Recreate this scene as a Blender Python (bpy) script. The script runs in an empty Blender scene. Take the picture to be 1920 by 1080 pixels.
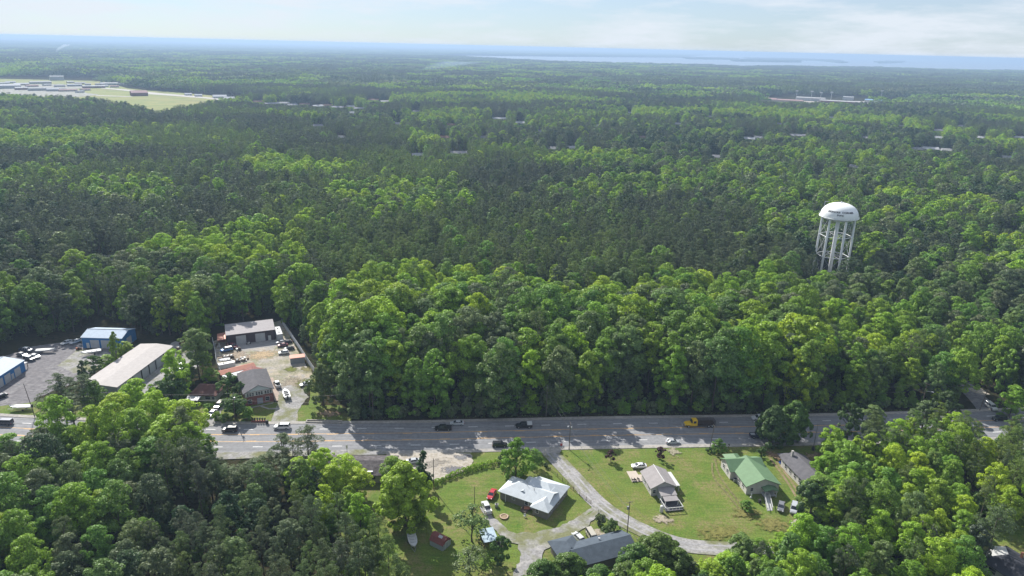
import bpy, math, random
import numpy as np
from mathutils import Vector, Matrix
R = math.radians
SC = bpy.context.scene
COL = SC.collection
# ------------------------------------------------------------------ camera
F = 1330.0; H = 120.0
ROLL = math.atan(45/1920); PITCH = math.atan(453/F)
cam = bpy.data.cameras.new("camera"); camo = bpy.data.objects.new("camera", cam); COL.objects.link(camo)
cam.sensor_width = 36.0; cam.lens = 36.0*F/1920; cam.clip_start = 1.0; cam.clip_end = 120000.0
camo.matrix_world = (Matrix.Translation((0, 0, H)) @ Matrix.Rotation(math.pi/2-PITCH, 4, 'X')
                     @ Matrix.Rotation(ROLL, 4, 'Z'))
SC.camera = camo
# ------------------------------------------------------------------ sky, sun, exposure
SUN_EL = R(37.5); SUN_DIR = Vector((-0.512, 0.859, 0)).normalized()
w = bpy.data.worlds.new("World"); SC.world = w; w.use_nodes = True
nt = w.node_tree; nt.nodes.clear()
sky = nt.nodes.new('ShaderNodeTexSky'); sky.sky_type = 'NISHITA'; sky.sun_disc = False
sky.sun_elevation = SUN_EL; sky.sun_rotation = math.atan2(SUN_DIR.x, SUN_DIR.y)
sky.altitude = 100; sky.air_density = 1.0; sky.dust_density = 0.3; sky.ozone_density = 1.0
tc = nt.nodes.new('ShaderNodeTexCoord')
mp = nt.nodes.new('ShaderNodeMapping'); mp.inputs['Scale'].default_value = (3.4, 3.4, 20.0)
nz = nt.nodes.new('ShaderNodeTexNoise'); nz.inputs['Scale'].default_value = 1.6; nz.inputs['Detail'].default_value = 7; nz.inputs['Roughness'].default_value = .62
rp = nt.nodes.new('ShaderNodeValToRGB'); rp.color_ramp.elements[0].position = .42; rp.color_ramp.elements[1].position = .62
rp.color_ramp.elements[0].color = (0.45, 0.45, 0.45, 1); rp.color_ramp.elements[1].color = (.92, .92, .92, 1)
mx = nt.nodes.new('ShaderNodeMixRGB'); mx.inputs[2].default_value = (7.5, 8.1, 8.9, 1)
tint = nt.nodes.new('ShaderNodeMixRGB'); tint.blend_type = 'MULTIPLY'; tint.inputs[0].default_value = 1; tint.inputs[2].default_value = (.50, .70, 1.02, 1)
bg = nt.nodes.new('ShaderNodeBackground'); bg.inputs['Strength'].default_value = 0.06
out = nt.nodes.new('ShaderNodeOutputWorld')
L = nt.links.new
L(tc.outputs['Generated'], mp.inputs['Vector']); L(mp.outputs[0], nz.inputs['Vector']); L(nz.outputs['Fac'], rp.inputs[0])
L(rp.outputs[0], mx.inputs[0]); L(sky.outputs[0], tint.inputs[1]); L(tint.outputs[0], mx.inputs[1]); L(mx.outputs[0], bg.inputs['Color']); L(bg.outputs[0], out.inputs['Surface'])
sl = bpy.data.lights.new("sun", 'SUN'); sl.energy = 5.0; sl.angle = R(0.53); sl.color = (1.0, .955, .88)
so = bpy.data.objects.new("sun", sl); COL.objects.link(so)
sv = Vector((SUN_DIR.x*math.cos(SUN_EL), SUN_DIR.y*math.cos(SUN_EL), math.sin(SUN_EL)))
so.rotation_euler = sv.to_track_quat('Z', 'Y').to_euler(); so.location = (0, 0, 300)
SC.view_settings.view_transform = 'Standard'; SC.view_settings.look = 'None'
SC.view_settings.exposure = 0.86; SC.view_settings.gamma = 1.0
SC.cycles.max_bounces = 6; SC.cycles.diffuse_bounces = 2; SC.cycles.transmission_bounces = 2
SC.cycles.volume_bounces = 0; SC.cycles.use_denoising = True
SC.cycles.use_adaptive_sampling = False

# ------------------------------------------------------------------ measuring the ground from the photograph
def G(px, py, z=0.0):
    u, v = px-960.0, py-540.0
    c, s = math.cos(ROLL), math.sin(ROLL)
    u2, v2 = u*c+v*s, -u*s+v*c
    dx, dy, dz = u2, F*math.cos(PITCH)-v2*math.sin(PITCH), -(F*math.sin(PITCH)+v2*math.cos(PITCH))
    t = (z-H)/dz
    return dx*t, dy*t
def PXa(x, y, z):
    dz = z-H
    d = y*math.cos(PITCH)-dz*math.sin(PITCH); v2 = (-dz*math.cos(PITCH)-y*math.sin(PITCH))/d*F; u2 = x/d*F
    c, s = math.cos(ROLL), math.sin(ROLL)
    return 960+u2*c-v2*s, 540+u2*s+v2*c
def GP(pts, z=0.0): return [G(p[0], p[1], p[2] if len(p) > 2 else z) for p in pts]

# ------------------------------------------------------------------ materials
MATS = {}
def srgb(r, g, b):
    f = lambda v: (v/255/12.92) if v/255 <= .04045 else ((v/255+.055)/1.055)**2.4
    return (f(r), f(g), f(b))
def mat(name, col, rough=.6, metal=0.0, var=.12, scale=3.0, bump=0.0, spec=.4, emit=None, coat=0.0, col2=None, det=4.0, stretch=None):
    if name in MATS: return MATS[name]
    m = bpy.data.materials.new(name); m.use_nodes = True
    n = m.node_tree; b = n.nodes['Principled BSDF']
    b.inputs['Roughness'].default_value = rough; b.inputs['Metallic'].default_value = metal
    b.inputs['Specular IOR Level'].default_value = spec
    b.inputs['Coat Weight'].default_value = coat
    c2 = col2 or tuple(max(0, c*(1-2.2*var)) for c in col)
    if var > 0:
        t = n.nodes.new('ShaderNodeTexCoord'); z = n.nodes.new('ShaderNodeTexNoise')
        z.inputs['Scale'].default_value = scale; z.inputs['Detail'].default_value = det; z.inputs['Roughness'].default_value = .62
        r = n.nodes.new('ShaderNodeValToRGB')
        r.color_ramp.elements[0].position = .35; r.color_ramp.elements[1].position = .62
        r.color_ramp.elements[0].color = (*c2, 1); r.color_ramp.elements[1].color = (*col, 1)
        src = t.outputs['Object']
        if stretch:
            q = n.nodes.new('ShaderNodeMapping'); q.inputs['Scale'].default_value = stretch
            n.links.new(src, q.inputs[0]); src = q.outputs[0]
        n.links.new(src, z.inputs['Vector']); n.links.new(z.outputs['Fac'], r.inputs[0]); n.links.new(r.outputs[0], b.inputs['Base Color'])
        if bump:
            bp = n.nodes.new('ShaderNodeBump'); bp.inputs['Strength'].default_value = bump; bp.inputs['Distance'].default_value = .1
            n.links.new(z.outputs['Fac'], bp.inputs['Height']); n.links.new(bp.outputs[0], b.inputs['Normal'])
    else:
        b.inputs['Base Color'].default_value = (*col, 1)
    if emit: b.inputs['Emission Color'].default_value = (*emit, 1); b.inputs['Emission Strength'].default_value = 1
    MATS[name] = m
    return m
def ribbed(name, col, rough=.4, metal=.3, period=.6, axis='X', var=.05, spec=.12):
    """standing-seam or ribbed metal sheet / lap siding / shingle rows: narrow stripes along one object axis"""
    if name in MATS: return MATS[name]
    m = mat(name, col, rough, metal, max(var, .06), .8, spec=spec, det=8.0, stretch=(1, 1, 1))
    n = m.node_tree; b = n.nodes['Principled BSDF']
    t = n.nodes.new('ShaderNodeTexCoord'); wv = n.nodes.new('ShaderNodeTexWave'); wv.bands_direction = axis
    wv.inputs['Scale'].default_value = 1/period*math.pi/10*2; wv.inputs['Distortion'].default_value = 0
    n.links.new(t.outputs['Object'], wv.inputs['Vector'])
    r = n.nodes.new('ShaderNodeValToRGB'); r.color_ramp.elements[0].position = .0; r.color_ramp.elements[1].position = .22
    r.color_ramp.elements[0].color = (.72, .72, .72, 1); r.color_ramp.elements[1].color = (1, 1, 1, 1)
    x = n.nodes.new('ShaderNodeMixRGB'); x.blend_type = 'MULTIPLY'; x.inputs[0].default_value = 1
    src = b.inputs['Base Color'].links[0].from_socket
    n.links.new(wv.outputs['Fac'], r.inputs[0]); n.links.new(src, x.inputs[1]); n.links.new(r.outputs[0], x.inputs[2]); n.links.new(x.outputs[0], b.inputs['Base Color'])
    return m
def brick_mat(name, c1, c2, mortar):
    m = bpy.data.materials.new(name); m.use_nodes = True; n = m.node_tree; b = n.nodes['Principled BSDF']; b.inputs['Roughness'].default_value = .85
    t = n.nodes.new('ShaderNodeTexCoord'); q = n.nodes.new('ShaderNodeMapping'); q.inputs['Rotation'].default_value = (R(90), 0, 0)
    k = n.nodes.new('ShaderNodeTexBrick'); k.inputs['Color1'].default_value = (*c1, 1); k.inputs['Color2'].default_value = (*c2, 1); k.inputs['Mortar'].default_value = (*mortar, 1)
    k.inputs['Scale'].default_value = 4.0; k.inputs['Mortar Size'].default_value = .02
    n.links.new(t.outputs['Object'], q.inputs[0]); n.links.new(q.outputs[0], k.inputs[0]); n.links.new(k.outputs[0], b.inputs['Base Color'])
    MATS[name] = m; return m

# ------------------------------------------------------------------ mesh building
class MB:
    def __init__(s): s.v = []; s.f = []; s.m = []; s.mats = []
    def mi(s, m):
        if m not in s.mats: s.mats.append(m)
        return s.mats.index(m)
    def poly(s, pts, m):
        k = len(s.v); s.v += [tuple(p) for p in pts]; s.f.append(tuple(range(k, k+len(pts)))); s.m.append(s.mi(m))
    def box(s, x0, y0, z0, x1, y1, z1, m, rz=0, c=None):
        k = len(s.v); P = [(x0,y0,z0),(x1,y0,z0),(x1,y1,z0),(x0,y1,z0),(x0,y0,z1),(x1,y0,z1),(x1,y1,z1),(x0,y1,z1)]
        if rz:
            cx, cy = c if c else ((x0+x1)/2, (y0+y1)/2); ca, sa = math.cos(rz), math.sin(rz)
            P = [(cx+(x-cx)*ca-(y-cy)*sa, cy+(x-cx)*sa+(y-cy)*ca, z) for x, y, z in P]
        s.v += P
        for q in ((0,3,2,1),(4,5,6,7),(0,1,5,4),(1,2,6,5),(2,3,7,6),(3,0,4,7)):
            s.f.append(tuple(k+i for i in q)); s.m.append(s.mi(m))
        return s
    def prism(s, pts, z0, z1, m, mtop=None):
        """vertical prism over a counter-clockwise outline; z0/z1 numbers"""
        k = len(s.v); n = len(pts)
        s.v += [(p[0], p[1], z0) for p in pts]+[(p[0], p[1], z1) for p in pts]
        s.f.append(tuple(k+n+i for i in range(n))); s.m.append(s.mi(mtop or m))
        s.f.append(tuple(k+n-1-i for i in range(n))); s.m.append(s.mi(m))
        for i in range(n):
            j = (i+1) % n; s.f.append((k+i, k+j, k+n+j, k+n+i)); s.m.append(s.mi(m))
        return s
    def slab(s, pts, t, m):
        """thick sheet under a polygon (roof slope)"""
        k = len(s.v); n = len(pts)
        s.v += [tuple(p) for p in pts]+[(p[0], p[1], p[2]-t) for p in pts]
        s.f.append(tuple(k+i for i in range(n))); s.m.append(s.mi(m))
        s.f.append(tuple(k+2*n-1-i for i in range(n))); s.m.append(s.mi(m))
        for i in range(n):
            j = (i+1) % n; s.f.append((k+j, k+i, k+n+i, k+n+j)); s.m.append(s.mi(m))
        return s
    def cyl(s, a, b, r0, r1, m, n=8, caps=True):
        a = Vector(a); b = Vector(b); d = (b-a).normalized()
        u = d.orthogonal().normalized(); w_ = d.cross(u); k = len(s.v)
        for p, r in ((a, r0), (b, r1)):
            for i in range(n):
                t = 2*math.pi*i/n; s.v.append(tuple(p+u*math.cos(t)*r+w_*math.sin(t)*r))
        for i in range(n):
            j = (i+1) % n; s.f.append((k+i, k+j, k+n+j, k+n+i)); s.m.append(s.mi(m))
        if caps:
            s.f.append(tuple(k+n-1-i for i in range(n))); s.m.append(s.mi(m))
            s.f.append(tuple(k+n+i for i in range(n))); s.m.append(s.mi(m))
        return s
    def lathe(s, prof, m, n=24, c=(0, 0)):
        k = len(s.v)
        for r, z in prof:
            for i in range(n):
                t = 2*math.pi*i/n; s.v.append((c[0]+r*math.cos(t), c[1]+r*math.sin(t), z))
        for j in range(len(prof)-1):
            for i in range(n):
                q = (i+1) % n; s.f.append((k+j*n+i, k+j*n+q, k+(j+1)*n+q, k+(j+1)*n+i)); s.m.append(s.mi(m))
        return s
    def loft(s, rings, m, closed=True, caps=True):
        k = len(s.v); n = len(rings[0])
        for r in rings: s.v += [tuple(p) for p in r]
        for j in range(len(rings)-1):
            for i in range(n if closed else n-1):
                q = (i+1) % n; s.f.append((k+j*n+i, k+j*n+q, k+(j+1)*n+q, k+(j+1)*n+i)); s.m.append(s.mi(m))
        if caps:
            s.f.append(tuple(k+n-1-i for i in range(n))); s.m.append(s.mi(m))
            s.f.append(tuple(k+(len(rings)-1)*n+i for i in range(n))); s.m.append(s.mi(m))
        return s
    def mesh(s, name, smooth=False):
        me = bpy.data.meshes.new(name); me.from_pydata(s.v, [], s.f)
        for m in s.mats: me.materials.append(m)
        me.polygons.foreach_set('material_index', s.m)
        if smooth: me.polygons.foreach_set('use_smooth', [True]*len(s.f))
        me.update(); return me
    def build(s, name, parent=None, smooth=False, loc=None, rz=0):
        o = bpy.data.objects.new(name, s.mesh(name, smooth)); COL.objects.link(o)
        if parent: o.parent = parent
        if loc: o.location = loc
        if rz: o.rotation_euler = (0, 0, rz)
        return o
def tag(o, label=None, cat=None, group=None, kind=None):
    if label: o['label'] = label
    if cat: o['category'] = cat
    if group: o['group'] = group
    if kind: o['kind'] = kind
    return o
def thing(name, label, cat, loc=(0, 0, 0), rz=0, group=None):
    o = bpy.data.objects.new(name, None); COL.objects.link(o); o.empty_display_size = .5
    o.location = loc; o.rotation_euler = (0, 0, rz)
    return tag(o, label, cat, group)
def struct(name, mb, label=None): return tag(mb.build(name), label, None, None, 'structure')
def copy_tree(o, parent=None):
    c = o.copy(); COL.objects.link(c); c.parent = parent
    for ch in list(o.children): copy_tree(ch, c)
    return c
# ------------------------------------------------------------------ ground materials
def ground_mat(name, cols, scales=(.05, .35, 3.0), rough=.95, bump=.3):
    """three octaves of patches: cols = [a, b, c, d] mixed by noises of several sizes"""
    m = bpy.data.materials.new(name); m.use_nodes = True; n = m.node_tree; b = n.nodes['Principled BSDF']; b.inputs['Roughness'].default_value = rough
    b.inputs['Specular IOR Level'].default_value = .2
    t = n.nodes.new('ShaderNodeTexCoord'); prev = None
    for i, c in enumerate(cols):
        if i == 0:
            rgb = n.nodes.new('ShaderNodeRGB'); rgb.outputs[0].default_value = (*c, 1); prev = rgb.outputs[0]; continue
        z = n.nodes.new('ShaderNodeTexNoise'); z.inputs['Scale'].default_value = scales[i-1]; z.inputs['Detail'].default_value = 6; z.inputs['Roughness'].default_value = .6
        q = n.nodes.new('ShaderNodeMapping'); q.inputs['Location'].default_value = (i*37.1, i*11.7, 0)
        r = n.nodes.new('ShaderNodeValToRGB'); r.color_ramp.elements[0].position = .46; r.color_ramp.elements[1].position = .6
        x = n.nodes.new('ShaderNodeMixRGB'); x.inputs[2].default_value = (*c, 1)
        n.links.new(t.outputs['Object'], q.inputs[0]); n.links.new(q.outputs[0], z.inputs['Vector']); n.links.new(z.outputs['Fac'], r.inputs[0])
        n.links.new(r.outputs[0], x.inputs[0]); n.links.new(prev, x.inputs[1]); prev = x.outputs[0]
    n.links.new(prev, b.inputs['Base Color'])
    z = n.nodes.new('ShaderNodeTexNoise'); z.inputs['Scale'].default_value = 2.5; z.inputs['Detail'].default_value = 8
    bp = n.nodes.new('ShaderNodeBump'); bp.inputs['Strength'].default_value = bump; bp.inputs['Distance'].default_value = .3
    n.links.new(t.outputs['Object'], z.inputs['Vector']); n.links.new(z.outputs['Fac'], bp.inputs['Height']); n.links.new(bp.outputs[0], b.inputs['Normal'])
    MATS[name] = m; return m
FLOOR = ground_mat('forest_floor', [(.035, .032, .018), (.05, .042, .025), (.02, .026, .012)], (.05, .6))
LAWN = ground_mat('lawn_grass', [(.100, .148, .024), (.132, .145, .034), (.070, .128, .015), (.158, .150, .055), (.105, .145, .024)], (.04, .075, .13, .9))
FIELD = ground_mat('dry_field', [(.165, .18, .035), (.21, .195, .05), (.135, .165, .03)], (.004, .02))
DIRTLOT = ground_mat('dirt_lot', [(.33, .30, .26), (.37, .315, .24), (.27, .255, .235), (.20, .195, .12)], (.06, .3, .14))
GRAVEL = ground_mat('gravel', [(.255, .25, .252), (.31, .30, .29), (.21, .205, .2), (.15, .155, .08)], (.25, 1.1, .12))
DGRAVEL = ground_mat('dark_gravel', [(.155, .148, .155), (.195, .188, .192), (.118, .113, .12)], (.08, .6))
CONC = ground_mat('concrete', [(.29, .275, .255), (.34, .32, .295), (.24, .23, .21)], (.15, 1.0), .85)
SAND = ground_mat('pale_sand', [(.32, .29, .25), (.26, .23, .18), (.37, .34, .30)], (.2, 1.2))
ASPH = ground_mat('asphalt', [(.205, .208, .220), (.230, .232, .242), (.185, .189, .198)], (.03, .9), .85, .05)
def streaks(m, sx, sy, lo, hi, rz=0.0):
    n = m.node_tree; b = n.nodes['Principled BSDF']; src = b.inputs['Base Color'].links[0].from_socket
    t = n.nodes.new('ShaderNodeTexCoord'); q = n.nodes.new('ShaderNodeMapping'); q.inputs['Scale'].default_value = (sx, sy, 1); q.inputs['Rotation'].default_value = (0, 0, rz); q.vector_type = 'POINT'
    z = n.nodes.new('ShaderNodeTexNoise'); z.inputs['Scale'].default_value = 1; z.inputs['Detail'].default_value = 7; z.inputs['Roughness'].default_value = .65
    r = n.nodes.new('ShaderNodeValToRGB'); r.color_ramp.elements[0].position = .36; r.color_ramp.elements[1].position = .62; r.color_ramp.elements[0].color = (lo, lo, lo, 1); r.color_ramp.elements[1].color = (hi, hi, hi, 1)
    x = n.nodes.new('ShaderNodeMixRGB'); x.blend_type = 'MULTIPLY'; x.inputs[0].default_value = 1
    n.links.new(t.outputs['Object'], q.inputs[0]); n.links.new(q.outputs[0], z.inputs['Vector']); n.links.new(z.outputs['Fac'], r.inputs[0]); n.links.new(src, x.inputs[1]); n.links.new(r.outputs[0], x.inputs[2]); n.links.new(x.outputs[0], b.inputs['Base Color'])
streaks(ASPH, .02, 1.1, .78, 1.08); streaks(ASPH, .5, .5, .9, 1.04)
streaks(LAWN, 2.2, 2.2, .72, 1.2); streaks(LAWN, .12, 1.4, .85, 1.1, .3); streaks(GRAVEL, 1.6, 1.6, .84, 1.1); streaks(DIRTLOT, 1.2, 1.2, .75, 1.15); streaks(DGRAVEL, .5, 2.0, .75, 1.2, .5); streaks(FIELD, .01, .06, .8, 1.1)
DASPH = ground_mat('old_asphalt', [(.14, .14, .15), (.20, .19, .19), (.10, .10, .11)], (.06, .5), .85, .1)
WPAINT = mat('white_road_paint', (.80, .80, .78), .7, var=.15, scale=4)
YPAINT = mat('yellow_road_paint', (.72, .40, .10), .7, var=.2, scale=4)
SHEET = [0]
def sheet(name, pts, m, kind='structure', z=None, label=None, world=False, jag=0.0):
    """flat ground sheet over a polygon measured in the photograph; each a few mm above the last"""
    P = pts if world else GP(pts)
    if jag:      # ragged natural edge
        rnd = random.Random(len(P)*7+int(P[0][0])); Q = []
        for i in range(len(P)):
            a, b = P[i], P[(i+1) % len(P)]; d = math.hypot(b[0]-a[0], b[1]-a[1]); k = max(1, int(d/1.2))
            for j in range(k):
                t = j/k; Q.append((a[0]+(b[0]-a[0])*t+rnd.uniform(-jag, jag), a[1]+(b[1]-a[1])*t+rnd.uniform(-jag, jag)))
        P = Q
    if z is None: SHEET[0] += 1; z = .02+.006*SHEET[0]
    mb = MB(); mb.poly([(p[0], p[1], z) for p in P], m)
    if mb_area(P) < 0: mb.f[0] = tuple(reversed(mb.f[0]))
    o = mb.build(name)
    return tag(o, label, None, None, kind)
def mb_area(P): return sum(P[i][0]*P[(i+1) % len(P)][1]-P[(i+1) % len(P)][0]*P[i][1] for i in range(len(P)))/2
def spline(pts, step=3.0):
    """Catmull-Rom through world points"""
    o = []
    for i in range(len(pts)-1):
        p0 = pts[max(i-1, 0)]; p1 = pts[i]; p2 = pts[i+1]; p3 = pts[min(i+2, len(pts)-1)]
        n = max(2, int(math.hypot(p2[0]-p1[0], p2[1]-p1[1])/step))
        for k in range(n):
            t = k/n
            o.append(tuple(.5*((2*p1[a])+(-p0[a]+p2[a])*t+(2*p0[a]-5*p1[a]+4*p2[a]-p3[a])*t*t+(-p0[a]+3*p1[a]-3*p2[a]+p3[a])*t**3) for a in (0, 1)))
    o.append(tuple(pts[-1])); return o
def offs(line, d):
    o = []
    for i, p in enumerate(line):
        a = line[max(i-1, 0)]; b = line[min(i+1, len(line)-1)]; dx, dy = b[0]-a[0], b[1]-a[1]; l = math.hypot(dx, dy) or 1
        o.append((p[0]-dy/l*d, p[1]+dx/l*d))
    return o
def strip(mb, line, d0, d1, z, m, i0=0, i1=None):
    a = offs(line, d0)[i0:i1]; b = offs(line, d1)[i0:i1]
    for i in range(len(a)-1): mb.poly([(*a[i], z), (*a[i+1], z), (*b[i+1], z), (*b[i], z)], m)
def along(line, s):
    for i in range(len(line)-1):
        d = math.hypot(line[i+1][0]-line[i][0], line[i+1][1]-line[i][1])
        if s <= d or i == len(line)-2:
            t = s/d; return (line[i][0]+(line[i+1][0]-line[i][0])*t, line[i][1]+(line[i+1][1]-line[i][1])*t), math.atan2(line[i+1][1]-line[i][1], line[i+1][0]-line[i][0])
        s -= d
def patch(name, px, py, rx, ry, rz, col):
    """bare or grown-over patch whose ragged rim thins out into what it lies on"""
    key = 'patch_%02d%02d%02d' % tuple(int(c*99) for c in col)
    if key not in MATS:
        m = bpy.data.materials.new(key); m.use_nodes = True; n = m.node_tree; b = n.nodes['Principled BSDF']; b.inputs['Roughness'].default_value = .95; b.inputs['Specular IOR Level'].default_value = .1; K = n.links.new
        t = n.nodes.new('ShaderNodeTexCoord'); ln = n.nodes.new('ShaderNodeVectorMath'); ln.operation = 'LENGTH'; geo = n.nodes.new('ShaderNodeNewGeometry')
        z = n.nodes.new('ShaderNodeTexNoise'); z.inputs['Scale'].default_value = .7; z.inputs['Detail'].default_value = 8; z.inputs['Roughness'].default_value = .7
        a = n.nodes.new('ShaderNodeMath'); a.operation = 'MULTIPLY_ADD'; a.inputs[1].default_value = 2.6; a.inputs[2].default_value = -.75
        s = n.nodes.new('ShaderNodeMath'); s.operation = 'SUBTRACT'; r = n.nodes.new('ShaderNodeMapRange'); r.inputs['From Min'].default_value = -.18; r.inputs['From Max'].default_value = .22
        K(t.outputs['Object'], ln.inputs[0]); K(geo.outputs['Position'], z.inputs['Vector']); K(z.outputs['Fac'], a.inputs[0]); K(a.outputs[0], s.inputs[0]); K(ln.outputs['Value'], s.inputs[1]); K(s.outputs[0], r.inputs[0]); K(r.outputs[0], b.inputs['Alpha'])
        y = n.nodes.new('ShaderNodeTexNoise'); y.inputs['Scale'].default_value = 2.2; y.inputs['Detail'].default_value = 6; c = n.nodes.new('ShaderNodeValToRGB'); c.color_ramp.elements[0].position = .35; c.color_ramp.elements[1].position = .65
        c.color_ramp.elements[0].color = (*[v*.72 for v in col], 1); c.color_ramp.elements[1].color = (*[v*1.15 for v in col], 1); K(geo.outputs['Position'], y.inputs['Vector']); K(y.outputs['Fac'], c.inputs[0]); K(c.outputs[0], b.inputs['Base Color']); MATS[key] = m
    SHEET[0] += 1; x, y_ = G(px, py); mb = MB(); mb.poly([(math.cos(2*math.pi*i/24), math.sin(2*math.pi*i/24), 0) for i in range(24)], MATS[key])
    o = mb.build(name, loc=(x, y_, .02+.006*SHEET[0]), rz=rz); o.scale = (rx, ry, 1); return tag(o, kind='structure')
# base ground as one sheet out to the horizon (polar rings so near faces stay small)
mb = MB(); rr = [0, 100, 300, 800, 2000, 5000, 12000, 42000]; NS = 48
vs = [(0, 0, 0)]+[(r*math.cos(2*math.pi*i/NS), r*math.sin(2*math.pi*i/NS), 0) for r in rr[1:] for i in range(NS)]
mb.v = vs; k = mb.mi(FLOOR)
for i in range(NS): mb.f.append((0, 1+i, 1+(i+1) % NS)); mb.m.append(k)
for j in range(len(rr)-2):
    for i in range(NS):
        a = 1+j*NS; mb.f.append((a+i, a+NS+i, a+NS+(i+1) % NS, a+(i+1) % NS)); mb.m.append(k)
struct('ground', mb)
FLOOR.node_tree.nodes['Principled BSDF'].inputs['Specular IOR Level'].default_value = 0
# lawns and verges
sheet('lawn', [(560, 846), (1000, 838), (1560, 828), (1720, 832), (1660, 1100), (640, 1120), (640, 900)], LAWN)
sheet('verge', [(-60, 772), (120, 760), (330, 760), (640, 760), (660, 790), (400, 800), (200, 800), (-60, 790)], LAWN)
sheet('verge', [(1540, 775), (1740, 772), (1900, 830), (1960, 900), (1700, 850), (1540, 838)], LAWN)
sheet('lawn', [(1700, 1010), (1990, 940), (2000, 1100), (1700, 1130)], LAWN)
sheet('yard', [(385, 725), (540, 760), (620, 770), (640, 792), (380, 798), (370, 770)], LAWN, jag=.3)
# highway
CL = spline([G(*p) for p in ((-260, 792), (-100, 801), (0, 808), (200, 817), (400, 821.5), (750, 818.8), (950, 814.5), (1150, 810), (1550, 804), (1800, 797), (2100, 786), (2500, 770))], 4)
mb = MB(); strip(mb, CL, -8.6, 8.6, .06, ASPH); struct('highway', mb)
mb = MB()
for d0, d1 in ((-8.75, -8.6), (8.6, 8.75)):
    strip(mb, CL, d0, d1, .17, CONC)
strip(mb, CL, -10.4, -8.75, .168, CONC); strip(mb, CL, 8.75, 10.3, .168, CONC)
for d in (-8.6, 8.6, -10.4, 10.3):      # kerb faces
    a = offs(CL, d)
    for i in range(len(a)-1): mb.poly([(*a[i], 0), (*a[i+1], 0), (*a[i+1], .17), (*a[i], .17)], CONC)
struct('sidewalk', mb)
mb = MB()
def dashes(mb, d, w_, on, period, phase, z, m, s0=0, s1=700):
    s = s0+phase
    while s < s1:
        p, a = along(CL, s); q, a2 = along(CL, s+on)
        nx, ny = -math.sin(a), math.cos(a)
        mb.poly([(p[0]+nx*(d-w_), p[1]+ny*(d-w_), z), (q[0]+nx*(d-w_), q[1]+ny*(d-w_), z), (q[0]+nx*(d+w_), q[1]+ny*(d+w_), z), (p[0]+nx*(d+w_), p[1]+ny*(d+w_), z)], m)
        s += period
for sd in (-1, 1):
    strip(mb, CL, sd*2.10, sd*2.30, .066, YPAINT)
    dashes(mb, sd*1.86, .09, 3.05, 12.2, 5, .066, YPAINT)
    dashes(mb, sd*5.3, .11, 3.05, 12.2, 2 if sd > 0 else 8, .066, WPAINT)
struct('road_marking', mb)
# side road at the right, with its junction
SR = spline([G(*p) for p in ((1930, 838), (1880, 806), (1862, 784), (1838, 752), (1800, 716), (1768, 690), (1700, 640), (1640, 600))], 4)
mb = MB(); strip(mb, SR, -3.6, 3.6, .054, DASPH); struct('side_road', mb)
sheet('road_shoulder', [(1812, 727), (1838, 727), (1858, 740), (1846, 742), (1826, 736)], SAND, jag=.3)
mb = MB(); SR2 = spline([G(*p) for p in ((1905, 800), (1925, 845), (1960, 900))], 4); strip(mb, SR2, -3.4, 3.4, .058, DASPH); struct('side_road', mb)
# industrial lots at the left
sheet('gravel_lot', [(-60, 705), (0, 672), (60, 650), (130, 640), (155, 645), (165, 658), (235, 640), (215, 668), (170, 700), (150, 715), (70, 745), (60, 756), (-60, 778)], DGRAVEL, jag=.4)
sheet('concrete_apron', [(146, 655), (200, 660), (215, 668), (190, 690), (140, 700), (108, 686)], GRAVEL, jag=.2)
sheet('gravel_lot', [(228, 722), (300, 655), (330, 640), (375, 645), (372, 688), (345, 700), (300, 740), (240, 750)], GRAVEL, jag=.4)
sheet('verge', [(-60, 770), (0, 762), (60, 755), (90, 745), (110, 775), (40, 783), (-60, 776)], LAWN, jag=.3)
sheet('dirt_yard', [(400, 640), (430, 628), (530, 600), (548, 640), (575, 688), (590, 705), (562, 735), (556, 760), (558, 792), (508, 792), (516, 770), (522, 755), (505, 715), (480, 690), (415, 705), (404, 670)], DIRTLOT, jag=.3)
patch('dirt_patch', 492, 666, 9.5, 6.5, .4, (.36, .275, .175)); patch('dirt_patch', 440, 668, 7, 9, .4, (.28, .225, .17)); patch('dirt_patch', 548, 720, 6, 8, .4, (.26, .225, .175))
sheet('concrete_apron', [(444, 646), (514, 637), (521, 640), (522, 648), (446, 658)], mat('apron_concrete', (.27, .265, .265), .9, var=.08, scale=.5))
sheet('concrete_slab', [(505, 709), (512, 708), (528, 751), (515, 752)], mat('pinkish_slab', (.34, .27, .225), .9, var=.08, scale=.7))
sheet('gravel_drive', [(524, 728), (545, 722), (572, 730), (578, 745), (558, 770), (552, 795), (506, 795), (516, 772), (520, 757)], GRAVEL, jag=.25)
sheet('path', [(470, 766), (512, 757), (513, 755), (470, 764)], CONC)
sheet('path', [(490, 761), (505, 766), (520, 765), (523, 768), (503, 768), (488, 763)], CONC)
patch('grass_patch', 545, 693, 4.5, 3.4, -.4, (.12, .135, .035)); patch('grass_patch', 575, 693, 4, 3, -.4, (.17, .155, .07))
sheet('grass_patch', [(578, 712), (594, 704), (606, 735), (600, 765), (578, 765), (582, 740)], LAWN, jag=.3); patch('grass_patch', 570, 720, 4, 6, .2, (.13, .14, .04))
sheet('lawn', [(468, 776), (512, 776), (508, 792), (466, 792)], LAWN, jag=.2)
ground_mat('brown_earth', [(.21, .16, .10), (.16, .12, .08), (.25, .19, .12)], (.3, 1.)); patch('bare_earth', 618, 776, 6.5, 3.6, .1, (.27, .20, .13))
sheet('gravel_drive', [(375, 800), (388, 782), (400, 765), (412, 752), (425, 752), (410, 785), (400, 800)], GRAVEL, jag=.3)
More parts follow.
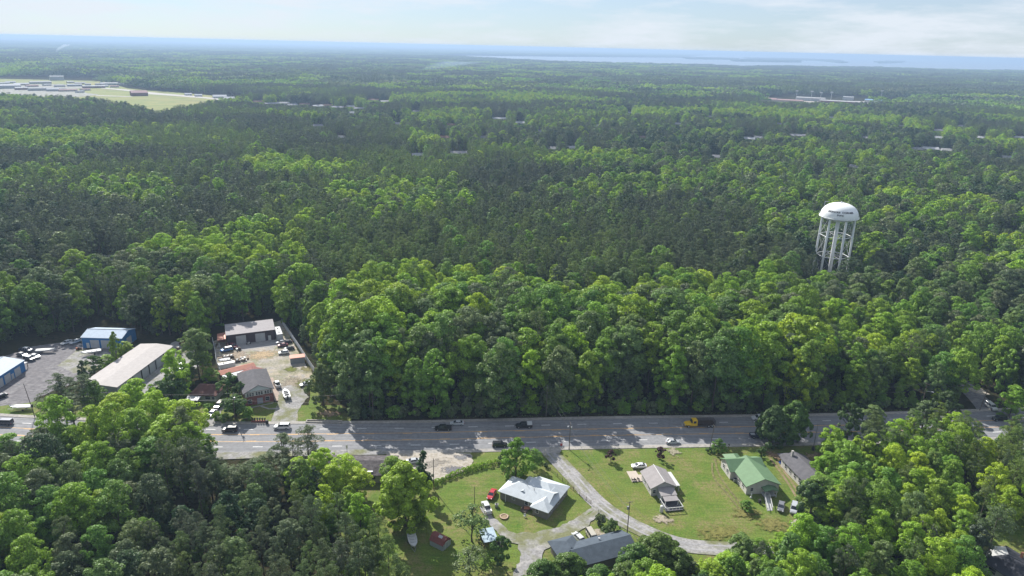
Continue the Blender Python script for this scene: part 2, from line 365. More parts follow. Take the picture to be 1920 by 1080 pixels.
# the south side: lot, drives and bare patches
sheet('sandy_lot', [(790, 850), (850, 850), (882, 852), (888, 866), (880, 878), (858, 890), (812, 904), (780, 905), (740, 895), (720, 880), (724, 852)], SAND, jag=.35)
patch('tyre_stain', 848, 881, 5.5, 2.6, .35, (.15, .15, .16)); patch('tyre_stain', 866, 858, 4, 2.4, .1, (.17, .17, .175)); patch('tyre_stain', 815, 870, 6, 3, .4, (.24, .22, .19))
sheet('sandy_lot', [(560, 846), (724, 843), (724, 853), (560, 856), (430, 862), (380, 862), (392, 850)], GRAVEL, jag=.1)
sheet('concrete_apron', [(1002, 843), (1054, 842), (1050, 850), (1012, 851)], CONC)
GD = spline([G(*p) for p in ((1030, 848), (1050, 868), (1082, 902), (1112, 935), (1145, 962), (1185, 985), (1235, 1008), (1290, 1024), (1370, 1030), (1450, 1034))], 2.5)
mb = MB(); strip(mb, GD, -2.7, 2.7, .3, GRAVEL)
for v in range(len(mb.v)): mb.v[v] = (*mb.v[v][:2], .165)
struct('gravel_drive', mb)
mb = MB()
for d in (-1.0, 1.0): strip(mb, GD, d-.32, d+.32, .172, mat('wheel_track', (.30, .295, .30), .9, var=.15, scale=.9))
struct('wheel_tracks', mb)
sheet('gravel_drive', [(1112, 950), (1130, 958), (1105, 985), (1078, 1000), (1062, 1012), (1040, 1018), (1022, 1032), (1000, 1080), (960, 1085), (978, 1042), (970, 1022), (948, 1012), (918, 985), (905, 960), (900, 950), (912, 948), (925, 972), (960, 1000), (1000, 1000), (1040, 992), (1075, 975)], GRAVEL, jag=.35)
sheet('grass_strip', [(1103, 963), (1114, 957), (1108, 963), (1098, 969)], LAWN, jag=.1)
sheet('concrete_pad', [(1174.4, 885), (1192, 884), (1196.7, 891), (1204, 890.6), (1205.6, 903), (1185, 905)], mat('pad_concrete', (.42, .365, .31), .9, var=.05, scale=.8))
patch('bare_earth', 1243, 975, 4.2, 2.6, -.5, (.30, .26, .20))
patch('bare_earth', 1128, 1003, 4.2, 2.0, -.9, (.32, .28, .22))
patch('bare_earth', 1262, 847, 3.0, 3.4, .2, (.26, .24, .17))
ground_mat('red_brown_earth', [(.22, .17, .11), (.18, .135, .09), (.15, .14, .05)], (.2, .7)); patch('bare_earth', 1456, 856, 4.5, 3.4, -.6, (.24, .17, .11)); patch('bare_earth', 1400, 962, 5.5, 3.6, .2, (.16, .15, .05)); patch('bare_earth', 1450, 985, 7, 4, .1, (.16, .15, .05)); patch('bare_earth', 1350, 1000, 9, 4, .1, (.15, .145, .045))
patch('bare_earth', 1530, 857, 6, 3.4, .1, (.26, .20, .12))
for a, b in (((1442, 858), (1496, 938)), ((1456, 866), (1502, 935))):
    mb = MB(); l = spline([G(*a), G((a[0]+b[0])/2+2, (a[1]+b[1])/2-1), G(*b)], 2); strip(mb, l, -.35, .35, .17, MATS['red_brown_earth']); struct('wheel_tracks', mb)
for pts in (((1335, 868), (1338, 895), (1362, 925), (1390, 960)), ((1340, 860), (1348, 890), (1372, 925), (1400, 960))):
    mb = MB(); l = spline([G(*p) for p in pts], 2); strip(mb, l, -.3, .3, .17, mat('worn_grass', (.17, .16, .06), .95, var=.25, scale=.9)); struct('wheel_tracks', mb)
sheet('sand_heap', [(1480, 980), (1492, 975), (1512, 977), (1508, 990), (1488, 990)], SAND, jag=.3)
sheet('bare_earth', [(935, 967), (946, 964), (954, 968), (950, 973), (938, 973)], MATS['brown_earth'], jag=.2)
# ------------------------------------------------------------------ buildings
GLASS = mat('window_glass', (.02, .025, .035), .12, var=0, spec=.6)
WHITE = mat('white_paint', (.52, .52, .51), .5, var=.04, scale=1.5)
WMETAL = mat('white_metal', (.42, .43, .45), .6, .0, var=.06, scale=.6)
DARK = mat('dark_opening', (.02, .02, .022), .9, var=0)
BLACK = mat('black_rubber', (.018, .018, .018), .8, var=0)
WOOD = mat('weathered_wood', (.20, .155, .115), .9, var=.2, scale=2)
GREYM = mat('grey_metal', (.30, .31, .32), .5, .4, var=.05)
class House:
    """local frame: x along the front (towards the camera side), y towards the back"""
    def __init__(s, name, label, cat, A, B, za=0, group=None):
        a = G(*A, za); b = G(*B, za); s.ang = math.atan2(b[1]-a[1], b[0]-a[0]); s.L = math.hypot(b[0]-a[0], b[1]-a[1])
        s.root = thing(name, label, cat, (a[0], a[1], 0), s.ang, group); s.o = a
    def walls(s, x0, y0, x1, y1, h, m, axis=None, rise=0, z0=0, label=None, name='wall'):
        mb = MB()
        if axis == 'x':
            ym = (y0+y1)/2
            e = lambda x: [(x, y0, z0), (x, y1, z0), (x, y1, h), (x, ym, h+rise), (x, y0, h)]
            mb.loft([e(x0), e(x1)], m)
        elif axis == 'y':
            xm = (x0+x1)/2
            e = lambda y: [(x0, y, z0), (x0, y, h), (xm, y, h+rise), (x1, y, h), (x1, y, z0)]
            mb.loft([e(y0), e(y1)], m)
        elif axis == 'mono':      # low at the front, high at the back
            e = lambda x: [(x, y0, z0), (x, y1, z0), (x, y1, h+rise), (x, y0, h)]
            mb.loft([e(x0), e(x1)], m)
        else: mb.box(x0, y0, z0, x1, y1, h, m)
        return tag(mb.build(name, s.root), label)
    def roof(s, x0, y0, x1, y1, h, rise, axis, m, oh=.4, t=.16, hips=(0, 0), mb=None, label=None, cap=None):
        """gable or hip roof; hips = inset of the ridge at its two ends"""
        own = mb is None; mb = mb or MB()
        X0, Y0, X1, Y1 = x0-oh, y0-oh, x1+oh, y1+oh
        if axis == 'x':
            k = rise/((y1-y0)/2); ze = h-k*oh+.1; zr = h+rise+.1; ym = (Y0+Y1)/2
            r0 = (X0+(hips[0]+oh if hips[0] else 0), ym, zr); r1 = (X1-(hips[1]+oh if hips[1] else 0), ym, zr)
            A, B_, C_, D = (X0, Y0, ze), (X1, Y0, ze), (X1, Y1, ze), (X0, Y1, ze)
            mb.slab([A, B_, r1, r0], t, m); mb.slab([C_, D, r0, r1], t, m)
            if hips[0]: mb.slab([D, A, r0], t, m)
            if hips[1]: mb.slab([B_, C_, r1], t, m)
        else:
            k = rise/((x1-x0)/2); ze = h-k*oh+.1; zr = h+rise+.1; xm = (X0+X1)/2
            r0 = (xm, Y0+(hips[0]+oh if hips[0] else 0), zr); r1 = (xm, Y1-(hips[1]+oh if hips[1] else 0), zr)
            A, B_, C_, D = (X0, Y0, ze), (X1, Y0, ze), (X1, Y1, ze), (X0, Y1, ze)
            mb.slab([B_, C_, r1, r0], t, m); mb.slab([D, A, r0, r1], t, m)
            if hips[0]: mb.slab([A, B_, r0], t, m)
            if hips[1]: mb.slab([C_, D, r1], t, m)
        o = None
        if own:
            o = tag(mb.build('roof', s.root), label)
            if cap:
                c = MB(); c.cyl((r0[0], r0[1], zr+.03), (r1[0], r1[1], zr+.03), .12, .12, cap, 6); c.build('ridge_cap', o)
        s.last = o; return o
    def mono(s, pts, m, t=.12, name='roof', label=None, parent=None):
        mb = MB(); mb.slab(pts, t, m); return tag(mb.build(name, parent or s.root), label)
    def opening(s, side, u, z, w_, h_, kind='window', pane=GLASS, frame=WHITE, at=0.0, parent=None, bars=1):
        """window or door on the 'front' (y=at), 'back', 'left' (x=at) or 'right' wall"""
        mb = MB(); g = MB(); f = .09
        def bx(m_, a0, a1, z0, z1, d0, d1, mt):
            if side == 'front': m_.box(a0, at-d1, z0, a1, at-d0, z1, mt)
            elif side == 'back': m_.box(a0, at+d0, z0, a1, at+d1, z1, mt)
            elif side == 'left': m_.box(at-d1, a0, z0, at-d0, a1, z1, mt)
            else: m_.box(at+d0, a0, z0, at+d1, a1, z1, mt)
        u0, u1 = u-w_/2, u+w_/2
        bx(mb, u0-f, u0, z-f, z+h_+f, .002, .09, frame); bx(mb, u1, u1+f, z-f, z+h_+f, .002, .09, frame)
        bx(mb, u0, u1, z+h_, z+h_+f, .002, .09, frame)
        if kind == 'window':
            bx(mb, u0, u1, z-f, z, .002, .12, frame)
            if bars: bx(mb, u0, u1, z+h_/2-.03, z+h_/2+.03, .052, .08, frame)
        bx(g, u0, u1, z, z+h_, .003, .05, pane)
        o = mb.build(kind, parent or s.root)
        g.build('pane' if kind == 'window' else 'panel', o)
        if kind == 'door':
            q = MB(); bx(q, u1-.22, u1-.14, z+1.0, z+1.1, .05, .12, GREYM); q.build('handle', o)
        return o
    def garage(s, side, u, w_, h_, m=WMETAL, at=0.0, z=.05):
        mb = MB(); g = MB(); fr = WMETAL
        def bx(m_, a0, a1, z0, z1, d0, d1, mt):
            if side == 'front': m_.box(a0, at-d1, z0, a1, at-d0, z1, mt)
            elif side == 'left': m_.box(at-d1, a0, z0, at-d0, a1, z1, mt)
            else: m_.box(at+d0, a0, z0, at+d1, a1, z1, mt)
        u0, u1 = u-w_/2, u+w_/2
        n = max(4, int(h_/.55))
        for i in range(n): bx(g, u0, u1, z+h_*i/n, z+h_*(i+1)/n-.03, .003, .06+(.015 if i % 2 else 0), m)
        bx(mb, u0-.1, u0, z, z+h_+.1, .002, .1, fr); bx(mb, u1, u1+.1, z, z+h_+.1, .002, .1, fr); bx(mb, u0, u1, z+h_, z+h_+.1, .002, .1, fr)
        o = g.build('garage_door', s.root); mb.build('frame', o); return o
    def post(s, x, y, z0, z1, m=WHITE, r=.09):
        mb = MB(); mb.box(x-r, y-r, z0, x+r, y+r, z1, m); return mb.build('post', s.root)

SHG = ribbed('charcoal_shingle', (.125, .122, .132), .9, 0, .35, 'Y', .12)
SHD = ribbed('slate_blue_shingle', (.085, .105, .13), .9, 0, .35, 'Y', .10)
SHBR = ribbed('brown_shingle', (.15, .08, .07), .9, 0, .35, 'Y', .10)
SHW = ribbed('weathered_shingle', (.13, .118, .122), .95, 0, .4, 'Y', .25)
LGR = ribbed('pale_grey_shingle', (.30, .28, .28), .9, 0, .35, 'Y', .06)
ROOFM = ribbed('silver_metal_roof', (.50, .54, .57), .6, .0, .5, 'X', .04)
ROOFY = ribbed('silver_metal_roof_b', (.50, .54, .57), .6, .0, .5, 'Y', .04)
ROOFW = ribbed('pale_sheet_roof', (.42, .395, .385), .8, .0, .9, 'Y', .05)
ROOFG = ribbed('green_metal_roof', (.135, .225, .125), .6, .0, .5, 'Y', .06)
ROOFG2 = ribbed('green_metal_roof_b', (.135, .225, .125), .6, .0, .5, 'X', .06)
ORANGE = ribbed('orange_metal_roof', (.42, .19, .14), .5, .1, .5, 'Y', .06)
BLUEM = ribbed('blue_metal_siding', (.045, .19, .44), .45, .1, .45, 'X', .04)
BROWNM = ribbed('dark_brown_siding', (.085, .066, .075), .6, .1, .45, 'X', .04)
SIDW = ribbed('white_lap_siding', (.55, .53, .49), .7, 0, .28, 'Z', .03)
SIDG = ribbed('grey_lap_siding', (.22, .205, .185), .7, 0, .28, 'Z', .05)
SIDGW = ribbed('pale_grey_siding', (.50, .48, .46), .7, 0, .28, 'Z', .03)
SIDC = ribbed('sage_siding', (.40, .42, .34), .7, 0, .28, 'Z', .03)
BLROOF = ribbed('pale_blue_roof', (.34, .42, .52), .6, .0, .5, 'X', .06)
GREYW = ribbed('grey_metal_wall', (.27, .29, .31), .5, .1, .45, 'X', .04)
BRICK = brick_mat('red_brick', (.22, .05, .04), (.15, .035, .03), (.28, .2, .17))
BRICKO = brick_mat('orange_brick', (.42, .17, .10), (.34, .13, .08), (.4, .3, .22))

# blue workshop at the far left edge (long wall with three white doors faces right)
h = House('blue_workshop', 'blue metal workshop with white roof at the left edge, cars parked behind its far end', 'workshop', (-28, 722), (44.4, 676), 4.3)
Lx = h.L
h.walls(0, 0, Lx, 15, 4.3, BLUEM, 'x', 1.3); h.roof(0, 0, Lx, 15, 4.3, 1.3, 'x', BLROOF, .25, cap=WMETAL)
for i, u in enumerate((Lx-4.2, Lx-9.6, Lx-13.6, Lx-17.6)): h.garage('front', u, 2.9, 3.1)
h.opening('front', Lx-7.0, .05, 1.0, 2.1, 'door', WMETAL)
h.mono([(Lx, 1, 2.6), (Lx+3.2, 1, 2.2), (Lx+3.2, 4.5, 2.2), (Lx, 4.5, 2.6)], WMETAL, .12, 'awning')
for y in (1.2, 4.3): h.post(Lx+3.0, y, 0, 2.1, WOOD)
# blue workshop by the tree wall
h = House('blue_workshop', 'smaller blue metal workshop with pale roof below the dark trees, half behind a tall bush', 'workshop', (151.9, 632.5), (226, 634.5), 4.7)
h.walls(0, 0, 16.5, 10.5, 4.7, BLUEM, 'x', 1.5); h.roof(0, 0, 16.5, 10.5, 4.7, 1.5, 'x', BLROOF, .25, cap=WMETAL)
h.garage('front', 5.2, 3.4, 3.5); h.garage('front', 9.6, 3.4, 3.5); h.opening('front', 2.3, .05, 1.0, 2.2, 'door', WHITE)
h.garage('right', 5, 3.2, 3.2, at=16.5)
c = MB(); c.box(0, -.06, 0, .12, -.002, 4.6, WHITE); c.build('downpipe', h.root)
# long storage building with a pale roof and grey roll-up doors
h = House('storage_building', 'long storage building with flat pale roof and a row of grey roll-up doors', 'storage building', (219, 725.5), (324, 648.8), 4.3)
Lx = h.L
h.walls(0, 0, Lx, 13.4, 4.2, ribbed('storage_wall', (.36, .38, .39), .5, .1, .45, 'X', .04), 'x', .55); h.roof(0, 0, Lx, 13.4, 4.25, .55, 'x', ROOFW, .3)
for u in (Lx-4.2, Lx-9.5, Lx-15.1, Lx-19.4, Lx-24.2, Lx-29.5):
    h.garage('front', u, 3.5 if u < Lx-12 else 4.3, 3.4, mat('door_grey', (.42, .45, .47), .5, .2, var=.05)); h.post(u+2.4, -.14, 0, 4.1, DARK, .1)
h.opening('front', Lx-1.2, .05, .95, 2.1, 'door', DARK)
# dark warehouse with two white doors, its open lean-to at the left end
h = House('warehouse', 'dark brown metal warehouse with pale roof and two white garage doors', 'warehouse', (424.4, 628.8), (514.4, 618), 4.6)
Lx = h.L
h.walls(0, 0, Lx, 10, 4.6, BROWNM, 'mono', .8)
h.mono([(-.3, -.3, 4.72), (Lx+.3, -.3, 4.72), (Lx+.3, 10.3, 5.6), (-.3, 10.3, 5.6)], ribbed('warehouse_roof', (.34, .32, .33), .8, .0, .5, 'X', .04), .15)
h.garage('front', Lx*.29, 3.7, 3.6); h.garage('front', Lx*.69, 3.7, 3.6); h.opening('front', Lx*.885, .05, .95, 2.1, 'door', WHITE)
h.mono([(-3.6, -2, 3.6), (-.4, -2, 3.9), (-.4, 5.5, 3.9), (-3.6, 5.5, 3.6)], ORANGE, .1, 'lean_to_roof')
for x, y in ((-3.4, -1.8), (-.6, -1.8), (-3.4, 5.2)): h.post(x, y, 0, 3.5, WOOD)
h.walls(-3.3, 4.6, -.5, 5.1, 3.3, BRICK, name='side_wall')
# long orange-roofed shelter between the yard and the brick house
h = House('storage_shelter', 'long narrow shelter with orange metal roof behind the grey-roofed brick house', 'shelter', (415, 702), (463, 690), 2.6)
Lx = h.L+3
h.walls(0, 0, Lx, 3.6, 2.5, GREYW, 'x', .7); h.roof(0, 0, Lx, 3.6, 2.5, .7, 'x', ORANGE, .35)
h.mono([(0, -4.6, 2.0), (Lx-2, -4.6, 2.0), (Lx-2, -.4, 2.35), (0, -.4, 2.35)], GREYW, .1, 'lean_to_roof')
h.mono([(6.4, -2.6, 2.34), (10.4, -2.6, 2.34), (10.4, -.9, 2.5), (6.4, -.9, 2.5)], WMETAL, .06, 'roof_panel')
for x in (.2, Lx-2.3): h.post(x, -4.4, 0, 1.9, WOOD)
# small shed with a pink-orange roof at the fence
h = House('storage_shed', 'small grey shed with flat salmon roof against the white fence', 'shed', (544, 672.5), (571, 669.5), 2.5)
h.walls(0, 0, h.L, 2.6, 2.5, GREYW); h.mono([(-.15, -.15, 2.62), (h.L+.15, -.15, 2.62), (h.L+.15, 2.8, 2.8), (-.15, 2.8, 2.8)], ORANGE, .12)
h.opening('front', h.L*.7, .05, 1.0, 2.0, 'door', GREYW, GREYM)
# red brick two-storey house with grey roof
h = House('brick_house', 'two-storey red brick house with grey shingle roof and a row of white upper windows', 'house', (458, 737), (511, 727.5), 5.2)
Lx = h.L
h.walls(0, 0, Lx, 17, 5.2, BRICK, 'y', 2.2); h.roof(0, 0, Lx, 17, 5.2, 2.2, 'y', SHG, .55, hips=(0, 3.5))
g = MB(); g.poly([(Lx*.04, -.03, 5.15), (Lx*.96, -.03, 5.15), (Lx*.5, -.03, 7.1)], mat('pale_gable', (.55, .60, .62), .7, var=.03)); g.build('gable_panel', h.root)
g = MB(); g.box(.1, -.035, 3.4, Lx-.1, -.004, 5.0, WHITE); g.build('window_band', h.root)
for k in range(3):
    for j in range(3): h.opening('front', 1.0+k*Lx*.315+j*.85, 3.62, .55, 1.15, 'window', at=-.036)
h.opening('front', 1.5, .9, 1.2, 1.4, 'window'); h.opening('front', Lx-2.0, .9, 1.3, 1.4, 'window')
h.opening('front', Lx*.52, .1, 1.7, 2.2, 'door', mat('grey_door', (.30, .31, .36), .6, var=.04), mat('grey_door', (0, 0, 0)))
for u in (3, 7, 11): h.opening('right', u, 1, 1, 1.3, 'window', at=Lx)
# low brown-roofed bungalow beside the brick house
h = House('bungalow', 'low bungalow with brown shingle roof and sage walls left of the brick house', 'bungalow', (357, 739), (404, 740.5), 2.7)
h.walls(0, 0, h.L, 8, 2.7, SIDC); h.roof(0, 0, h.L, 8, 2.7, 1.7, 'x', SHBR, .5, hips=(3, 3))
h.opening('front', h.L*.68, .9, 1.8, 1.2, 'window'); h.opening('front', h.L*.9, .9, .9, 1.1, 'window')
h.mono([(-.6, -3.6, 2.25), (4.0, -3.6, 2.25), (4.0, -.6, 2.4), (-.6, -.6, 2.4)], WMETAL, .1, 'carport_roof')
for x in (-.4, 3.8): h.post(x, -3.4, 0, 2.15)
# shop with a weathered roof, on the near side of the highway
h = House('roadside_building', 'low building with broad weathered grey roof between the highway and the pine wood', 'shop building', (604, 889), (737, 889), 2.9)
Lx = h.L
h.walls(0, 0, Lx, 9.4, 2.9, mat('cream_block', (.42, .40, .33), .9, var=.05), 'x', 1.5); h.roof(0, 0, Lx, 9.4, 2.9, 1.5, 'x', SHW, .6)
h.opening('front', Lx-5.6, 1.2, 1.1, .9, 'window'); h.opening('front', Lx-2.6, .1, 1, 2.1, 'door', DARK); h.opening('front', Lx-10, 1.2, 1.1, .9, 'window')
g = MB(); g.box(Lx+.1, 4.1, 0, Lx+.9, 5.2, 5.2, mat('dark_chimney', (.07, .055, .05), .9, var=.1)); g.build('chimney', h.root)
for u in (Lx-3.2, Lx-7.5):
    g = MB(); g.box(u, .4, 3.25, u+1.6, 1.0, 3.4, GREYM); g.build('roof_vent', h.root)
# hip-roofed grey house with the silver metal roof
h = House('metal_roof_house', 'grey house with many-hipped silver metal roof beside the gravel drive', 'house', (929.4, 925.6), (1027.5, 960), 2.8)
Lx = h.L      # about 16
mb = MB(); mb.box(.3, 2.0, 0, Lx-4.6, 9.6, 2.8, SIDG); mb.box(Lx-4.7, .3, 0, Lx-.3, 13.4, 2.8, SIDG); mb.box(4.6, 9.5, 0, 8.6, 12.0, 2.8, SIDG); mb.build('wall', h.root)
mb = MB()
h.roof(.3, 2.0, Lx-1.5, 9.6, 2.8, 1.75, 'x', ROOFM, .5, hips=(3.8, 0), mb=mb)
h.roof(Lx-9.0, 4.6, Lx-.3, 13.4, 2.8, 2.1, 'x', ROOFM, .5, hips=(0, 4.3), mb=mb)
h.roof(Lx-4.9, .3, Lx-.3, 9, 2.8, 1.2, 'y', ROOFY, .5, hips=(2.2, 0), mb=mb)
h.roof(4.4, 4.0, 8.8, 12.0, 2.8, 1.15, 'y', ROOFY, .5, hips=(0, 2.1), mb=mb)
mb.build('roof', h.root)
h.opening('front', Lx-3.4, 1.1, .9, 1.0, 'window', at=.3); h.opening('front', 8.6, 1.1, .9, 1.2, 'window', at=2.0); h.opening('front', 4.6, 1.3, .8, .6, 'window', at=2.0)
h.opening('front', 10.2, .3, .9, 2.0, 'door', WHITE, at=2.0)
for u in (3, 7, 11): h.opening('right', u, 1.1, .9, 1.1, 'window', at=Lx-.3)
for x in (2.2, 9.4): h.post(x, 1.7, 0, 2.7)
g = MB(); g.box(8.0, -.2, 0, 9.6, 1.3, .35, mat('deck_wood', (.16, .12, .10), .9, var=.1)); g.box(8.0, -.2, .35, 8.1, 1.3, 1.1, MATS['deck_wood']); g.build('step_deck', h.root)
g = MB(); g.cyl((6.9, 5.6, 4.3), (6.9, 5.6, 5.3), .05, .05, GREYM, 6); g.build('vent_pipe', h.root)
g = MB(); g.cyl((9.4, 4.9, 4.1), (9.4, 4.9, 4.9), .07, .07, DARK, 6); g.build('vent_pipe', h.root)
# small gabled house with pale roof and porch
h = House('gabled_house', 'small house with pale grey gable roof, white railed deck at its front', 'house', (1221, 915), (1267.8, 911), 2.8)
Lx = h.L
h.walls(.2, .2, Lx-.2, 8.2, 2.8, SIDGW, 'y', 1.75); h.roof(.2, .2, Lx-.2, 8.2, 2.8, 1.75, 'y', LGR, .45, cap=WHITE)
for u in (2.2, 5.6): h.opening('left', u, 1.0, .9, 1.1, 'window', at=.2)
h.walls(2.0, -3.0, 6.3, .2, 2.1, mat('porch_grey', (.30, .31, .34), .8, var=.05), name='porch_wall')
h.mono([(1.8, -3.3, 2.25), (6.5, -3.3, 2.25), (6.5, .1, 2.7), (1.8, .1, 2.7)], LGR, .1, 'porch_roof')
h.mono([(2.1, -5.4, 1.95), (6.2, -5.4, 1.95), (6.2, -3.4, 2.15), (2.1, -3.4, 2.15)], LGR, .1, 'porch_roof')
for x in (2.3, 6.0): h.post(x, -5.3, .3, 1.9)
g = MB(); g.box(1.6, -7.6, .25, 6.6, -3.0, .42, mat('deck_grey', (.10, .10, .11), .9, var=.1)); g.build('deck', h.root)
g = MB()
for a, b in (((1.6, -7.6), (1.6, -3.2)), ((1.6, -7.6), (6.6, -7.6)), ((6.6, -7.6), (6.6, -3.2))):
    x0, x1 = min(a[0], b[0])-.07, max(a[0], b[0])+.07; y0, y1 = min(a[1], b[1])-.07, max(a[1], b[1])+.07
    g.box(x0, y0, 1.25, x1, y1, 1.4, WHITE)
for x, y in [(1.6, -7.6+i*1.1) for i in range(5)]+[(1.6+i, -7.6) for i in range(6)]+[(6.6, -7.6+i*1.1) for i in range(5)]: g.box(x-.05, y-.05, .42, x+.05, y+.05, 1.25, WHITE)
g.build('railing', h.root)
h.mono([(Lx-.2, 1, 2.2), (Lx+1.7, 1, 2.05), (Lx+1.7, 8, 2.05), (Lx-.2, 8, 2.2)], WHITE, .1, 'side_roof')
for y in (1.3, 7.6): h.post(Lx+1.5, y, 0, 1.95)
h.opening('front', 1.1, .9, .8, 1.0, 'window', at=.2)
# long green-roofed house
h = House('green_roof_house', 'white house with green metal cross-gable roof and a wheelchair ramp', 'house', (1399.8, 911.8), (1464.3, 908), 3.0)
Lx = h.L
mb = MB(); mb.box(.3, .3, 0, Lx-.3, 8.6, 3.0, SIDW)
e = lambda y: [(.3, y, 3.0), (Lx/2, y, 5.05), (Lx-.3, y, 3.0)]
mb.loft([e(.3), e(8)], SIDW)
e = lambda x: [(x, 8.0, 0), (x, 14.6, 0), (x, 14.6, 3.0), (x, 11.3, 4.7), (x, 8.0, 3.0)]
mb.loft([e(-1.2), e(Lx-1.2)], SIDW); mb.build('wall', h.root)
mb = MB()
h.roof(.3, .3, Lx-.3, 12, 3.0, 2.05, 'y', ROOFG, .45, mb=mb, hips=(0, 0))
h.roof(-1.2, 8.0, Lx-1.2, 14.6, 3.0, 1.75, 'x', ROOFG2, .45, mb=mb)
h.roof(.6, 12.0, 4.8, 17.2, 2.7, 1.2, 'y', ROOFG, .35, mb=mb, hips=(0, 1.9)); mb.build('roof', h.root)
for u in (10, 12.6): h.opening('left', u, 1.1, .9, 1.2, 'window', at=-1.2)
for u in (2.5, 5): h.opening('left', u, 1.1, .9, 1.2, 'window', at=.3)
h.opening('front', 1.9, 1.2, .8, .9, 'window', at=.3)
mb = MB(); h.roof(4.9, -1.9, 8.6, .3, 2.3, .55, 'y', ROOFG, .25, mb=mb); mb.build('porch_roof', h.root)
for x in (5.0, 8.4): h.post(x, -1.8, 0, 2.2)
h.opening('front', 6.2, .6, 1.0, 2.0, 'door', WHITE, at=.3)
g = MB(); RW = mat('ramp_wood', (.42, .42, .42), .8, var=.08)
g.loft([[(4.7, -1.9, .45), (6.2, -1.9, .45), (6.2, -1.9, .6), (4.7, -1.9, .6)], [(2.9, -7.6, .02), (4.4, -7.6, .02), (4.4, -7.6, .12), (2.9, -7.6, .12)]], RW)
g.box(4.7, -1.9, .45, 8.4, .3, .6, RW); rmp = g.build('ramp', h.root)
g = MB()
for dx in (0, 1.5):
    g.loft([[(4.68+dx, -1.9, 1.4), (4.82+dx, -1.9, 1.4), (4.82+dx, -1.9, 1.6), (4.68+dx, -1.9, 1.6)], [(2.88+dx, -7.6, .92), (3.02+dx, -7.6, .92), (3.02+dx, -7.6, 1.1), (2.88+dx, -7.6, 1.1)]], WHITE)
    for k in range(9):
        t = k/8; x = 4.75+dx-1.8*t; y = -1.9-5.7*t; g.box(x-.045, y-.045, .5-.45*t, x+.045, y+.045, 1.45-.5*t, WHITE)
g.box(6.3, -1.9, .6, 6.4, -.2, 1.5, WHITE); g.build('railing', rmp)
# white house with grey gable roof further right
h = House('gabled_house', 'white-walled house with dark grey gable roof right of the green-roofed house', 'house', (1508.4, 903.5), (1556, 899), 2.9)
Lx = h.L
h.walls(.2, .2, Lx-.2, 12.6, 2.9, SIDW, 'y', 1.8); h.roof(.2, .2, Lx-.2, 12.6, 2.9, 1.8, 'y', SHG, .4)
for u in (2.5, 5, 7.5, 10): h.opening('left', u, 1.0, .85, 1.3, 'window', at=.2)
for u in (1.7, 4.9): h.opening('front', u, 1.0, .8, 1.3, 'window', at=.2)
g = MB(); g.box(Lx/2-1.6, 11.2, 4.0, Lx/2-1.0, 11.8, 5.9, mat('pale_chimney', (.42, .40, .38), .9, var=.1)); g.build('chimney', h.root)
mb = MB(); h.roof(.9, 12.6, 4.8, 15.6, 2.5, 1.1, 'y', SHG, .3, mb=mb, hips=(0, 1.8)); mb.build('porch_roof', h.root)
h.mono([(Lx-.2, 1.5, 2.75), (Lx+3.4, 1.5, 2.3), (Lx+3.4, 8, 2.3), (Lx-.2, 8, 2.75)], SHG, .14, 'side_roof')
h.walls(Lx-.2, 1.8, Lx+3.2, 7.8, 2.2, SIDW, name='side_wall')
# dark blue-grey roofed house at the bottom edge
h = House('shingle_house', 'house with slate blue hipped shingle roof at the bottom behind dark trees', 'house', (1085, 1062), (1196, 1032), 2.8)
Lx = h.L
mb = MB(); mb.box(.3, .3, 0, Lx-.3, 8.0, 2.8, SIDG); mb.box(-2.6, 3.0, 0, 3.4, 10.2, 2.8, SIDG); mb.build('wall', h.root)
mb = MB(); h.roof(.3, .3, Lx-.3, 8.0, 2.8, 1.5, 'x', SHD, .5, mb=mb)
h.roof(-2.6, 2.6, 3.4, 10.6, 2.8, 1.55, 'y', SHD, .5, mb=mb, hips=(2.4, 3.0)); mb.build('roof', h.root)
g = MB(); g.box(5.0, 8.0, 0, 9.6, 9.3, .9, BRICKO); g.build('brick_ramp', h.root)
g = MB(); g.lathe([(.01, 4.55), (.28, 4.5), (.28, 4.2)], WMETAL, 10, (8.5, 5.6)); g.build('roof_vent', h.root)
# dark roofed house in the bottom right corner with white glazed porches
h = House('dark_roof_house', 'house with dark roof and white framed porch windows in the bottom right corner', 'house', (1834, 1046), (1908, 1093), 2.8)
Lx = h.L
h.walls(.2, .2, Lx+6, 11, 2.8, WHITE, 'x', 1.9); h.roof(.2, .2, Lx+6, 11, 2.8, 1.9, 'x', ribbed('black_shingle', (.05, .053, .065), .9, 0, .35, 'Y', .1), .35, hips=(3.5, 3))
for u in (1.6, 3.6): h.opening('front', u, .9, 1.7, 1.4, 'window', at=.2)
for u in (7.6, 9.5, 11.2): h.opening('front', u, .6, 1.3, 1.9, 'window', at=.2)
g = MB(); g.box(4.6, 8.6, 3.5, 5.1, 9.1, 5.2, BRICKO); g.build('chimney', h.root)
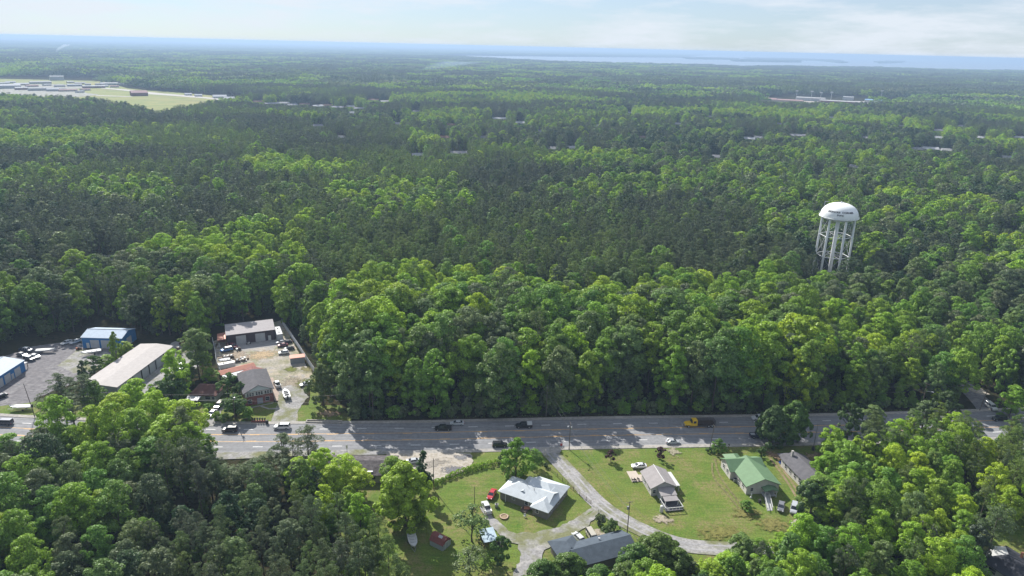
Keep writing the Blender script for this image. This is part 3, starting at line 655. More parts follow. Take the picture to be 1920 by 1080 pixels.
# garden sheds
h = House('garden_shed', 'small shed with reddish brown gambrel roof on the lawn right of the boat trailer', 'shed', (806, 1022), (826, 1032), 0)
mb = MB(); m1 = mat('shed_wall', (.30, .33, .35), .8, var=.06); m2 = mat('shed_trim', (.20, .05, .05), .8, var=.1)
W_, D_ = 3.2, 4.2
h.root.rotation_euler = (0, 0, h.ang); 
mb.box(0, 0, 0, D_, W_, 1.7, m1); mb.loft([[(x, 0, 1.7), (x, W_, 1.7), (x, W_-.75, 2.6), (x, W_/2, 3.0), (x, .75, 2.6)] for x in (0, D_)], m2); mb.build('wall', h.root)
mb = MB(); rm = mat('brown_sheet', (.20, .065, .055), .7, var=.12, scale=2)
P_ = [(-.12, 1.62), (.72, 2.7), (W_/2, 3.12), (W_-.72, 2.7), (W_+.12, 1.62)]
for i in range(4): (a, b), (c, d) = P_[i], P_[i+1]; mb.slab([(-.15, a, b), (D_+.15, a, b), (D_+.15, c, d), (-.15, c, d)], .06, rm)
mb.build('roof', h.root); g = MB(); g.slab([(2.0, .85, 2.86), (3.2, .85, 2.86), (3.2, 1.5, 3.17), (2.0, 1.5, 3.17)], .03, WMETAL); g.build('roof_panel', h.root)
h.opening('right', W_/2, .1, 1.3, 1.8, 'door', m1, at=D_)
h = House('garden_shed', 'open shelter with pale blue sheet roof under a small leafy tree', 'shed', (908, 1030), (932, 1025), 0)
for x, y in ((.1, .1), (3.3, .1), (.1, 4.0), (3.3, 4.0)): h.post(x, y, 0, 2.2, WOOD)
h.mono([(-.2, -.3, 2.25), (3.6, -.3, 2.25), (3.6, 4.4, 2.75), (-.2, 4.4, 2.75)], ribbed('pale_blue_sheet', (.42, .52, .60), .4, .2, .4, 'X', .08), .07)
h.walls(.1, 3.95, 3.3, 4.1, 2.3, WOOD, name='back_wall')
# ------------------------------------------------------------------ vehicles
TYRE = BLACK; RIM = mat('wheel_rim', (.45, .45, .46), .35, .7, var=0)
LAMP = mat('headlight_glass', (.75, .76, .78), .15, var=0); TAIL = mat('tail_light', (.45, .02, .02), .2, var=0)
def paint(name, c): return mat('paint_'+name, c, .28, .15, var=0, spec=.6, coat=.6)
PC = {'white': (.55, .56, .57), 'black': (.014, .015, .018), 'silver': (.42, .44, .47), 'red': (.42, .025, .03), 'maroon': (.12, .02, .035),
      'navy': (.03, .04, .07), 'beige': (.42, .39, .32), 'yellow': (.75, .48, .02), 'grey': (.16, .165, .18), 'brown': (.07, .055, .045), 'orange': (.5, .14, .05), 'blue': (.05, .16, .4)}
def ring(x, w_, z0, zm, z1): return [(x, -w_*.93, z0), (x, -w_, zm), (x, -w_*.9, z1), (x, w_*.9, z1), (x, w_, zm), (x, w_*.93, z0)]
SHAPES = {  # stations (x, half width, top z), greenhouse base x0,x1, roof x0,x1, roof z, wheels
 'sedan': ([(-2.38, .72, .72), (-2.25, .86, .96), (-1.5, .90, 1.02), (0, .91, 1.0), (1.0, .90, .98), (1.9, .86, .84), (2.3, .70, .66)], (-1.75, 1.15), (-1.05, .25), 1.43, (-1.4, 1.42), .32),
 'hatch': ([(-2.1, .74, .80), (-2.02, .86, 1.0), (-1.2, .90, 1.02), (0, .90, 1.0), (.95, .88, .98), (1.75, .84, .86), (2.1, .68, .66)], (-1.95, 1.1), (-1.55, .2), 1.50, (-1.3, 1.3), .32),
 'suv': ([(-2.42, .82, .85), (-2.36, .93, 1.15), (-1.5, .96, 1.18), (0, .96, 1.16), (1.0, .95, 1.12), (2.0, .91, 1.02), (2.38, .78, .8)], (-2.3, 1.25), (-2.1, .45), 1.78, (-1.45, 1.5), .38),
 'van': ([(-2.6, .84, .9), (-2.55, .97, 1.15), (-1.5, .99, 1.2), (0, .99, 1.18), (1.4, .97, 1.1), (2.2, .92, .95), (2.55, .78, .78)], (-2.52, 1.95), (-2.42, 1.05), 1.95, (-1.55, 1.7), .36),
 'pickup': ([(-2.8, .84, .95), (-2.75, .95, 1.08), (-1.5, .97, 1.1), (0, .97, 1.12), (1.3, .96, 1.14), (2.3, .93, 1.05), (2.75, .8, .82)], (-1.05, 1.45), (-.85, .75), 1.82, (-1.75, 1.8), .40)}
def vehicle(kind, name, color, px, hx, label, cat, group=None, z=.17, topper=None, cargo=None, roofc=None, scale=1.0, loc=None):
    """px = middle of the vehicle on the ground in the photograph, hx = which way its front points there"""
    a = loc or G(*px); b = G(px[0]+hx[0], px[1]+hx[1]); a0 = G(*px); rz = math.atan2(b[1]-a0[1], b[0]-a0[0])
    t = thing(name, label, cat, (a[0], a[1], z), rz, group); t.scale = (scale,)*3
    pm = paint(color, PC[color]); st, (gx0, gx1), (rx0, rx1), rz_, wh, wr = SHAPES[kind]
    mb = MB(); mb.loft([ring(x, w_, .30 if i not in (0, len(st)-1) else .38, .62, zt) for i, (x, w_, zt) in enumerate(st)], pm)
    hw = st[3][1]*.9; rw = hw*.80; zb = 1.0 if kind in ('sedan', 'hatch') else 1.1
    if kind == 'pickup':
        for s in (-1, 1): mb.box(-2.72, s*.80-.06, 1.05, -1.12, s*.80+.06, 1.34, pm)
        mb.box(-2.76, -.84, 1.05, -2.68, .84, 1.34, pm)
    body = mb.build('body', t)
    # greenhouse: glass wedge, painted roof and pillars
    g = MB(); g.loft([[(gx0, -hw, zb), (rx0, -rw, rz_-.05), (rx1, -rw, rz_-.05), (gx1, -hw, zb)], [(gx0, hw, zb), (rx0, rw, rz_-.05), (rx1, rw, rz_-.05), (gx1, hw, zb)]], GLASS)
    g.build('window_glass', t)
    r = MB(); rc = paint(roofc, PC[roofc]) if roofc else pm
    r.loft([[(rx0-.08, -rw-.03, rz_-.06), (rx0-.02, -rw*.93, rz_+.02), (rx1-.03, -rw*.93, rz_+.02), (rx1+.1, -rw-.03, rz_-.06)], [(rx0-.08, rw+.03, rz_-.06), (rx0-.02, rw*.93, rz_+.02), (rx1-.03, rw*.93, rz_+.02), (rx1+.1, rw+.03, rz_-.06)]], rc)
    for s in (-1, 1):
        for (xa, xb) in ((gx0+.02, rx0), (gx1-.03, rx1+.03), ((gx0+gx1)/2-.1, (rx0+rx1)/2-.05)):
            r.cyl((xa, s*(hw+.012), zb-.02), (xb, s*(rw+.015), rz_-.04), .055, .05, rc, 4)
    r.build('roof', t)
    if kind == 'pickup': q = MB(); q.box(-2.68, -.74, 1.12, -1.12, .74, 1.135, DARK if cargo is None else paint(cargo, PC[cargo])); q.build('load_bed', t)
    if topper:
        q = MB(); q.loft([[(x, -.88, 1.3), (x, -.78, 1.85), (x, .78, 1.85), (x, .88, 1.3)] for x in (-2.72, -1.08)], paint(topper, PC[topper])); q.build('bed_cover', t)
    for x in wh:
        for s in (-1, 1):
            q = MB(); q.cyl((x, s*(hw-.12), wr), (x, s*(hw+.13), wr), wr, wr, TYRE, 12); wo = q.build('wheel', t)
            q = MB(); q.cyl((x, s*(hw+.132), wr), (x, s*(hw+.14), wr), wr*.6, wr*.55, RIM, 10); q.build('rim', wo)
    xf, wf, zf = st[-2]; xr, wr_, zr = st[1]
    for s in (-1, 1):
        q = MB(); q.box(st[-1][0]-.16, s*wf*.72-.14, .62, st[-1][0]+.02, s*wf*.72+.14, .74, LAMP); q.build('headlight', t)
        q = MB(); q.box(st[0][0]-.02, s*wr_*.78-.1, .72, st[0][0]+.12, s*wr_*.78+.1, .9, TAIL); q.build('tail_light', t)
    return t
V = vehicle
TR = 'cars and trucks driving on the highway'
HZ = .06
V('suv', 'sport_utility_vehicle', 'black', (431, 809), (-40, .5), 'black SUV driving on the highway, ahead of a white one', 'suv', TR, HZ)
V('suv', 'sport_utility_vehicle', 'white', (529, 804), (-40, .2), 'white SUV driving on the highway past the gravel yard entrance', 'suv', TR, HZ, scale=1.1)
V('pickup', 'pickup_truck', 'black', (831, 806), (-40, .6), 'black pickup truck driving on the highway beside a silver car', 'pickup truck', TR, HZ)
V('sedan', 'sedan_car', 'silver', (857, 796.5), (-40, .6), 'silver car driving in the far highway lane beside a black pickup', 'car', TR, HZ)
V('pickup', 'pickup_truck', 'black', (982, 801.5), (-40, .7), 'dark pickup truck with white bed cover driving on the highway', 'pickup truck', TR, HZ, topper='white')
V('suv', 'sport_utility_vehicle', 'black', (937, 837.5), (40, -.7), 'black SUV in the near highway lane above the round tree by the gravel drive', 'suv', TR, HZ)
V('sedan', 'sedan_car', 'silver', (1261, 831.5), (40, -.7), 'silver sedan driving in the near highway lane below the yellow truck', 'sedan', TR, HZ)
V('pickup', 'pickup_truck', 'white', (1424, 787), (-40, .6), 'white pickup truck driving on the highway just left of the big oak', 'pickup truck', TR, HZ)
V('pickup', 'pickup_truck', 'navy', (1421, 820), (40, -.6), 'dark pickup truck half hidden behind the big oak by the highway', 'pickup truck', TR, HZ, cargo='silver')
V('van', 'minivan', 'navy', (9, 796), (-40, -.8), 'dark van driving on the highway at the left edge of the photo', 'van', TR, HZ)
V('suv', 'sport_utility_vehicle', 'white', (1858, 766), (26, 20), 'long white SUV driving on the side road at the right', 'suv', 'cars on the side road', HZ, scale=1.1)
V('suv', 'sport_utility_vehicle', 'black', (1873, 788), (-40, 0), 'black SUV turning at the side road junction', 'suv', 'cars on the side road', HZ)
PK = 'vehicles parked in the lots and gardens'
V('sedan', 'sedan_car', 'red', (1069, 936) if 0 else (922, 931), (-9, 16), 'red car parked on the lawn beside the silver-roofed house', 'car', PK)
V('pickup', 'pickup_truck', 'white', (912, 956), (-8, -18), 'white pickup truck parked on the gravel left of the silver-roofed house', 'pickup truck', PK, cargo='grey')
V('hatch', 'hatchback_car', 'white', (1084, 1012), (-14, -14), 'white hatchback parked behind the slate-roofed house next to a beige van', 'car', PK)
V('van', 'minivan', 'beige', (1110, 1011), (12, 19), 'beige van parked behind the slate-roofed house', 'van', PK)
V('sedan', 'sedan_car', 'white', (1198, 877.5), (-20, .5), 'white sedan parked on the lawn behind the pale-roofed house', 'sedan', PK)
V('sedan', 'sedan_car', 'grey', (1464, 954), (-3, 16), 'grey car parked next to the wheelchair ramp', 'car', PK)
V('suv', 'sport_utility_vehicle', 'silver', (1488, 958), (-3, 16), 'silver SUV parked beside the wood at the green-roofed house', 'suv', PK)
V('sedan', 'sedan_car', 'silver', (398, 779), (-12, 12), 'silver car parked nose out in the drive below the bungalow', 'car', PK)
V('suv', 'sport_utility_vehicle', 'brown', (411, 764), (-12, 12), 'dark brown SUV parked by the bungalow behind a silver car', 'suv', PK)
V('pickup', 'pickup_truck', 'white', (520, 724), (-10, -18), 'white pickup truck beside the brick house with a boat behind it', 'pickup truck', PK)
V('sedan', 'sedan_car', 'silver', (527, 644), (-30, 4), 'silver car parked at the back of the row along the white fence', 'car', PK, scale=.92)
V('sedan', 'sedan_car', 'black', (538, 644), (-30, 4), 'black car right of a silver one, back of the white fence row', 'car', PK, scale=.92)
V('sedan', 'sedan_car', 'maroon', (530, 650), (-30, 4), 'dark red car second in the row along the white fence', 'car', PK, scale=.92)
V('sedan', 'sedan_car', 'black', (542, 656), (-30, 4), 'black car parked third in the row along the white fence', 'car', PK, scale=.92)
V('hatch', 'hatchback_car', 'white', (532, 664), (-30, 4), 'white hatchback at the near end of the row along the white fence', 'car', PK, scale=1.0)
V('hatch', 'hatchback_car', 'white', (573, 724), (-30, 6), 'white car half hidden behind the dark rounded tree by the dirt yard', 'car', PK)
V('pickup', 'pickup_truck', 'maroon', (436, 652), (30, 8), 'dark red truck parked at the left corner of the brown warehouse', 'truck', PK)
V('suv', 'off_road_vehicle', 'blue', (425, 659), (-30, 6), 'blue and white off-road vehicle in the clutter left of the warehouse', 'off-road vehicle', PK, roofc='white')
V('pickup', 'pickup_truck', 'navy', (50, 659.5), (20, 2), 'navy pickup truck with pale cab parked between the two blue workshops', 'pickup truck', PK, roofc='white')
V('sedan', 'sedan_car', 'grey', (42, 668), (20, 4), 'grey car behind the far end of the left blue workshop', 'car', PK)
V('sedan', 'sedan_car', 'silver', (66, 671), (20, 4), 'silver car with pale roof beside the left blue workshop', 'car', PK)
V('suv', 'sport_utility_vehicle', 'black', (56, 676), (20, 4), 'black SUV nearest the end wall of the left blue workshop', 'suv', PK, roofc='white')
V('sedan', 'sedan_car', 'white', (126, 645), (-14, 5), 'white car parked in front of the tree wall left of the small blue workshop', 'car', PK)
V('sedan', 'sedan_car', 'white', (142, 643.5), (-14, 5), 'white car next to the left wall of the small blue workshop', 'car', PK)
V('van', 'minivan', 'white', (341, 691), (18, 4), 'white van parked on the pale lot right of the long storage building', 'van', PK)
V('van', 'minivan', 'blue', (340, 699), (18, 4), 'blue van with white roof on the pale lot right of the long storage building', 'van', PK, roofc='white')
V('hatch', 'hatchback_car', 'maroon', (355, 693), (18, 4), 'dark red car right of a white van beside the storage building', 'car', PK)
V('sedan', 'sedan_car', 'maroon', (345, 649), (18, 8), 'dark red car overgrown at the back corner of the storage building', 'car', PK)
V('sedan', 'sedan_car', 'black', (1, 747), (-16, 6), 'black car at the left edge on the gravel lot', 'car', PK)
V('sedan', 'sedan_car', 'silver', (773, 869), (-18, 2), 'silver car on the sandy lot behind the dark juniper', 'car', PK)
V('sedan', 'sedan_car', 'white', (640, 862.5), (30, 0), 'white car in front of the weathered-roof building', 'car', PK) if 0 else None
# yellow stake-bed truck
a = G(1311, 799.5); b = G(1271, 800.2); rz = math.atan2(b[1]-a[1], b[0]-a[0])
t = thing('stake_bed_truck', 'yellow truck with long dark stake-sided bed driving on the highway', 'truck', (a[0], a[1], HZ), rz, TR)
ym = paint('yellow', PC['yellow']); dk = mat('rusty_steel', (.07, .05, .045), .8, .2, var=.15, scale=2)
mb = MB()
mb.loft([ring(x, w_, .6, 1.0, z_) for x, w_, z_ in ((2.5, 1.08, 1.5), (3.2, 1.08, 1.72), (4.6, .98, 1.62), (5.25, .85, 1.3))], ym)
mb.loft([[(x, -1.12, .7), (x, -1.12, 1.7), (x, -.98, 2.75), (x, .98, 2.75), (x, 1.12, 1.7), (x, 1.12, .7)] for x in (1.1, 2.75)], ym); mb.build('cab', t)
g = MB(); g.loft([[(2.76, -1.0, 1.75), (2.76, -.92, 2.6), (2.76, .92, 2.6), (2.76, 1.0, 1.75)], [(3.05, -1.0, 1.72), (2.8, -.9, 2.62), (2.8, .9, 2.62), (3.05, 1.0, 1.72)]], GLASS)
for s in (-1, 1): g.loft([[(1.5, s*1.13, 1.72), (2.5, s*1.13, 1.72)], [(1.5, s*1.02, 2.5), (2.4, s*1.02, 2.5)]], GLASS, closed=False, caps=False)
g.build('window_glass', t)
q = MB(); q.box(4.95, -.6, .8, 5.3, .6, 1.15, RIM); q.build('bumper', t)
q = MB(); q.box(1.0, -1.05, .75, 5.0, 1.05, .95, dk); q.box(-4.9, -.5, .75, 1.0, .5, 1.0, dk); q.build('chassis', t)
mb = MB(); mb.box(-5.0, -1.22, 1.05, .85, 1.22, 1.2, dk)
for s in (-1, 1):
    for z in (1.45, 1.8, 2.15, 2.5): mb.box(-5.0, s*1.2-.03, z, .85, s*1.2+.03, z+.13, dk)
    for k in range(13): mb.box(-5.0+k*.485, s*1.2-.06, 1.2, -4.92+k*.485, s*1.2+.06, 2.7, dk)
for x in (-4.97, .8):
    for z in (1.45, 1.8, 2.15, 2.5): mb.box(x-.03, -1.2, z, x+.03, 1.2, z+.13, dk)
mb.build('stake_bed', t)
q = MB(); q.box(-4.8, -1.1, 1.2, .6, 1.1, 1.5, mat('cargo_brown', (.06, .045, .035), .9, var=.2)); q.build('load', t)
for x in (4.0, -2.9, -4.1):
    for s in (-1, 1):
        q = MB(); q.cyl((x, s*.8, .5), (x, s*1.12, .5), .5, .5, TYRE, 14); wo = q.build('wheel', t)
        q = MB(); q.cyl((x, s*1.125, .5), (x, s*1.15, .5), .28, .25, RIM, 10); q.build('rim', wo)
for s in (-1, 1): q = MB(); q.box(5.15, s*.7-.12, 1.15, 5.3, s*.7+.12, 1.32, LAMP); q.build('headlight', t)
# boats
def boat(px, hx, label, Lb=6.0, trailer=True, inner=mat('boat_floor', (.45, .46, .46), .7, var=.1), hull='white', console=False, covered=False, name='boat', g='boats standing in the lots', junk=False):
    a = G(*px); b = G(px[0]+hx[0], px[1]+hx[1]); rz = math.atan2(b[1]-a[1], b[0]-a[0])
    t = thing(name, label, 'boat', (a[0], a[1], .17), rz, g); hm = paint(hull, PC[hull]); k = Lb/6
    st = [(-3, 1.0, .55, 1.15), (-1.5, 1.12, .5, 1.18), (0, 1.12, .5, 1.2), (1.4, .95, .55, 1.28), (2.3, .6, .7, 1.38), (3.0, .05, 1.1, 1.5)]
    z0 = .25 if trailer else 0.05
    mb = MB(); mb.loft([[(x*k, 0, zb+z0-.1), (x*k, -w_*.8, zb+z0+.15), (x*k, -w_, zt+z0), (x*k, w_, zt+z0), (x*k, w_*.8, zb+z0+.15)] for x, w_, zb, zt in st], hm); mb.build('hull', t)
    if covered:
        q = MB(); q.loft([[(x*k, -w_*.95, zt+z0+.01), (x*k, 0, zt+z0+.3), (x*k, w_*.95, zt+z0+.01)] for x, w_, zb, zt in st], WHITE); q.build('cover', t)
    else:
        q = MB(); q.loft([[(x*k, -w_*.75, zt+z0+.006), (x*k, w_*.75, zt+z0+.006), (x*k, w_*.75, zt+z0+.01), (x*k, -w_*.75, zt+z0+.01)] for x, w_, zb, zt in st[:-2]], inner); q.build('deck', t)
        q = MB()
        for s in (-1, 1):
            for i in range(len(st)-1):
                x, w_, zb, zt = st[i]; x2, w2, _, zt2 = st[i+1]; q.cyl((x*k, s*w_*.97, zt+z0), (x2*k, s*w2*.97, zt2+z0), .09, .09, hm, 6)
        q.build('gunwale', t)
        for x in ((-1.6, -.2, 1.0) if not console else (-1.4, 1.0)): q = MB(); q.box((x-.2)*k, -.7, 1.2+z0, (x+.2)*k, .7, 1.42+z0, inner if not junk else DARK); q.build('seat', t)
        if console: q = MB(); q.box(-.4*k, -.4, 1.2+z0, .2*k, .4, 2.0+z0, hm); q.box(.0*k, -.38, 2.0+z0, .06*k, .38, 2.35+z0, GLASS); q.build('console', t)
    q = MB(); q.box(-3.35*k, -.2, .7+z0, -3.0*k, .2, 1.6+z0, BLACK); q.box(-3.3*k, -.05, .2+z0, -3.15*k, .05, .7+z0, BLACK); q.build('outboard_motor', t)
    if trailer:
        q = MB()
        for s in (-1, 1): q.box(-3*k, s*.55-.05, .3, 1.6*k, s*.55+.05, .42, GREYM); q.cyl((1.6*k, s*.55, .36), (3.7*k, 0, .4), .05, .05, GREYM, 6)
        tr = q.build('trailer', t)
        for s in (-1, 1): q = MB(); q.cyl((-.9*k, s*1.0, .33), (-.9*k, s*1.2, .33), .33, .33, TYRE, 12); q.build('wheel', tr)
    return t
boat((774, 1022), (5, 22), 'white open boat on a trailer on the shaded lawn left of the brown shed', 5.6)
boat((537, 744), (-7, -19), 'white open boat with dark seats on a trailer behind the pickup by the brick house', 6.6, junk=True)
boat((40, 769), (-30, 1), 'large white covered boat on the grass at the highway edge, far left', 7.0, covered=True)
boat((87, 661), (30, -1), 'white boat on the dark gravel lot between the blue workshops', 7.2, trailer=False, covered=True)
boat((172, 665), (-30, 5), 'white boat in front of the small blue workshop doors', 7.0)
boat((127, 703), (-14, 3), 'white boat bow showing left of the dark juniper', 5.0, covered=True) if 0 else None
# travel trailer, box trailers, flat trailers in the dirt yard
def trailer_box(px, hx, L_, W_, Hh, m, label, name='box_trailer', cat='trailer', vents=2, g='trailers in the dirt yard'):
    a = G(*px); b = G(px[0]+hx[0], px[1]+hx[1]); rz = math.atan2(b[1]-a[1], b[0]-a[0])
    t = thing(name, label, cat, (a[0], a[1], .15), rz, g)
    mb = MB(); e = lambda x, i: [(x, -W_/2+i, .55), (x, -W_/2+i, Hh-.12), (x, -W_/2+.15+i, Hh), (x, W_/2-.15-i, Hh), (x, W_/2-i, Hh-.12), (x, W_/2-i, .55)]
    mb.loft([e(-L_/2, .06), e(-L_/2+.1, 0), e(L_/2-.2, 0), e(L_/2, .1)], m); mb.build('body', t)
    for i in range(vents): q = MB(); x = -L_/2+L_*(i+1)/(vents+1); q.box(x-.3, -.3, Hh+.002, x+.3, .3, Hh+.16, DARK if i % 2 == 0 else GREYM); q.build('roof_vent', t)
    q = MB()
    for s in (-1, 1): q.cyl((L_/2, s*.6, .5), (L_/2+1.2, 0, .5), .05, .05, GREYM, 6)
    q.build('drawbar', t)
    for s in (-1, 1): q = MB(); q.cyl((-.2, s*(W_/2-.2), .35), (-.2, s*(W_/2+.02), .35), .35, .35, TYRE, 12); q.build('wheel', t)
    return t
trailer_box((523, 633), (-9, -24), 9.0, 2.5, 3.2, WMETAL, 'long white travel trailer parked right of the brown warehouse', 'travel_trailer', 'camper', 3)
trailer_box((426, 691), (30, -6), 6.0, 2.2, 2.3, WHITE, 'white box trailer against the orange roof in the dirt yard', vents=2)
def flat(px, hx, L_, label, load):
    a = G(*px); b = G(px[0]+hx[0], px[1]+hx[1]); rz = math.atan2(b[1]-a[1], b[0]-a[0])
    t = thing('flat_trailer', label, 'trailer', (a[0], a[1], .15), rz, 'trailers in the dirt yard')
    q = MB(); q.box(-L_/2, -1.05, .5, L_/2, 1.05, .62, WOOD)
    for s in (-1, 1): q.cyl((L_/2, s*.5, .5), (L_/2+1.1, 0, .5), .05, .05, GREYM, 6); q.box(-L_/2, s*1.05-.03, .62, L_/2, s*1.05+.03, .8, dk)
    q.build('bed', t)
    for s in (-1, 1): q = MB(); q.cyl((-.4, s*1.1, .33), (-.4, s*1.3, .33), .33, .33, TYRE, 12); q.build('wheel', t)
    rnd = random.Random(L_)
    if load:
        q = MB()
        for i in range(7):
            x = rnd.uniform(-L_/2+.4, L_/2-.6); y = rnd.uniform(-.7, .5); hh = rnd.uniform(.2, .7)
            q.box(x, y, .625, x+rnd.uniform(.3, .9), y+rnd.uniform(.2, .6), .63+hh, rnd.choice([WHITE, dk, GREYM, WOOD]), rz=rnd.uniform(0, 1))
        q.build('load', t)
flat((424, 672), (30, -5), 6.0, 'flat trailer loaded with scrap, far one of the two in the dirt yard', True)
flat((437, 680), (30, -5), 5.4, 'flat trailer loaded with pale scrap just behind the white box trailer', True)
boat((421, 681), (-24, 4), 'small white boat lying among the trailers in the dirt yard', 4.4, g='boats standing in the lots')
def junk(name, px, label, cat, n, s, mats, seed):
    a = G(*px); rnd = random.Random(seed); t = MB()
    for i in range(n):
        x = rnd.uniform(-s, s); y = rnd.uniform(-s, s)*.7; d = rnd.uniform(.2, .7)
        t.box(x-d, y-d*.5, .0, x+d, y+d*.5, rnd.uniform(.3, 1.1), rnd.choice(mats), rz=rnd.uniform(0, 3))
    o = t.build(name, loc=(a[0], a[1], .15)); tag(o, label, cat); return o
junk('pallet_pile', (406, 650), 'pile of pallets and pale crates along the left fence of the dirt yard', 'pallets', 9, 1.6, [WOOD, WHITE, GREYM], 3)
junk('scrap_pile', (456, 676), 'heap of white and grey scrap beside the trailers in the dirt yard', 'scrap', 12, 1.7, [WHITE, GREYM, dk, WOOD], 5)
junk('scrap_pile', (447, 657), 'heap of dark scrap in front of the first white warehouse door', 'scrap', 8, 1.0, [dk, GREYM], 6)
junk('scrap_pile', (148, 656), 'stack of reddish crates at the corner of the small blue workshop', 'crates', 6, .9, [dk, mat('rust_red', (.25, .09, .05), .9, var=.1)], 9)
junk('firewood_pile', (935, 1022), 'dark clutter under the pale blue sheet roof', 'clutter', 9, 1.3, [dk, WOOD, GREYM], 12)
junk('garden_rubble', (1504, 981), 'grey rubble heap at the wood edge by the white sand patch', 'rubble', 8, .9, [GREYM, CONC], 14)
junk('scrap_pile', (330, 655), 'overgrown scrap behind the right end of the storage building', 'scrap', 9, 1.3, [WOOD, GREYM, WHITE], 17)
# ride-on mower / motorbike before the warehouse
a = G(466, 646); t = thing('motorbike', 'black and white motorbike standing between the two warehouse doors', 'motorbike', (a[0], a[1], .15), .4)
for x in (-.65, .7): q = MB(); q.cyl((x, -.07, .32), (x, .07, .32), .32, .32, TYRE, 14); q.build('wheel', t)
q = MB(); q.loft([[(x, -w_, z0), (x, w_, z0), (x, w_*.7, z1), (x, -w_*.7, z1)] for x, w_, z0, z1 in ((-.7, .12, .65, .8), (-.2, .15, .4, .8), (.3, .18, .4, 1.0), (.6, .1, .6, .95))], WHITE); q.cyl((.7, 0, .32), (.45, 0, 1.05), .04, .04, GREYM, 6); q.cyl((.45, -.35, 1.1), (.45, .35, 1.1), .025, .025, DARK, 6); q.build('frame', t)
q = MB(); q.box(-.75, -.14, .8, 0, .14, .9, BLACK); q.build('seat', t)
# ------------------------------------------------------------------ fences, poles, wires, small things
def fence_line(name, pts, hgt, m, label, cat='fence', kind='panel', step=2.4, zs=0, group=None):
    P = spline([G(*p) for p in pts], step); o0 = P[0]
    t = thing(name, label, cat, (o0[0], o0[1], 0), 0, group); mb = MB(); ps = []
    for i in range(len(P)-1):
        a = (P[i][0]-o0[0], P[i][1]-o0[1]); b = (P[i+1][0]-o0[0], P[i+1][1]-o0[1]); dx, dy = b[0]-a[0], b[1]-a[1]; l = math.hypot(dx, dy); nx, ny = -dy/l, dx/l
        if kind == 'panel': mb.prism([(a[0]-nx*.02, a[1]-ny*.02), (b[0]-nx*.02, b[1]-ny*.02), (b[0]+nx*.02, b[1]+ny*.02), (a[0]+nx*.02, a[1]+ny*.02)], .05, hgt, m)
        elif kind == 'rail':
            for z in (.35, .75, 1.15): mb.cyl((*a, z), (*b, z), .04, .04, m, 4)
        else:
            mb.cyl((*a, hgt-.03), (*b, hgt-.03), .025, .025, m, 4)
            for k in range(int(l/.35)): q = (a[0]+dx*k*.35/l, a[1]+dy*k*.35/l); mb.cyl((*q, .05), (*q, hgt-.03), .008, .008, m, 3, False)
    mb.build('panel' if kind == 'panel' else ('rail' if kind == 'rail' else 'mesh_wire'), t)
    for p in P[::1]: q = MB(); x, y = p[0]-o0[0], p[1]-o0[1]; q.box(x-.06, y-.06, 0, x+.06, y+.06, hgt+.08, m); q.build('post', t)
fence_line('panel_fence', [(529, 607), (547, 634), (565, 661), (578, 682), (590, 699)], 2.2, mat('fence_white', (.62, .64, .66), .6, var=.05), 'tall white panel fence along the right side of the dirt yard')
fence_line('panel_fence', [(399, 640), (404, 664), (407, 684), (416, 706)], 1.8, MATS['fence_white'], 'white fence along the left side of the dirt yard')
fence_line('rail_fence', [(1022, 874), (1045, 895), (1075, 920), (1108, 946)], 1.35, WOOD, 'brown post and rail fence between the silver-roofed house and the gravel drive', kind='rail', group='garden fences')
fence_line('wire_fence', [(1122, 962), (1150, 985), (1180, 1008), (1205, 1024)], 1.2, GREYM, 'wire fence along the gravel drive past the utility pole', kind='wire', group='garden fences')
fence_line('wire_fence', [(818, 910), (850, 896), (890, 882), (935, 874)], 1.3, WOOD, 'old wire fence below the long hedge by the sandy lot', kind='wire', group='garden fences')
fence_line('rail_fence', [(905, 965), (915, 985), (925, 1000)], 1.0, WOOD, 'short rail fence beside the sparse tree', kind='rail', step=1.8) if 0 else None
POLE = mat('pole_wood', (.13, .105, .085), .9, var=.15, scale=2, stretch=(8, 8, .5))
WIREM = mat('wire', (.10, .10, .11), .5, var=0)
def pole(px, hgt, label, arms=((0, .25),), lean=(0, 0), lamp=None, r=.15, xf=None, name='utility_pole', g='utility poles', m=None, armrz=0.0, armlen=1.2):
    a = G(*px); t = thing(name, label, 'pole', (a[0], a[1], 0), 0, g); m = m or POLE; top = Vector((lean[0], lean[1], hgt))
    q = MB(); q.cyl((0, 0, 0), top, r, r*.65, m, 8); q.build('pole_shaft', t)
    ca, sa = math.cos(armrz), math.sin(armrz)
    for _, dz in arms:
        q = MB(); c = top-Vector((0, 0, dz)); q.cyl(c-Vector((ca, sa, 0))*armlen, c+Vector((ca, sa, 0))*armlen, .06, .06, m, 4); ao = q.build('cross_arm', t)
        q = MB()
        for k in (-1, -.35, .35, 1): e_ = c+Vector((ca, sa, 0))*armlen*k*.95; q.cyl(e_+Vector((0, 0, .06)), e_+Vector((0, 0, .24)), .045, .03, GREYM, 6)
        q.build('insulator', ao)
    if xf is not None: q = MB(); c = top-Vector((0, 0, 1.5)); q.cyl(c+Vector((xf, 0, -.9)), c+Vector((xf, 0, 0)), .26, .26, GREYM, 10); q.build('transformer', t)
    if lamp:
        lx, ly, lz = lamp; q = MB(); c = Vector((lean[0]*lz/hgt, lean[1]*lz/hgt, lz)); e_ = c+Vector((lx, ly, .35)); q.cyl(c, e_, .05, .04, GREYM, 6); ar = q.build('lamp_arm', t)
        q = MB(); d = Vector((lx, ly, 0)).normalized(); q.cyl(e_, e_+d*.75, .13, .17, WMETAL, 8); q.build('lamp_head', ar)
    return Vector((a[0], a[1], 0))+top
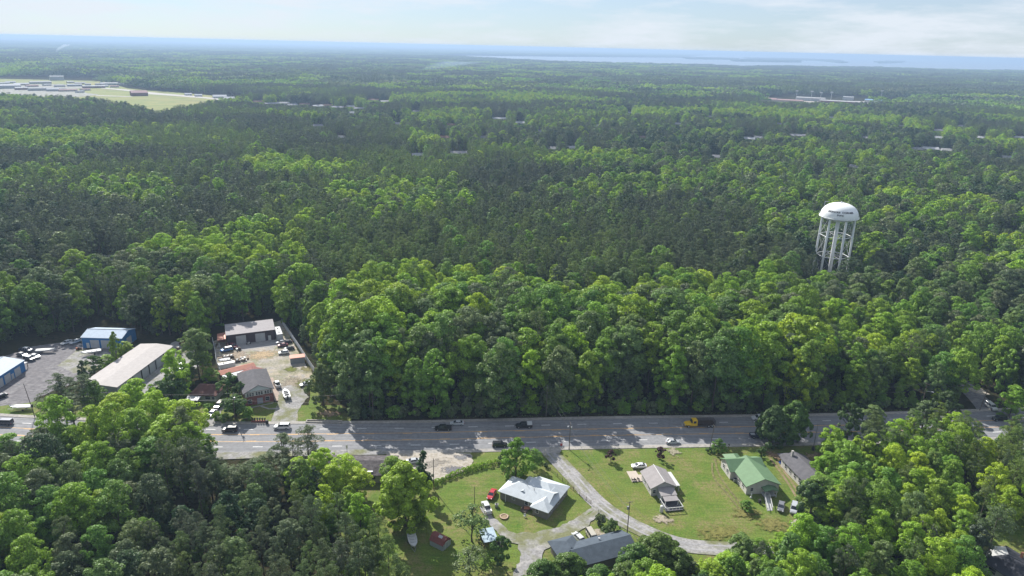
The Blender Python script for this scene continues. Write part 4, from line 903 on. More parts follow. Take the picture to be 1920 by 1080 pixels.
def wire(A, B, sag, label, r=.02, g='overhead wires between the poles'):
    q = MB(); A = Vector(A); B = Vector(B); n = 10; pr = A
    for i in range(1, n+1):
        t = i/n; p = A.lerp(B, t); p.z -= sag*4*t*(1-t); q.cyl(pr, p, r, r, WIREM, 4, False); pr = p
    tag(q.build('overhead_wire'), label, 'wire', g)
hw = math.atan2(CL[60][1]-CL[50][1], CL[60][0]-CL[50][0]); pr_ = hw+math.pi/2
pA = pole((1067, 843), 9.6, 'utility pole with cross arm and lamp at the gravel drive mouth on the highway', ((0, .25),), lamp=(-.6, -1.0, 8.6), armrz=pr_, xf=.35, armlen=1.0)
pB = pole((1175, 1009), 11.2, 'utility pole beside the gravel drive with a transformer near its top', ((0, .3),), xf=-.35, armrz=.3, armlen=.9)
pC = pole((813.5, 919), 10.4, 'bare slim pole at the end of the long hedge by the dark juniper', (), lean=(.0, 0), r=.13)
pD = pole((889.5, 959), 8.0, 'short bare pole on the lawn left of the white pickup', (), r=.11)
pE = pole((1331, 840), 8.2, 'pole on the near kerb left of the round bush', ((0, .3),), lean=(.5, 0), armrz=pr_, armlen=.8, r=.12)
pF = pole((441, 791), 10.6, 'utility pole in front of the brick house', ((0, .3),), armrz=pr_, xf=.35, lean=(.3, 0))
pG = pole((66, 783), 12.5, 'pole with floodlights on the verge left of the pines', (), lean=(-1.4, 0), lamp=(-.8, -.6, 12.2), r=.13)
pH = pole((700, 786), 10.5, 'utility pole swallowed by vines at the wood edge behind the highway, left one', ((0, .3),), armrz=pr_)
pI = pole((1024, 781), 11.5, 'utility pole against the dark wood behind the highway, right of the dark pickup', ((0, .3),), armrz=pr_)
pJ = pole((1727, 768), 10.5, 'utility pole with lamp in front of the dark wood right of the big oak', ((0, .3),), armrz=1.9, lamp=(1.4, -1.2, 7.4))
pK = pole((1836.5, 770), 10.5, 'utility pole beside the side road above a white SUV', ((0, .3),), lean=(1.2, 0), armrz=.9, armlen=.9)
pL = pole((1467, 771), 9.5, 'utility pole against the wood behind the big oak', ((0, .3),), armrz=pr_)
pM = pole((1345, 778), 9.5, 'utility pole against the wood behind the yellow truck', ((0, .3),), armrz=pr_) if 0 else None
st_ = mat('lamp_post_steel', (.20, .20, .20), .5, .5, var=0)
def street_lamp(px, hgt, lx, ly, label):
    a = G(*px); t = thing('street_lamp', label, 'street lamp', (a[0], a[1], .1), 0, 'street lamps'); q = MB(); q.cyl((0, 0, 0), (.1, 0, hgt), .12, .08, st_, 8); q.build('pole_shaft', t)
    q = MB(); prv = Vector((.1, 0, hgt))
    for i in range(1, 6): k = i/5; e_ = Vector((.1+lx*k, ly*k, hgt+.9*math.sin(k*1.4))); q.cyl(prv, e_, .06, .05, st_, 6); prv = e_
    ar = q.build('lamp_arm', t); q = MB(); d = Vector((lx, ly, 0)).normalized(); q.cyl(prv, prv+d*.9, .12, .2, WMETAL, 8); q.build('lamp_head', ar)
street_lamp((1525, 840), 8.6, -1.9, 1.4, 'curved street lamp on the near kerb right of the big oak')
street_lamp((1237, 843), 1.6, -.3, .1, 'low garden lamp on the near verge') if 0 else None
for (A, B, s, lb) in ((pA, pB, 1.5, 'wire from the drive-mouth pole down the gravel drive'), (pA, pI, .7, 'wire crossing the highway to the wood edge'),
                      (pH, pI, 1.6, 'wire along the wood edge behind the highway, left span'), (pI, pL, 2.2, 'wire along the wood edge behind the highway, long right span'),
                      (pL, pJ, 1.6, 'wire along the wood edge right of the big oak'), (pF, pH, 1.6, 'wire from the brick house pole to the vine-covered pole'), (pJ, pK, 1.2, 'wire from the lamp pole across to the side road'),
                      (pA, pE, 1.6, 'wire along the near kerb of the highway'), (pG, pF, 2.0, 'wire from the floodlight pole to the brick house pole')):
    wire(A, B, s, lb)
    wire(Vector(A)-Vector((0, 0, 2.2)), Vector(B)-Vector((0, 0, 2.2)), s, lb+', the lower one', .028)
B2 = G(1300, 1110); wire(pB, (B2[0], B2[1], 9), 1.2, 'wire running down right from the drive pole'); 
wire((pA[0], pA[1], 8.2), (*G(1120, 905)[:2], 3.2) if 0 else (pB[0]-.3, pB[1], 9.2), 2.6, 'slack service wire above the gravel drive', .02)
# guy wire and vine-covered stay at the wood edge
# stop sign at the drive mouth
a = G(1052, 846); t = thing('stop_sign', 'red stop sign at the mouth of the gravel drive', 'stop sign', (a[0], a[1], .1), 0)
q = MB(); q.cyl((0, 0, 0), (0, 0, 2.2), .035, .035, GREYM, 6); q.build('post', t)
q = MB(); RED = mat('sign_red', (.45, .02, .02), .5, var=0); q.cyl((0, -.04, 2.3), (0, -.065, 2.3), .42, .42, RED, 8); sg = q.build('sign_plate', t)
def text(body, size, m, parent=None, name='lettering', ext=.01, off=0.0):
    cu = bpy.data.curves.new(name, 'FONT'); cu.body = body; cu.size = size; cu.extrude = ext; cu.offset = off; cu.align_x = 'CENTER'; cu.align_y = 'CENTER'
    o = bpy.data.objects.new(name, cu); COL.objects.link(o)
    dg = bpy.context.evaluated_depsgraph_get(); me = bpy.data.meshes.new_from_object(o.evaluated_get(dg)); bpy.data.objects.remove(o); me.materials.clear(); me.materials.append(m)
    n = bpy.data.objects.new(name, me); COL.objects.link(n); n.parent = parent; return n
x = text('STOP', .26, WHITE, sg); x.rotation_euler = (R(90), 0, 0); x.location = (0, -.08, 2.3)
# roadside sign / marker by the shop, seen over its roof
a = G(651, 851); t = thing('road_sign', 'slim white-topped roadside sign in front of the weathered-roof building', 'sign', (a[0], a[1], .1), 0)
q = MB(); q.cyl((0, 0, 0), (0, 0, 2.6), .06, .06, st_, 6); q.build('post', t); q = MB(); q.box(-.28, -.05, 1.8, .28, -.01, 3.0, WHITE); q.build('sign_plate', t)
# small things in the gardens
def small(name, px, label, cat, fn, z=.15, group=None, rz=0):
    a = G(*px); q = MB(); fn(q); o = q.build(name, loc=(a[0], a[1], z), rz=rz); return tag(o, label, cat, group)
small('propane_tank', (1240, 961), 'white propane tank standing in front of the railed deck', 'tank', lambda q: q.lathe([(.02, 0), (.42, .02), (.5, .2), (.5, 1.7), (.42, 2.0), (.15, 2.15), (.02, 2.16)], WHITE, 14))
small('fire_ring', (945, 970), 'round brown fire pit on the lawn below the silver-roofed house', 'fire pit', lambda q: q.lathe([(1.15, 0), (1.15, .25), (.9, .25), (.9, .04), (.02, .05)], BRICKO, 18))
small('garden_bench', (988, 957), 'reddish bench standing at the shaded wall of the silver-roofed house', 'bench', lambda q: (q.box(-.8, -.3, .4, .8, .3, .48, BRICKO), q.box(-.8, .24, .48, .8, .3, .95, BRICKO), q.box(-.75, -.25, 0, -.65, .25, .4, DARK), q.box(.65, -.25, 0, .75, .25, .4, DARK)))
small('garden_chair', (984, 970), 'small white garden chair lying on the lawn by the silver-roofed house', 'chair', lambda q: (q.box(-.3, -.25, .35, .3, .25, .42, WHITE), q.box(-.3, .2, .42, .3, .26, .9, WHITE), q.box(-.28, -.22, 0, -.22, -.16, .35, WHITE), q.box(.22, -.22, 0, .28, -.16, .35, WHITE), q.box(-.28, .16, 0, -.22, .22, .35, WHITE), q.box(.22, .16, 0, .28, .22, .35, WHITE)))
small('air_conditioner', (931, 951), 'dark grey air conditioner at the left corner of the silver-roofed house', 'air conditioner', lambda q: (q.box(-.45, -.45, 0, .45, .45, .9, GREYM), q.cyl((0, 0, .9), (0, 0, .96), .36, .36, DARK, 12)))
small('air_conditioner', (1378, 903), 'dark air conditioner on a slab at the left wall of the green-roofed house', 'air conditioner', lambda q: (q.box(-.5, -.5, 0, .5, .5, .9, GREYM), q.cyl((0, 0, .9), (0, 0, .96), .4, .4, DARK, 12)))
small('garden_statue', (1408, 934), 'small white statue by the front corner of the green-roofed house', 'statue', lambda q: (q.lathe([(.02, 0), (.35, .02), (.3, .3), (.15, .5), (.22, .9), (.2, 1.2), (.1, 1.3), (.16, 1.45), (.02, 1.62)], WHITE, 10)))
small('waste_bin', (1398, 952+8), 'dark waste bin right of the round bush', 'bin', lambda q: q.lathe([(.02, 0), (.3, 0), (.34, .95), (.36, 1.0), (.02, 1.05)], DARK, 10)) if 0 else None
small('waste_bin', (1424, 944), 'dark bin at the foot of the wheelchair ramp', 'bin', lambda q: (q.box(-.3, -.35, .1, .3, .35, 1.05, BLACK), q.box(-.33, -.38, 1.05, .33, .38, 1.12, BLACK)))
small('paddling_pool', (1466, 869), 'small blue paddling pool left of the white gabled house', 'paddling pool', lambda q: q.lathe([(.9, 0), (.95, .3), (.85, .3), (.82, .06), (.02, .06)], mat('pool_blue', (.05, .12, .5), .4, var=0), 16))
small('waste_bin', (501, 795), 'black wheeled bin at the end of the low brick wall by the highway', 'bin', lambda q: (q.box(-.35, -.4, .1, .35, .4, 1.15, BLACK), q.box(-.38, -.43, 1.15, .38, .43, 1.22, BLACK)))
small('waste_bin', (1524, 845), 'dark bin at the foot of the street lamp', 'bin', lambda q: (q.box(-.35, -.4, .1, .35, .4, 1.1, BLACK), q.box(-.38, -.43, 1.1, .38, .43, 1.18, BLACK)))
small('mail_box', (1438, 843), 'dark mailbox on a post at the verge by the big oak', 'mailbox', lambda q: (q.box(-.06, -.06, 0, .06, .06, 1.1, WOOD), q.box(-.15, -.3, 1.1, .15, .3, 1.4, BLACK)))
small('mail_box', (1366, 841), 'dark mailbox on the near verge right of the round bush', 'mailbox', lambda q: (q.box(-.06, -.06, 0, .06, .06, 1.1, WOOD), q.box(-.15, -.3, 1.1, .15, .3, 1.4, BLACK)))
small('bicycle_rack', (1808, 733), 'dark mailbox on a post beside the side road', 'mailbox', lambda q: (q.box(-.06, -.06, 0, .06, .06, 1.1, WOOD), q.box(-.15, -.3, 1.1, .15, .3, 1.4, BLACK))).name = 'mail_box'
small('garden_furniture', (1189, 901), 'dark garden chairs in a row at the edge of the concrete pad', 'garden chairs', lambda q: [(q.box(x-.22, -.2, .35, x+.22, .2, .4, DARK), q.box(x-.22, .16, .4, x+.22, .2, .85, DARK), q.box(x-.2, -.18, 0, x-.16, -.14, .35, DARK), q.box(x+.16, -.18, 0, x+.2, -.14, .35, DARK), q.box(x-.2, .14, 0, x-.16, .18, .35, DARK), q.box(x+.16, .14, 0, x+.2, .18, .35, DARK)) for x in (-1.0, 0.2, 1.0)]) if 0 else None
for i, (x_, y_) in enumerate(((1186, 902), (1191, 902), (1197, 901))):
    t = thing('garden_chair', ['dark lounger on the concrete pad, the leftmost of three', 'dark chair in the middle of the concrete pad edge', 'dark chair on the concrete pad nearest the pale-roofed house'][i], 'chair', (*G(x_, y_), .17), .3*i, 'chairs on the concrete pad')
    q = MB(); q.box(-.3, -.25, .35, .3 if i else 1.1, .25, .42, DARK); q.build('seat', t); q = MB(); q.box(-.34, -.25, .42, -.28, .25, .95, DARK); q.build('backrest', t)
    for s1 in (-.25, .25 if i else 1.0):
        for s2 in (-.2, .2): q = MB(); q.box(s1-.03, s2-.03, 0, s1+.03, s2+.03, .35, DARK); q.build('leg', t)
# low brick wall with dark urns by the highway, and a flower bed kerb
P1, P2 = G(471, 793), G(499, 793); an = math.atan2(P2[1]-P1[1], P2[0]-P1[0]); l = math.hypot(P2[0]-P1[0], P2[1]-P1[1])
q = MB(); q.box(0, 0, 0, l, .5, .7, BRICK); tag(q.build('garden_wall', loc=(*P1, .1), rz=an), 'low brick wall on the verge before the brick house', 'wall')
for i in range(6):
    x = .4+i*(l-.8)/5; c = (P1[0]+math.cos(an)*x-math.sin(an)*.25, P1[1]+math.sin(an)*x+math.cos(an)*.25)
    q = MB(); q.lathe([(.02, 0), (.2, 0), (.12, .2), (.3, .6), (.28, .9), (.02, .95)], DARK, 10); tag(q.build('stone_urn', loc=(*c, .802)), 'dark urn standing on the low brick wall before the brick house', 'urn', 'urns on the low brick wall')
P1, P2 = G(573, 793), G(640, 795); an = math.atan2(P2[1]-P1[1], P2[0]-P1[0]); l = math.hypot(P2[0]-P1[0], P2[1]-P1[1])
q = MB(); q.box(0, 0, 0, l, .3, .4, CONC); q.box(0, .3, 0, .3, 1.3, .4, CONC); q.box(0, 1.3, 0, l, 1.6, .4, CONC); tag(q.build('planter_kerb', loc=(*P1, .1), rz=an), 'long narrow flower bed kerb on the verge below the dark rounded tree', 'planter')
# orange roofed hut by the side street, tiny wooden boards by the big tree
small('timber_stack', (716, 960), 'stack of long pale boards in the shade left of the big bright tree', 'timber', lambda q: [q.box(-3, i*.45, 0, 3, i*.45+.3, .25+.05*i, WOOD) for i in range(4)], rz=-.8)
# ------------------------------------------------------------------ water tower
TW = mat('tower_white', (.76, .78, .78), .6, .0, var=.04, scale=.12)
tb = G(1553.6, 518); t = thing('water_tower', 'white water tower with domed tank and six slim legs rising out of the wood', 'water tower', (tb[0], tb[1], 0), 0)
Rr = 9.75; q = MB()
DZ = lambda a_: 35.3+7.2*max(math.cos(a_), 0)**.92
DR = lambda a_: Rr*max(math.sin(a_), 0)**.90
prof = [(.01, 42.5)]+[(DR(R(a_)), DZ(R(a_))) for a_ in range(6, 91, 4)]+[(Rr, 35.2), (Rr*.96, 34.4), (Rr*.82, 33.5), (Rr*.55, 32.8), (1.5, 32.3), (1.2, 32.2)]
q.lathe(list(reversed(prof)), TW, 64); tank = q.build('tank', t, smooth=True)
q = MB()
for i in range(48):
    a0, a1 = 2*math.pi*i/48, 2*math.pi*(i+1)/48; P_ = lambda a_, r_, z_: (r_*math.cos(a_), r_*math.sin(a_), z_)
    q.slab([P_(a0, Rr+.02, 34.9), P_(a1, Rr+.02, 34.9), P_(a1, Rr+.6, 34.9), P_(a0, Rr+.6, 34.9)], .15, TW)
    q.cyl(P_(a0, Rr+.55, 35.9), P_(a1, Rr+.55, 35.9), .04, .04, TW, 4)
    if i % 2 == 0: q.cyl(P_(a0, Rr+.55, 34.9), P_(a0, Rr+.55, 35.9), .03, .03, TW, 4)
q.build('walkway', t)
q = MB(); q.cyl((0, 0, 42.4), (0, 0, 43.1), .5, .35, TW, 10); q.cyl((0, 0, 43.1), (0, 0, 43.5), .2, .1, TW, 8); q.build('vent_cap', tank)
ang0 = math.atan2(-tb[1], -tb[0])+R(30)
lp = [(8.5*math.cos(ang0+i*math.pi/3), 8.5*math.sin(ang0+i*math.pi/3)) for i in range(6)]
for x, y in lp: q = MB(); q.cyl((x*1.06, y*1.06, 0), (x*.98, y*.98, 34.4), .56, .56, TW, 14); q.build('leg', t, smooth=False)
q = MB(); q.cyl((0, 0, 0), (0, 0, 32.6), 1.0, 1.0, TW, 16); q.build('riser_pipe', t)
for z in (24.1, 12.6):
    q = MB()
    for i in range(6): a_, b_ = lp[i], lp[(i+1) % 6]; q.cyl((a_[0]*1.02, a_[1]*1.02, z), (b_[0]*1.02, b_[1]*1.02, z), .16, .16, TW, 8)
    for i in range(6): q.cyl((lp[i][0], lp[i][1], z), (0, 0, z-.2), .06, .06, TW, 5)
    q.build('ring_strut', t)
q = MB()
for z0, z1 in ((1, 12.4), (12.8, 23.9), (24.3, 33.6)):
    for i in range(6):
        a_, b_ = lp[i], lp[(i+1) % 6]; q.cyl((*a_, z0), (*b_, z1), .045, .045, TW, 4); q.cyl((*b_, z0), (*a_, z1), .045, .045, TW, 4)
q.build('cross_bracing', t)
q = MB(); x, y = lp[2]; k = 1.07
for s in (-.22, .22): q.cyl((x*k+s, y*k, 0), (x*k+s, y*k, 35), .03, .03, TW, 4)
q.cyl((-8.2, 2, 38), (-8.2, 2, 43), .07, .07, TW, 5); q.cyl((-8.2, 2, 42.6), (-5.5, 2, 42.6), .06, .06, TW, 5); q.build('antenna', t)
# lettering wrapped on the dome facing the viewer
dark = mat('letter_black', (.03, .03, .035), .6, var=0)
ftxt = math.atan2(-tb[1], -tb[0])+R(4)
def wrap(body, size, elev):
    o = text(body, size, dark, tank, 'lettering', .02, .045); me = o.data
    rr_ = Rr*math.sin(elev)
    for v in me.vertices:
        th = ftxt+v.co.x/rr_; el = elev-(v.co.y)/(8.6); rad = DR(el)+.06+v.co.z*2; z_ = DZ(el)+.03
        v.co = (rad*math.cos(th), rad*math.sin(th), z_)
    return o
wrap('MONCKS  CORNER', 1.55, R(64)); wrap('PWC', 1.55, R(77))
# ------------------------------------------------------------------ foliage
def leaf_mat(name, dull, mid, bright, trans=.32, gloss=.0, rnd=.4, grey=None):
    m = bpy.data.materials.new(name); m.use_nodes = True; n = m.node_tree; n.nodes.clear(); K = n.links.new
    at = n.nodes.new('ShaderNodeAttribute'); at.attribute_type = 'INSTANCER'; at.attribute_name = 'tone'
    geo = n.nodes.new('ShaderNodeNewGeometry'); oi = n.nodes.new('ShaderNodeObjectInfo')
    r = n.nodes.new('ShaderNodeValToRGB'); e = r.color_ramp.elements
    e[0].position = 0; e[0].color = (*dull, 1); e[1].position = 1; e[1].color = (*bright, 1); q = e.new(.5); q.color = (*mid, 1)
    if grey: q = e.new(.25); q.color = (*grey, 1)
    K(at.outputs['Fac'], r.inputs[0])
    hs = n.nodes.new('ShaderNodeHueSaturation')      # each leaf and each tree a little different
    mr = n.nodes.new('ShaderNodeMapRange'); mr.inputs['To Min'].default_value = 1-rnd; mr.inputs['To Max'].default_value = 1+rnd
    mh = n.nodes.new('ShaderNodeMapRange'); mh.inputs['To Min'].default_value = .485; mh.inputs['To Max'].default_value = .515
    K(geo.outputs['Random Per Island'], mr.inputs[0]); K(oi.outputs['Random'], mh.inputs[0]); K(mr.outputs[0], hs.inputs['Value']); K(mh.outputs[0], hs.inputs['Hue']); K(r.outputs[0], hs.inputs['Color'])
    d = n.nodes.new('ShaderNodeBsdfDiffuse'); t = n.nodes.new('ShaderNodeBsdfTranslucent'); x = n.nodes.new('ShaderNodeMixShader'); x.inputs[0].default_value = trans
    K(hs.outputs[0], d.inputs[0]); K(hs.outputs[0], t.inputs[0]); K(d.outputs[0], x.inputs[1]); K(t.outputs[0], x.inputs[2]); last = x.outputs[0]
    if gloss:
        g = n.nodes.new('ShaderNodeBsdfGlossy'); g.inputs['Roughness'].default_value = .45; g.inputs[0].default_value = (.8, .85, .8, 1)
        y = n.nodes.new('ShaderNodeMixShader'); y.inputs[0].default_value = gloss; K(last, y.inputs[1]); K(g.outputs[0], y.inputs[2]); last = y.outputs[0]
    o = n.nodes.new('ShaderNodeOutputMaterial'); K(last, o.inputs[0]); MATS[name] = m; return m
LEAF = leaf_mat('broad_leaves', (.040, .085, .030), (.140, .262, .034), (.32, .47, .026), .40, .02, grey=(.15, .185, .085))
NEED = leaf_mat('pine_needles', (.078, .100, .058), (.098, .138, .052), (.145, .22, .042), .32, .02)
DKLF = leaf_mat('dark_glossy_leaves', (.035, .065, .022), (.065, .12, .030), (.11, .19, .03), .32, .02)
REDL = leaf_mat('dark_red_leaves', (.04, .015, .018), (.055, .018, .02), (.08, .025, .025), .25, .02)
BARK = mat('bark', (.12, .095, .075), .95, var=.2, scale=1.5, stretch=(3, 3, .4))
def quads(P, N, size, mat_, rng, aspect=1.0, upfold=0.0):
    """one small leaf-clump face per point, facing N; a kite outline so edges look ragged"""
    n = len(P); N = N/np.maximum(np.linalg.norm(N, axis=1, keepdims=True), 1e-6)
    A = np.cross(N, rng.normal(size=(n, 3))); A /= np.maximum(np.linalg.norm(A, axis=1, keepdims=True), 1e-6); B = np.cross(N, A)
    s = (size*rng.uniform(.6, 1.3, n))[:, None]*.5; V = np.empty((n, 4, 3))
    V[:, 0] = P+A*s*1.25; V[:, 1] = P+B*s*aspect; V[:, 2] = P-A*s*1.1; V[:, 3] = P-B*s*aspect
    V[:, 1] += N*s*upfold; V[:, 3] += N*s*upfold
    return V.reshape(-1, 3)
def np_mesh(name, parts):
    """parts = [(verts, material)] of separate quads"""
    V = np.concatenate([p[0] for p in parts]); n = len(V)//4
    me = bpy.data.meshes.new(name); me.vertices.add(len(V)); me.vertices.foreach_set('co', V.astype(np.float32).ravel())
    me.loops.add(len(V)); me.loops.foreach_set('vertex_index', np.arange(len(V), dtype=np.int32))
    me.polygons.add(n); me.polygons.foreach_set('loop_start', np.arange(0, len(V), 4, dtype=np.int32))
    mi = []
    for i, p in enumerate(parts): me.materials.append(p[1]); mi += [i]*(len(p[0])//4)
    me.polygons.foreach_set('material_index', np.array(mi, dtype=np.int32)); me.update(calc_edges=True); return me
def crown(seed, H_, base, R_, nl, nleaf, size, m, shape='round', lobe=.36, squash=.8, jit=.42, inner=.12, aspect=.8, up=.45):
    rng = np.random.default_rng(seed); nM = max(5, nl//7)      # main limbs carry groups of small lobes
    def prof(t):
        if shape == 'round': return np.where(t > .4, np.sqrt(np.clip(1-((t-.4)/.62)**2, 0, 1)), .7+.3*t/.4)
        if shape == 'column': return np.where(t < .15, .6+2.6*t, np.clip(1.05-((t-.15)/.9)**2.2, .12, 1))
        return np.clip(1.02-t, .05, 1)**.8
    tM = np.clip((np.arange(nM)+rng.uniform(.1, .9, nM))/nM, 0, 1)**.7; pM = np.arange(nM)*2.4+rng.uniform(-.5, .5, nM)
    rM = R_*prof(tM)*rng.uniform(.45, .95, nM)*rng.uniform(.7, 1.15, nM); g = rng.integers(0, nM, nl)
    t = np.clip(tM[g]+rng.normal(0, .13, nl), 0, 1); base_x = rM[g]*np.cos(pM[g]); base_y = rM[g]*np.sin(pM[g])
    sp_ = R_*.42; X_ = base_x+rng.normal(0, sp_, nl)*.75; Y_ = base_y+rng.normal(0, sp_, nl)*.75
    f = prof(t); lr = R_*lobe*.74*rng.uniform(.6, 1.3, nl)*(.75+.25*f)
    rad_ = np.hypot(X_, Y_); lim = np.maximum(R_*f*rng.uniform(.85, 1.12, nl)-lr*.5, .05); q_ = np.minimum(1, lim/np.maximum(rad_, 1e-3)); X_ *= q_; Y_ *= q_
    C = np.stack([X_, Y_, base+(H_-base)*t-lr*squash*.8*(t > .6)], 1)
    top = int(np.argmax(t)); C[top, :2] *= .3
    k = rng.choice(nl, nleaf, p=lr**2/np.sum(lr**2)); D = rng.normal(size=(nleaf, 3)); D /= np.linalg.norm(D, axis=1, keepdims=True)
    out_ = C[k]-np.array([0, 0, base+(H_-base)*.35]); out_ /= np.maximum(np.linalg.norm(out_, axis=1, keepdims=True), 1e-6)
    out_[:, 2] += .45; flip = np.sum(D*out_, 1) < -.25; D[flip] *= -1
    rad = lr[k]*(1-np.abs(rng.normal(0, .16, nleaf)))
    P = C[k]+D*rad[:, None]*np.array([1, 1, squash]); ni = int(nleaf*inner)
    P[:ni] = C[k[:ni]]*rng.uniform(.2, 1, (ni, 1))**np.array([[1, 1, .15]])
    N = D*1.0+rng.normal(0, jit, (nleaf, 3))+np.array([0, 0, up])
    P[:, 2] = np.maximum(P[:, 2], .25)
    return [(quads(P, N, size, m, rng, aspect), m)], C, lr
def trunk_mb(H_, base, r, C, lr, rnd, nl=10, lean=.4, m=BARK):
    mb = MB(); top = Vector((rnd.uniform(-lean, lean), rnd.uniform(-lean, lean), base+(H_-base)*.62)); mid = Vector((rnd.uniform(-lean, lean)*.5, rnd.uniform(-lean, lean)*.5, base*.7+.5))
    mb.cyl((0, 0, -.2), (0, 0, .4), r*1.35, r*1.02, m, 8, False); mb.cyl((0, 0, .4), mid, r*1.02, r*.8, m, 8, False); mb.cyl(mid, top, r*.8, r*.3, m, 7)
    for i in rnd.sample(range(len(C)), min(nl, len(C))):
        c = Vector(C[i]); z = min(max(base*.75, c.z-abs(c.xy.length)*.9-.5), top.z*.97); k = (z-mid.z)/max(top.z-mid.z, .1)
        a = mid.lerp(top, min(max(k, 0), 1)); mb.cyl(a, a.lerp(c, .55)+Vector((0, 0, .25)), r*.28, r*.16, m, 5, False); mb.cyl(a.lerp(c, .55)+Vector((0, 0, .25)), c, r*.16, r*.06, m, 4, False)
    return mb
PROTO = {}
def proto(key, kind, H_, base, R_, nl, nleaf, size, m, r=.28, seed=0, nb=10, lod=True, **kw):
    parts, C, lr = crown(seed, H_, base, R_, nl, nleaf, size, m, **kw)
    tm = trunk_mb(H_, base, r, C, lr, random.Random(seed), nb)
    cm = np_mesh(kind+'_crown', parts); bm = tm.mesh(kind+'_trunk')
    def merged(pts, tag_):
        v = pts[0][0]; T = tm; nv = len(v); me = bpy.data.meshes.new(kind+tag_)
        F_ = [tuple(i+nv for i in f) for f in T.f]
        me.from_pydata([tuple(x) for x in v]+T.v, [], [(4*i, 4*i+1, 4*i+2, 4*i+3) for i in range(nv//4)]+F_)
        me.materials.append(m); me.materials.append(BARK); me.polygons.foreach_set('material_index', [0]*(nv//4)+[1]*len(F_)); me.update(); return me
    p = dict(crown=cm, trunk=bm, H=H_, R=R_, kind=kind, hi=merged(parts, '_tree'))
    if lod:
        lo, _, _ = crown(seed, H_, base, R_, nl, max(220, nleaf//4), size*1.95, m, **kw); p['lo'] = merged(lo, '_tree_simple')
    PROTO[key] = p
for i in range(7): proto('B%d' % i, 'broadleaf_tree', 20+i % 4, 2.5+i % 3*1.5, 5.5+.5*(i % 4), 80+6*i, 9500, .46, LEAF, .3, 10+i, lobe=[.30, .34, .26][i % 3], squash=.85)
for i in range(3): proto('E%d' % i, 'broadleaf_tree', 19+2*i, .3, 4.6+.3*i, 90, 9500, .46, LEAF, .3, 30+i, lobe=.28, squash=1.0)
for i in range(5): proto('P%d' % i, 'pine_tree', 22+i % 3, 7+i % 2*2, 3.7+.3*(i % 3), 60, 6200, .36, NEED, .26, 50+i, nb=12, lobe=.30, squash=.62, jit=.9, aspect=.38, up=.6, shape='round')
proto('O0', 'oak_tree', 14, 2.0, 6.5, 60, 9500, .46, DKLF, .5, 70, lobe=.27, squash=.8)
proto('O1', 'oak_tree', 13, 1.6, 5.4, 48, 7500, .44, DKLF, .45, 71, lobe=.28, squash=.85)
proto('J0', 'juniper_tree', 12, .5, 1.9, 46, 3800, .34, DKLF, .2, 72, shape='column', lobe=.42, squash=1.1)
proto('J1', 'cedar_tree', 15, 2.2, 4.6, 70, 7500, .38, NEED, .35, 73, shape='column', lobe=.27, squash=.9)
proto('W0', 'willow_tree', 11, 1.6, 4.6, 30, 1700, .42, LEAF, .22, 74, lobe=.34, nb=18, inner=.3)
proto('K0', 'oak_tree', 15, 1.2, 6.2, 140, 19000, .44, DKLF, .45, 82, shape='column', lobe=.25, squash=.9)
proto('D0', 'dense_tree', 13.5, .5, 4.8, 90, 9500, .40, LEAF, .3, 80, shape='column', lobe=.25, squash=.95)
proto('D1', 'dense_tree', 16, 2.4, 5.8, 110, 13000, .42, NEED, .4, 81, shape='column', lobe=.24, squash=.9)
proto('BIG', 'broadleaf_tree', 19, 1.0, 7.6, 170, 26000, .55, LEAF, .5, 79, shape='column', lobe=.25, squash=.8)
proto('R0', 'red_maple_tree', 5.2, .9, 1.9, 22, 1900, .30, REDL, .1, 75, nb=6, lobe=.4)
proto('S0', 'shrub', 3.0, .1, 1.7, 18, 1100, .34, LEAF, .06, 76, nb=5, lobe=.42)
proto('S1', 'shrub', 2.4, .1, 1.4, 16, 1100, .26, DKLF, .05, 77, nb=5, lobe=.42)
proto('M0', 'magnolia_tree', 13, 1.0, 6.0, 60, 8500, .42, leaf_mat('magnolia_leaves', (.05, .07, .035), (.075, .10, .05), (.12, .15, .06), .2, .04), .4, 78, lobe=.25, squash=.9)
# value noise for stands and tones
_rn = np.random.default_rng(5); _tab = _rn.uniform(0, 1, (256, 256))
def vnoise(x, y, s, ox=0, oy=0):
    x = np.asarray(x)/s+ox+500; y = np.asarray(y)/s+oy+500; xi = np.floor(x).astype(int); yi = np.floor(y).astype(int); fx = x-xi; fy = y-yi
    fx = fx*fx*(3-2*fx); fy = fy*fy*(3-2*fy); t = lambda a, b: _tab[a % 256, b % 256]
    return (t(xi, yi)*(1-fx)+t(xi+1, yi)*fx)*(1-fy)+(t(xi, yi+1)*(1-fx)+t(xi+1, yi+1)*fx)*fy
def fbm(x, y, s, o=0): return (vnoise(x, y, s, o, o)+.5*vnoise(x, y, s/2.1, o+7, o+3)+.25*vnoise(x, y, s/4.3, o+1, o+9))/1.75
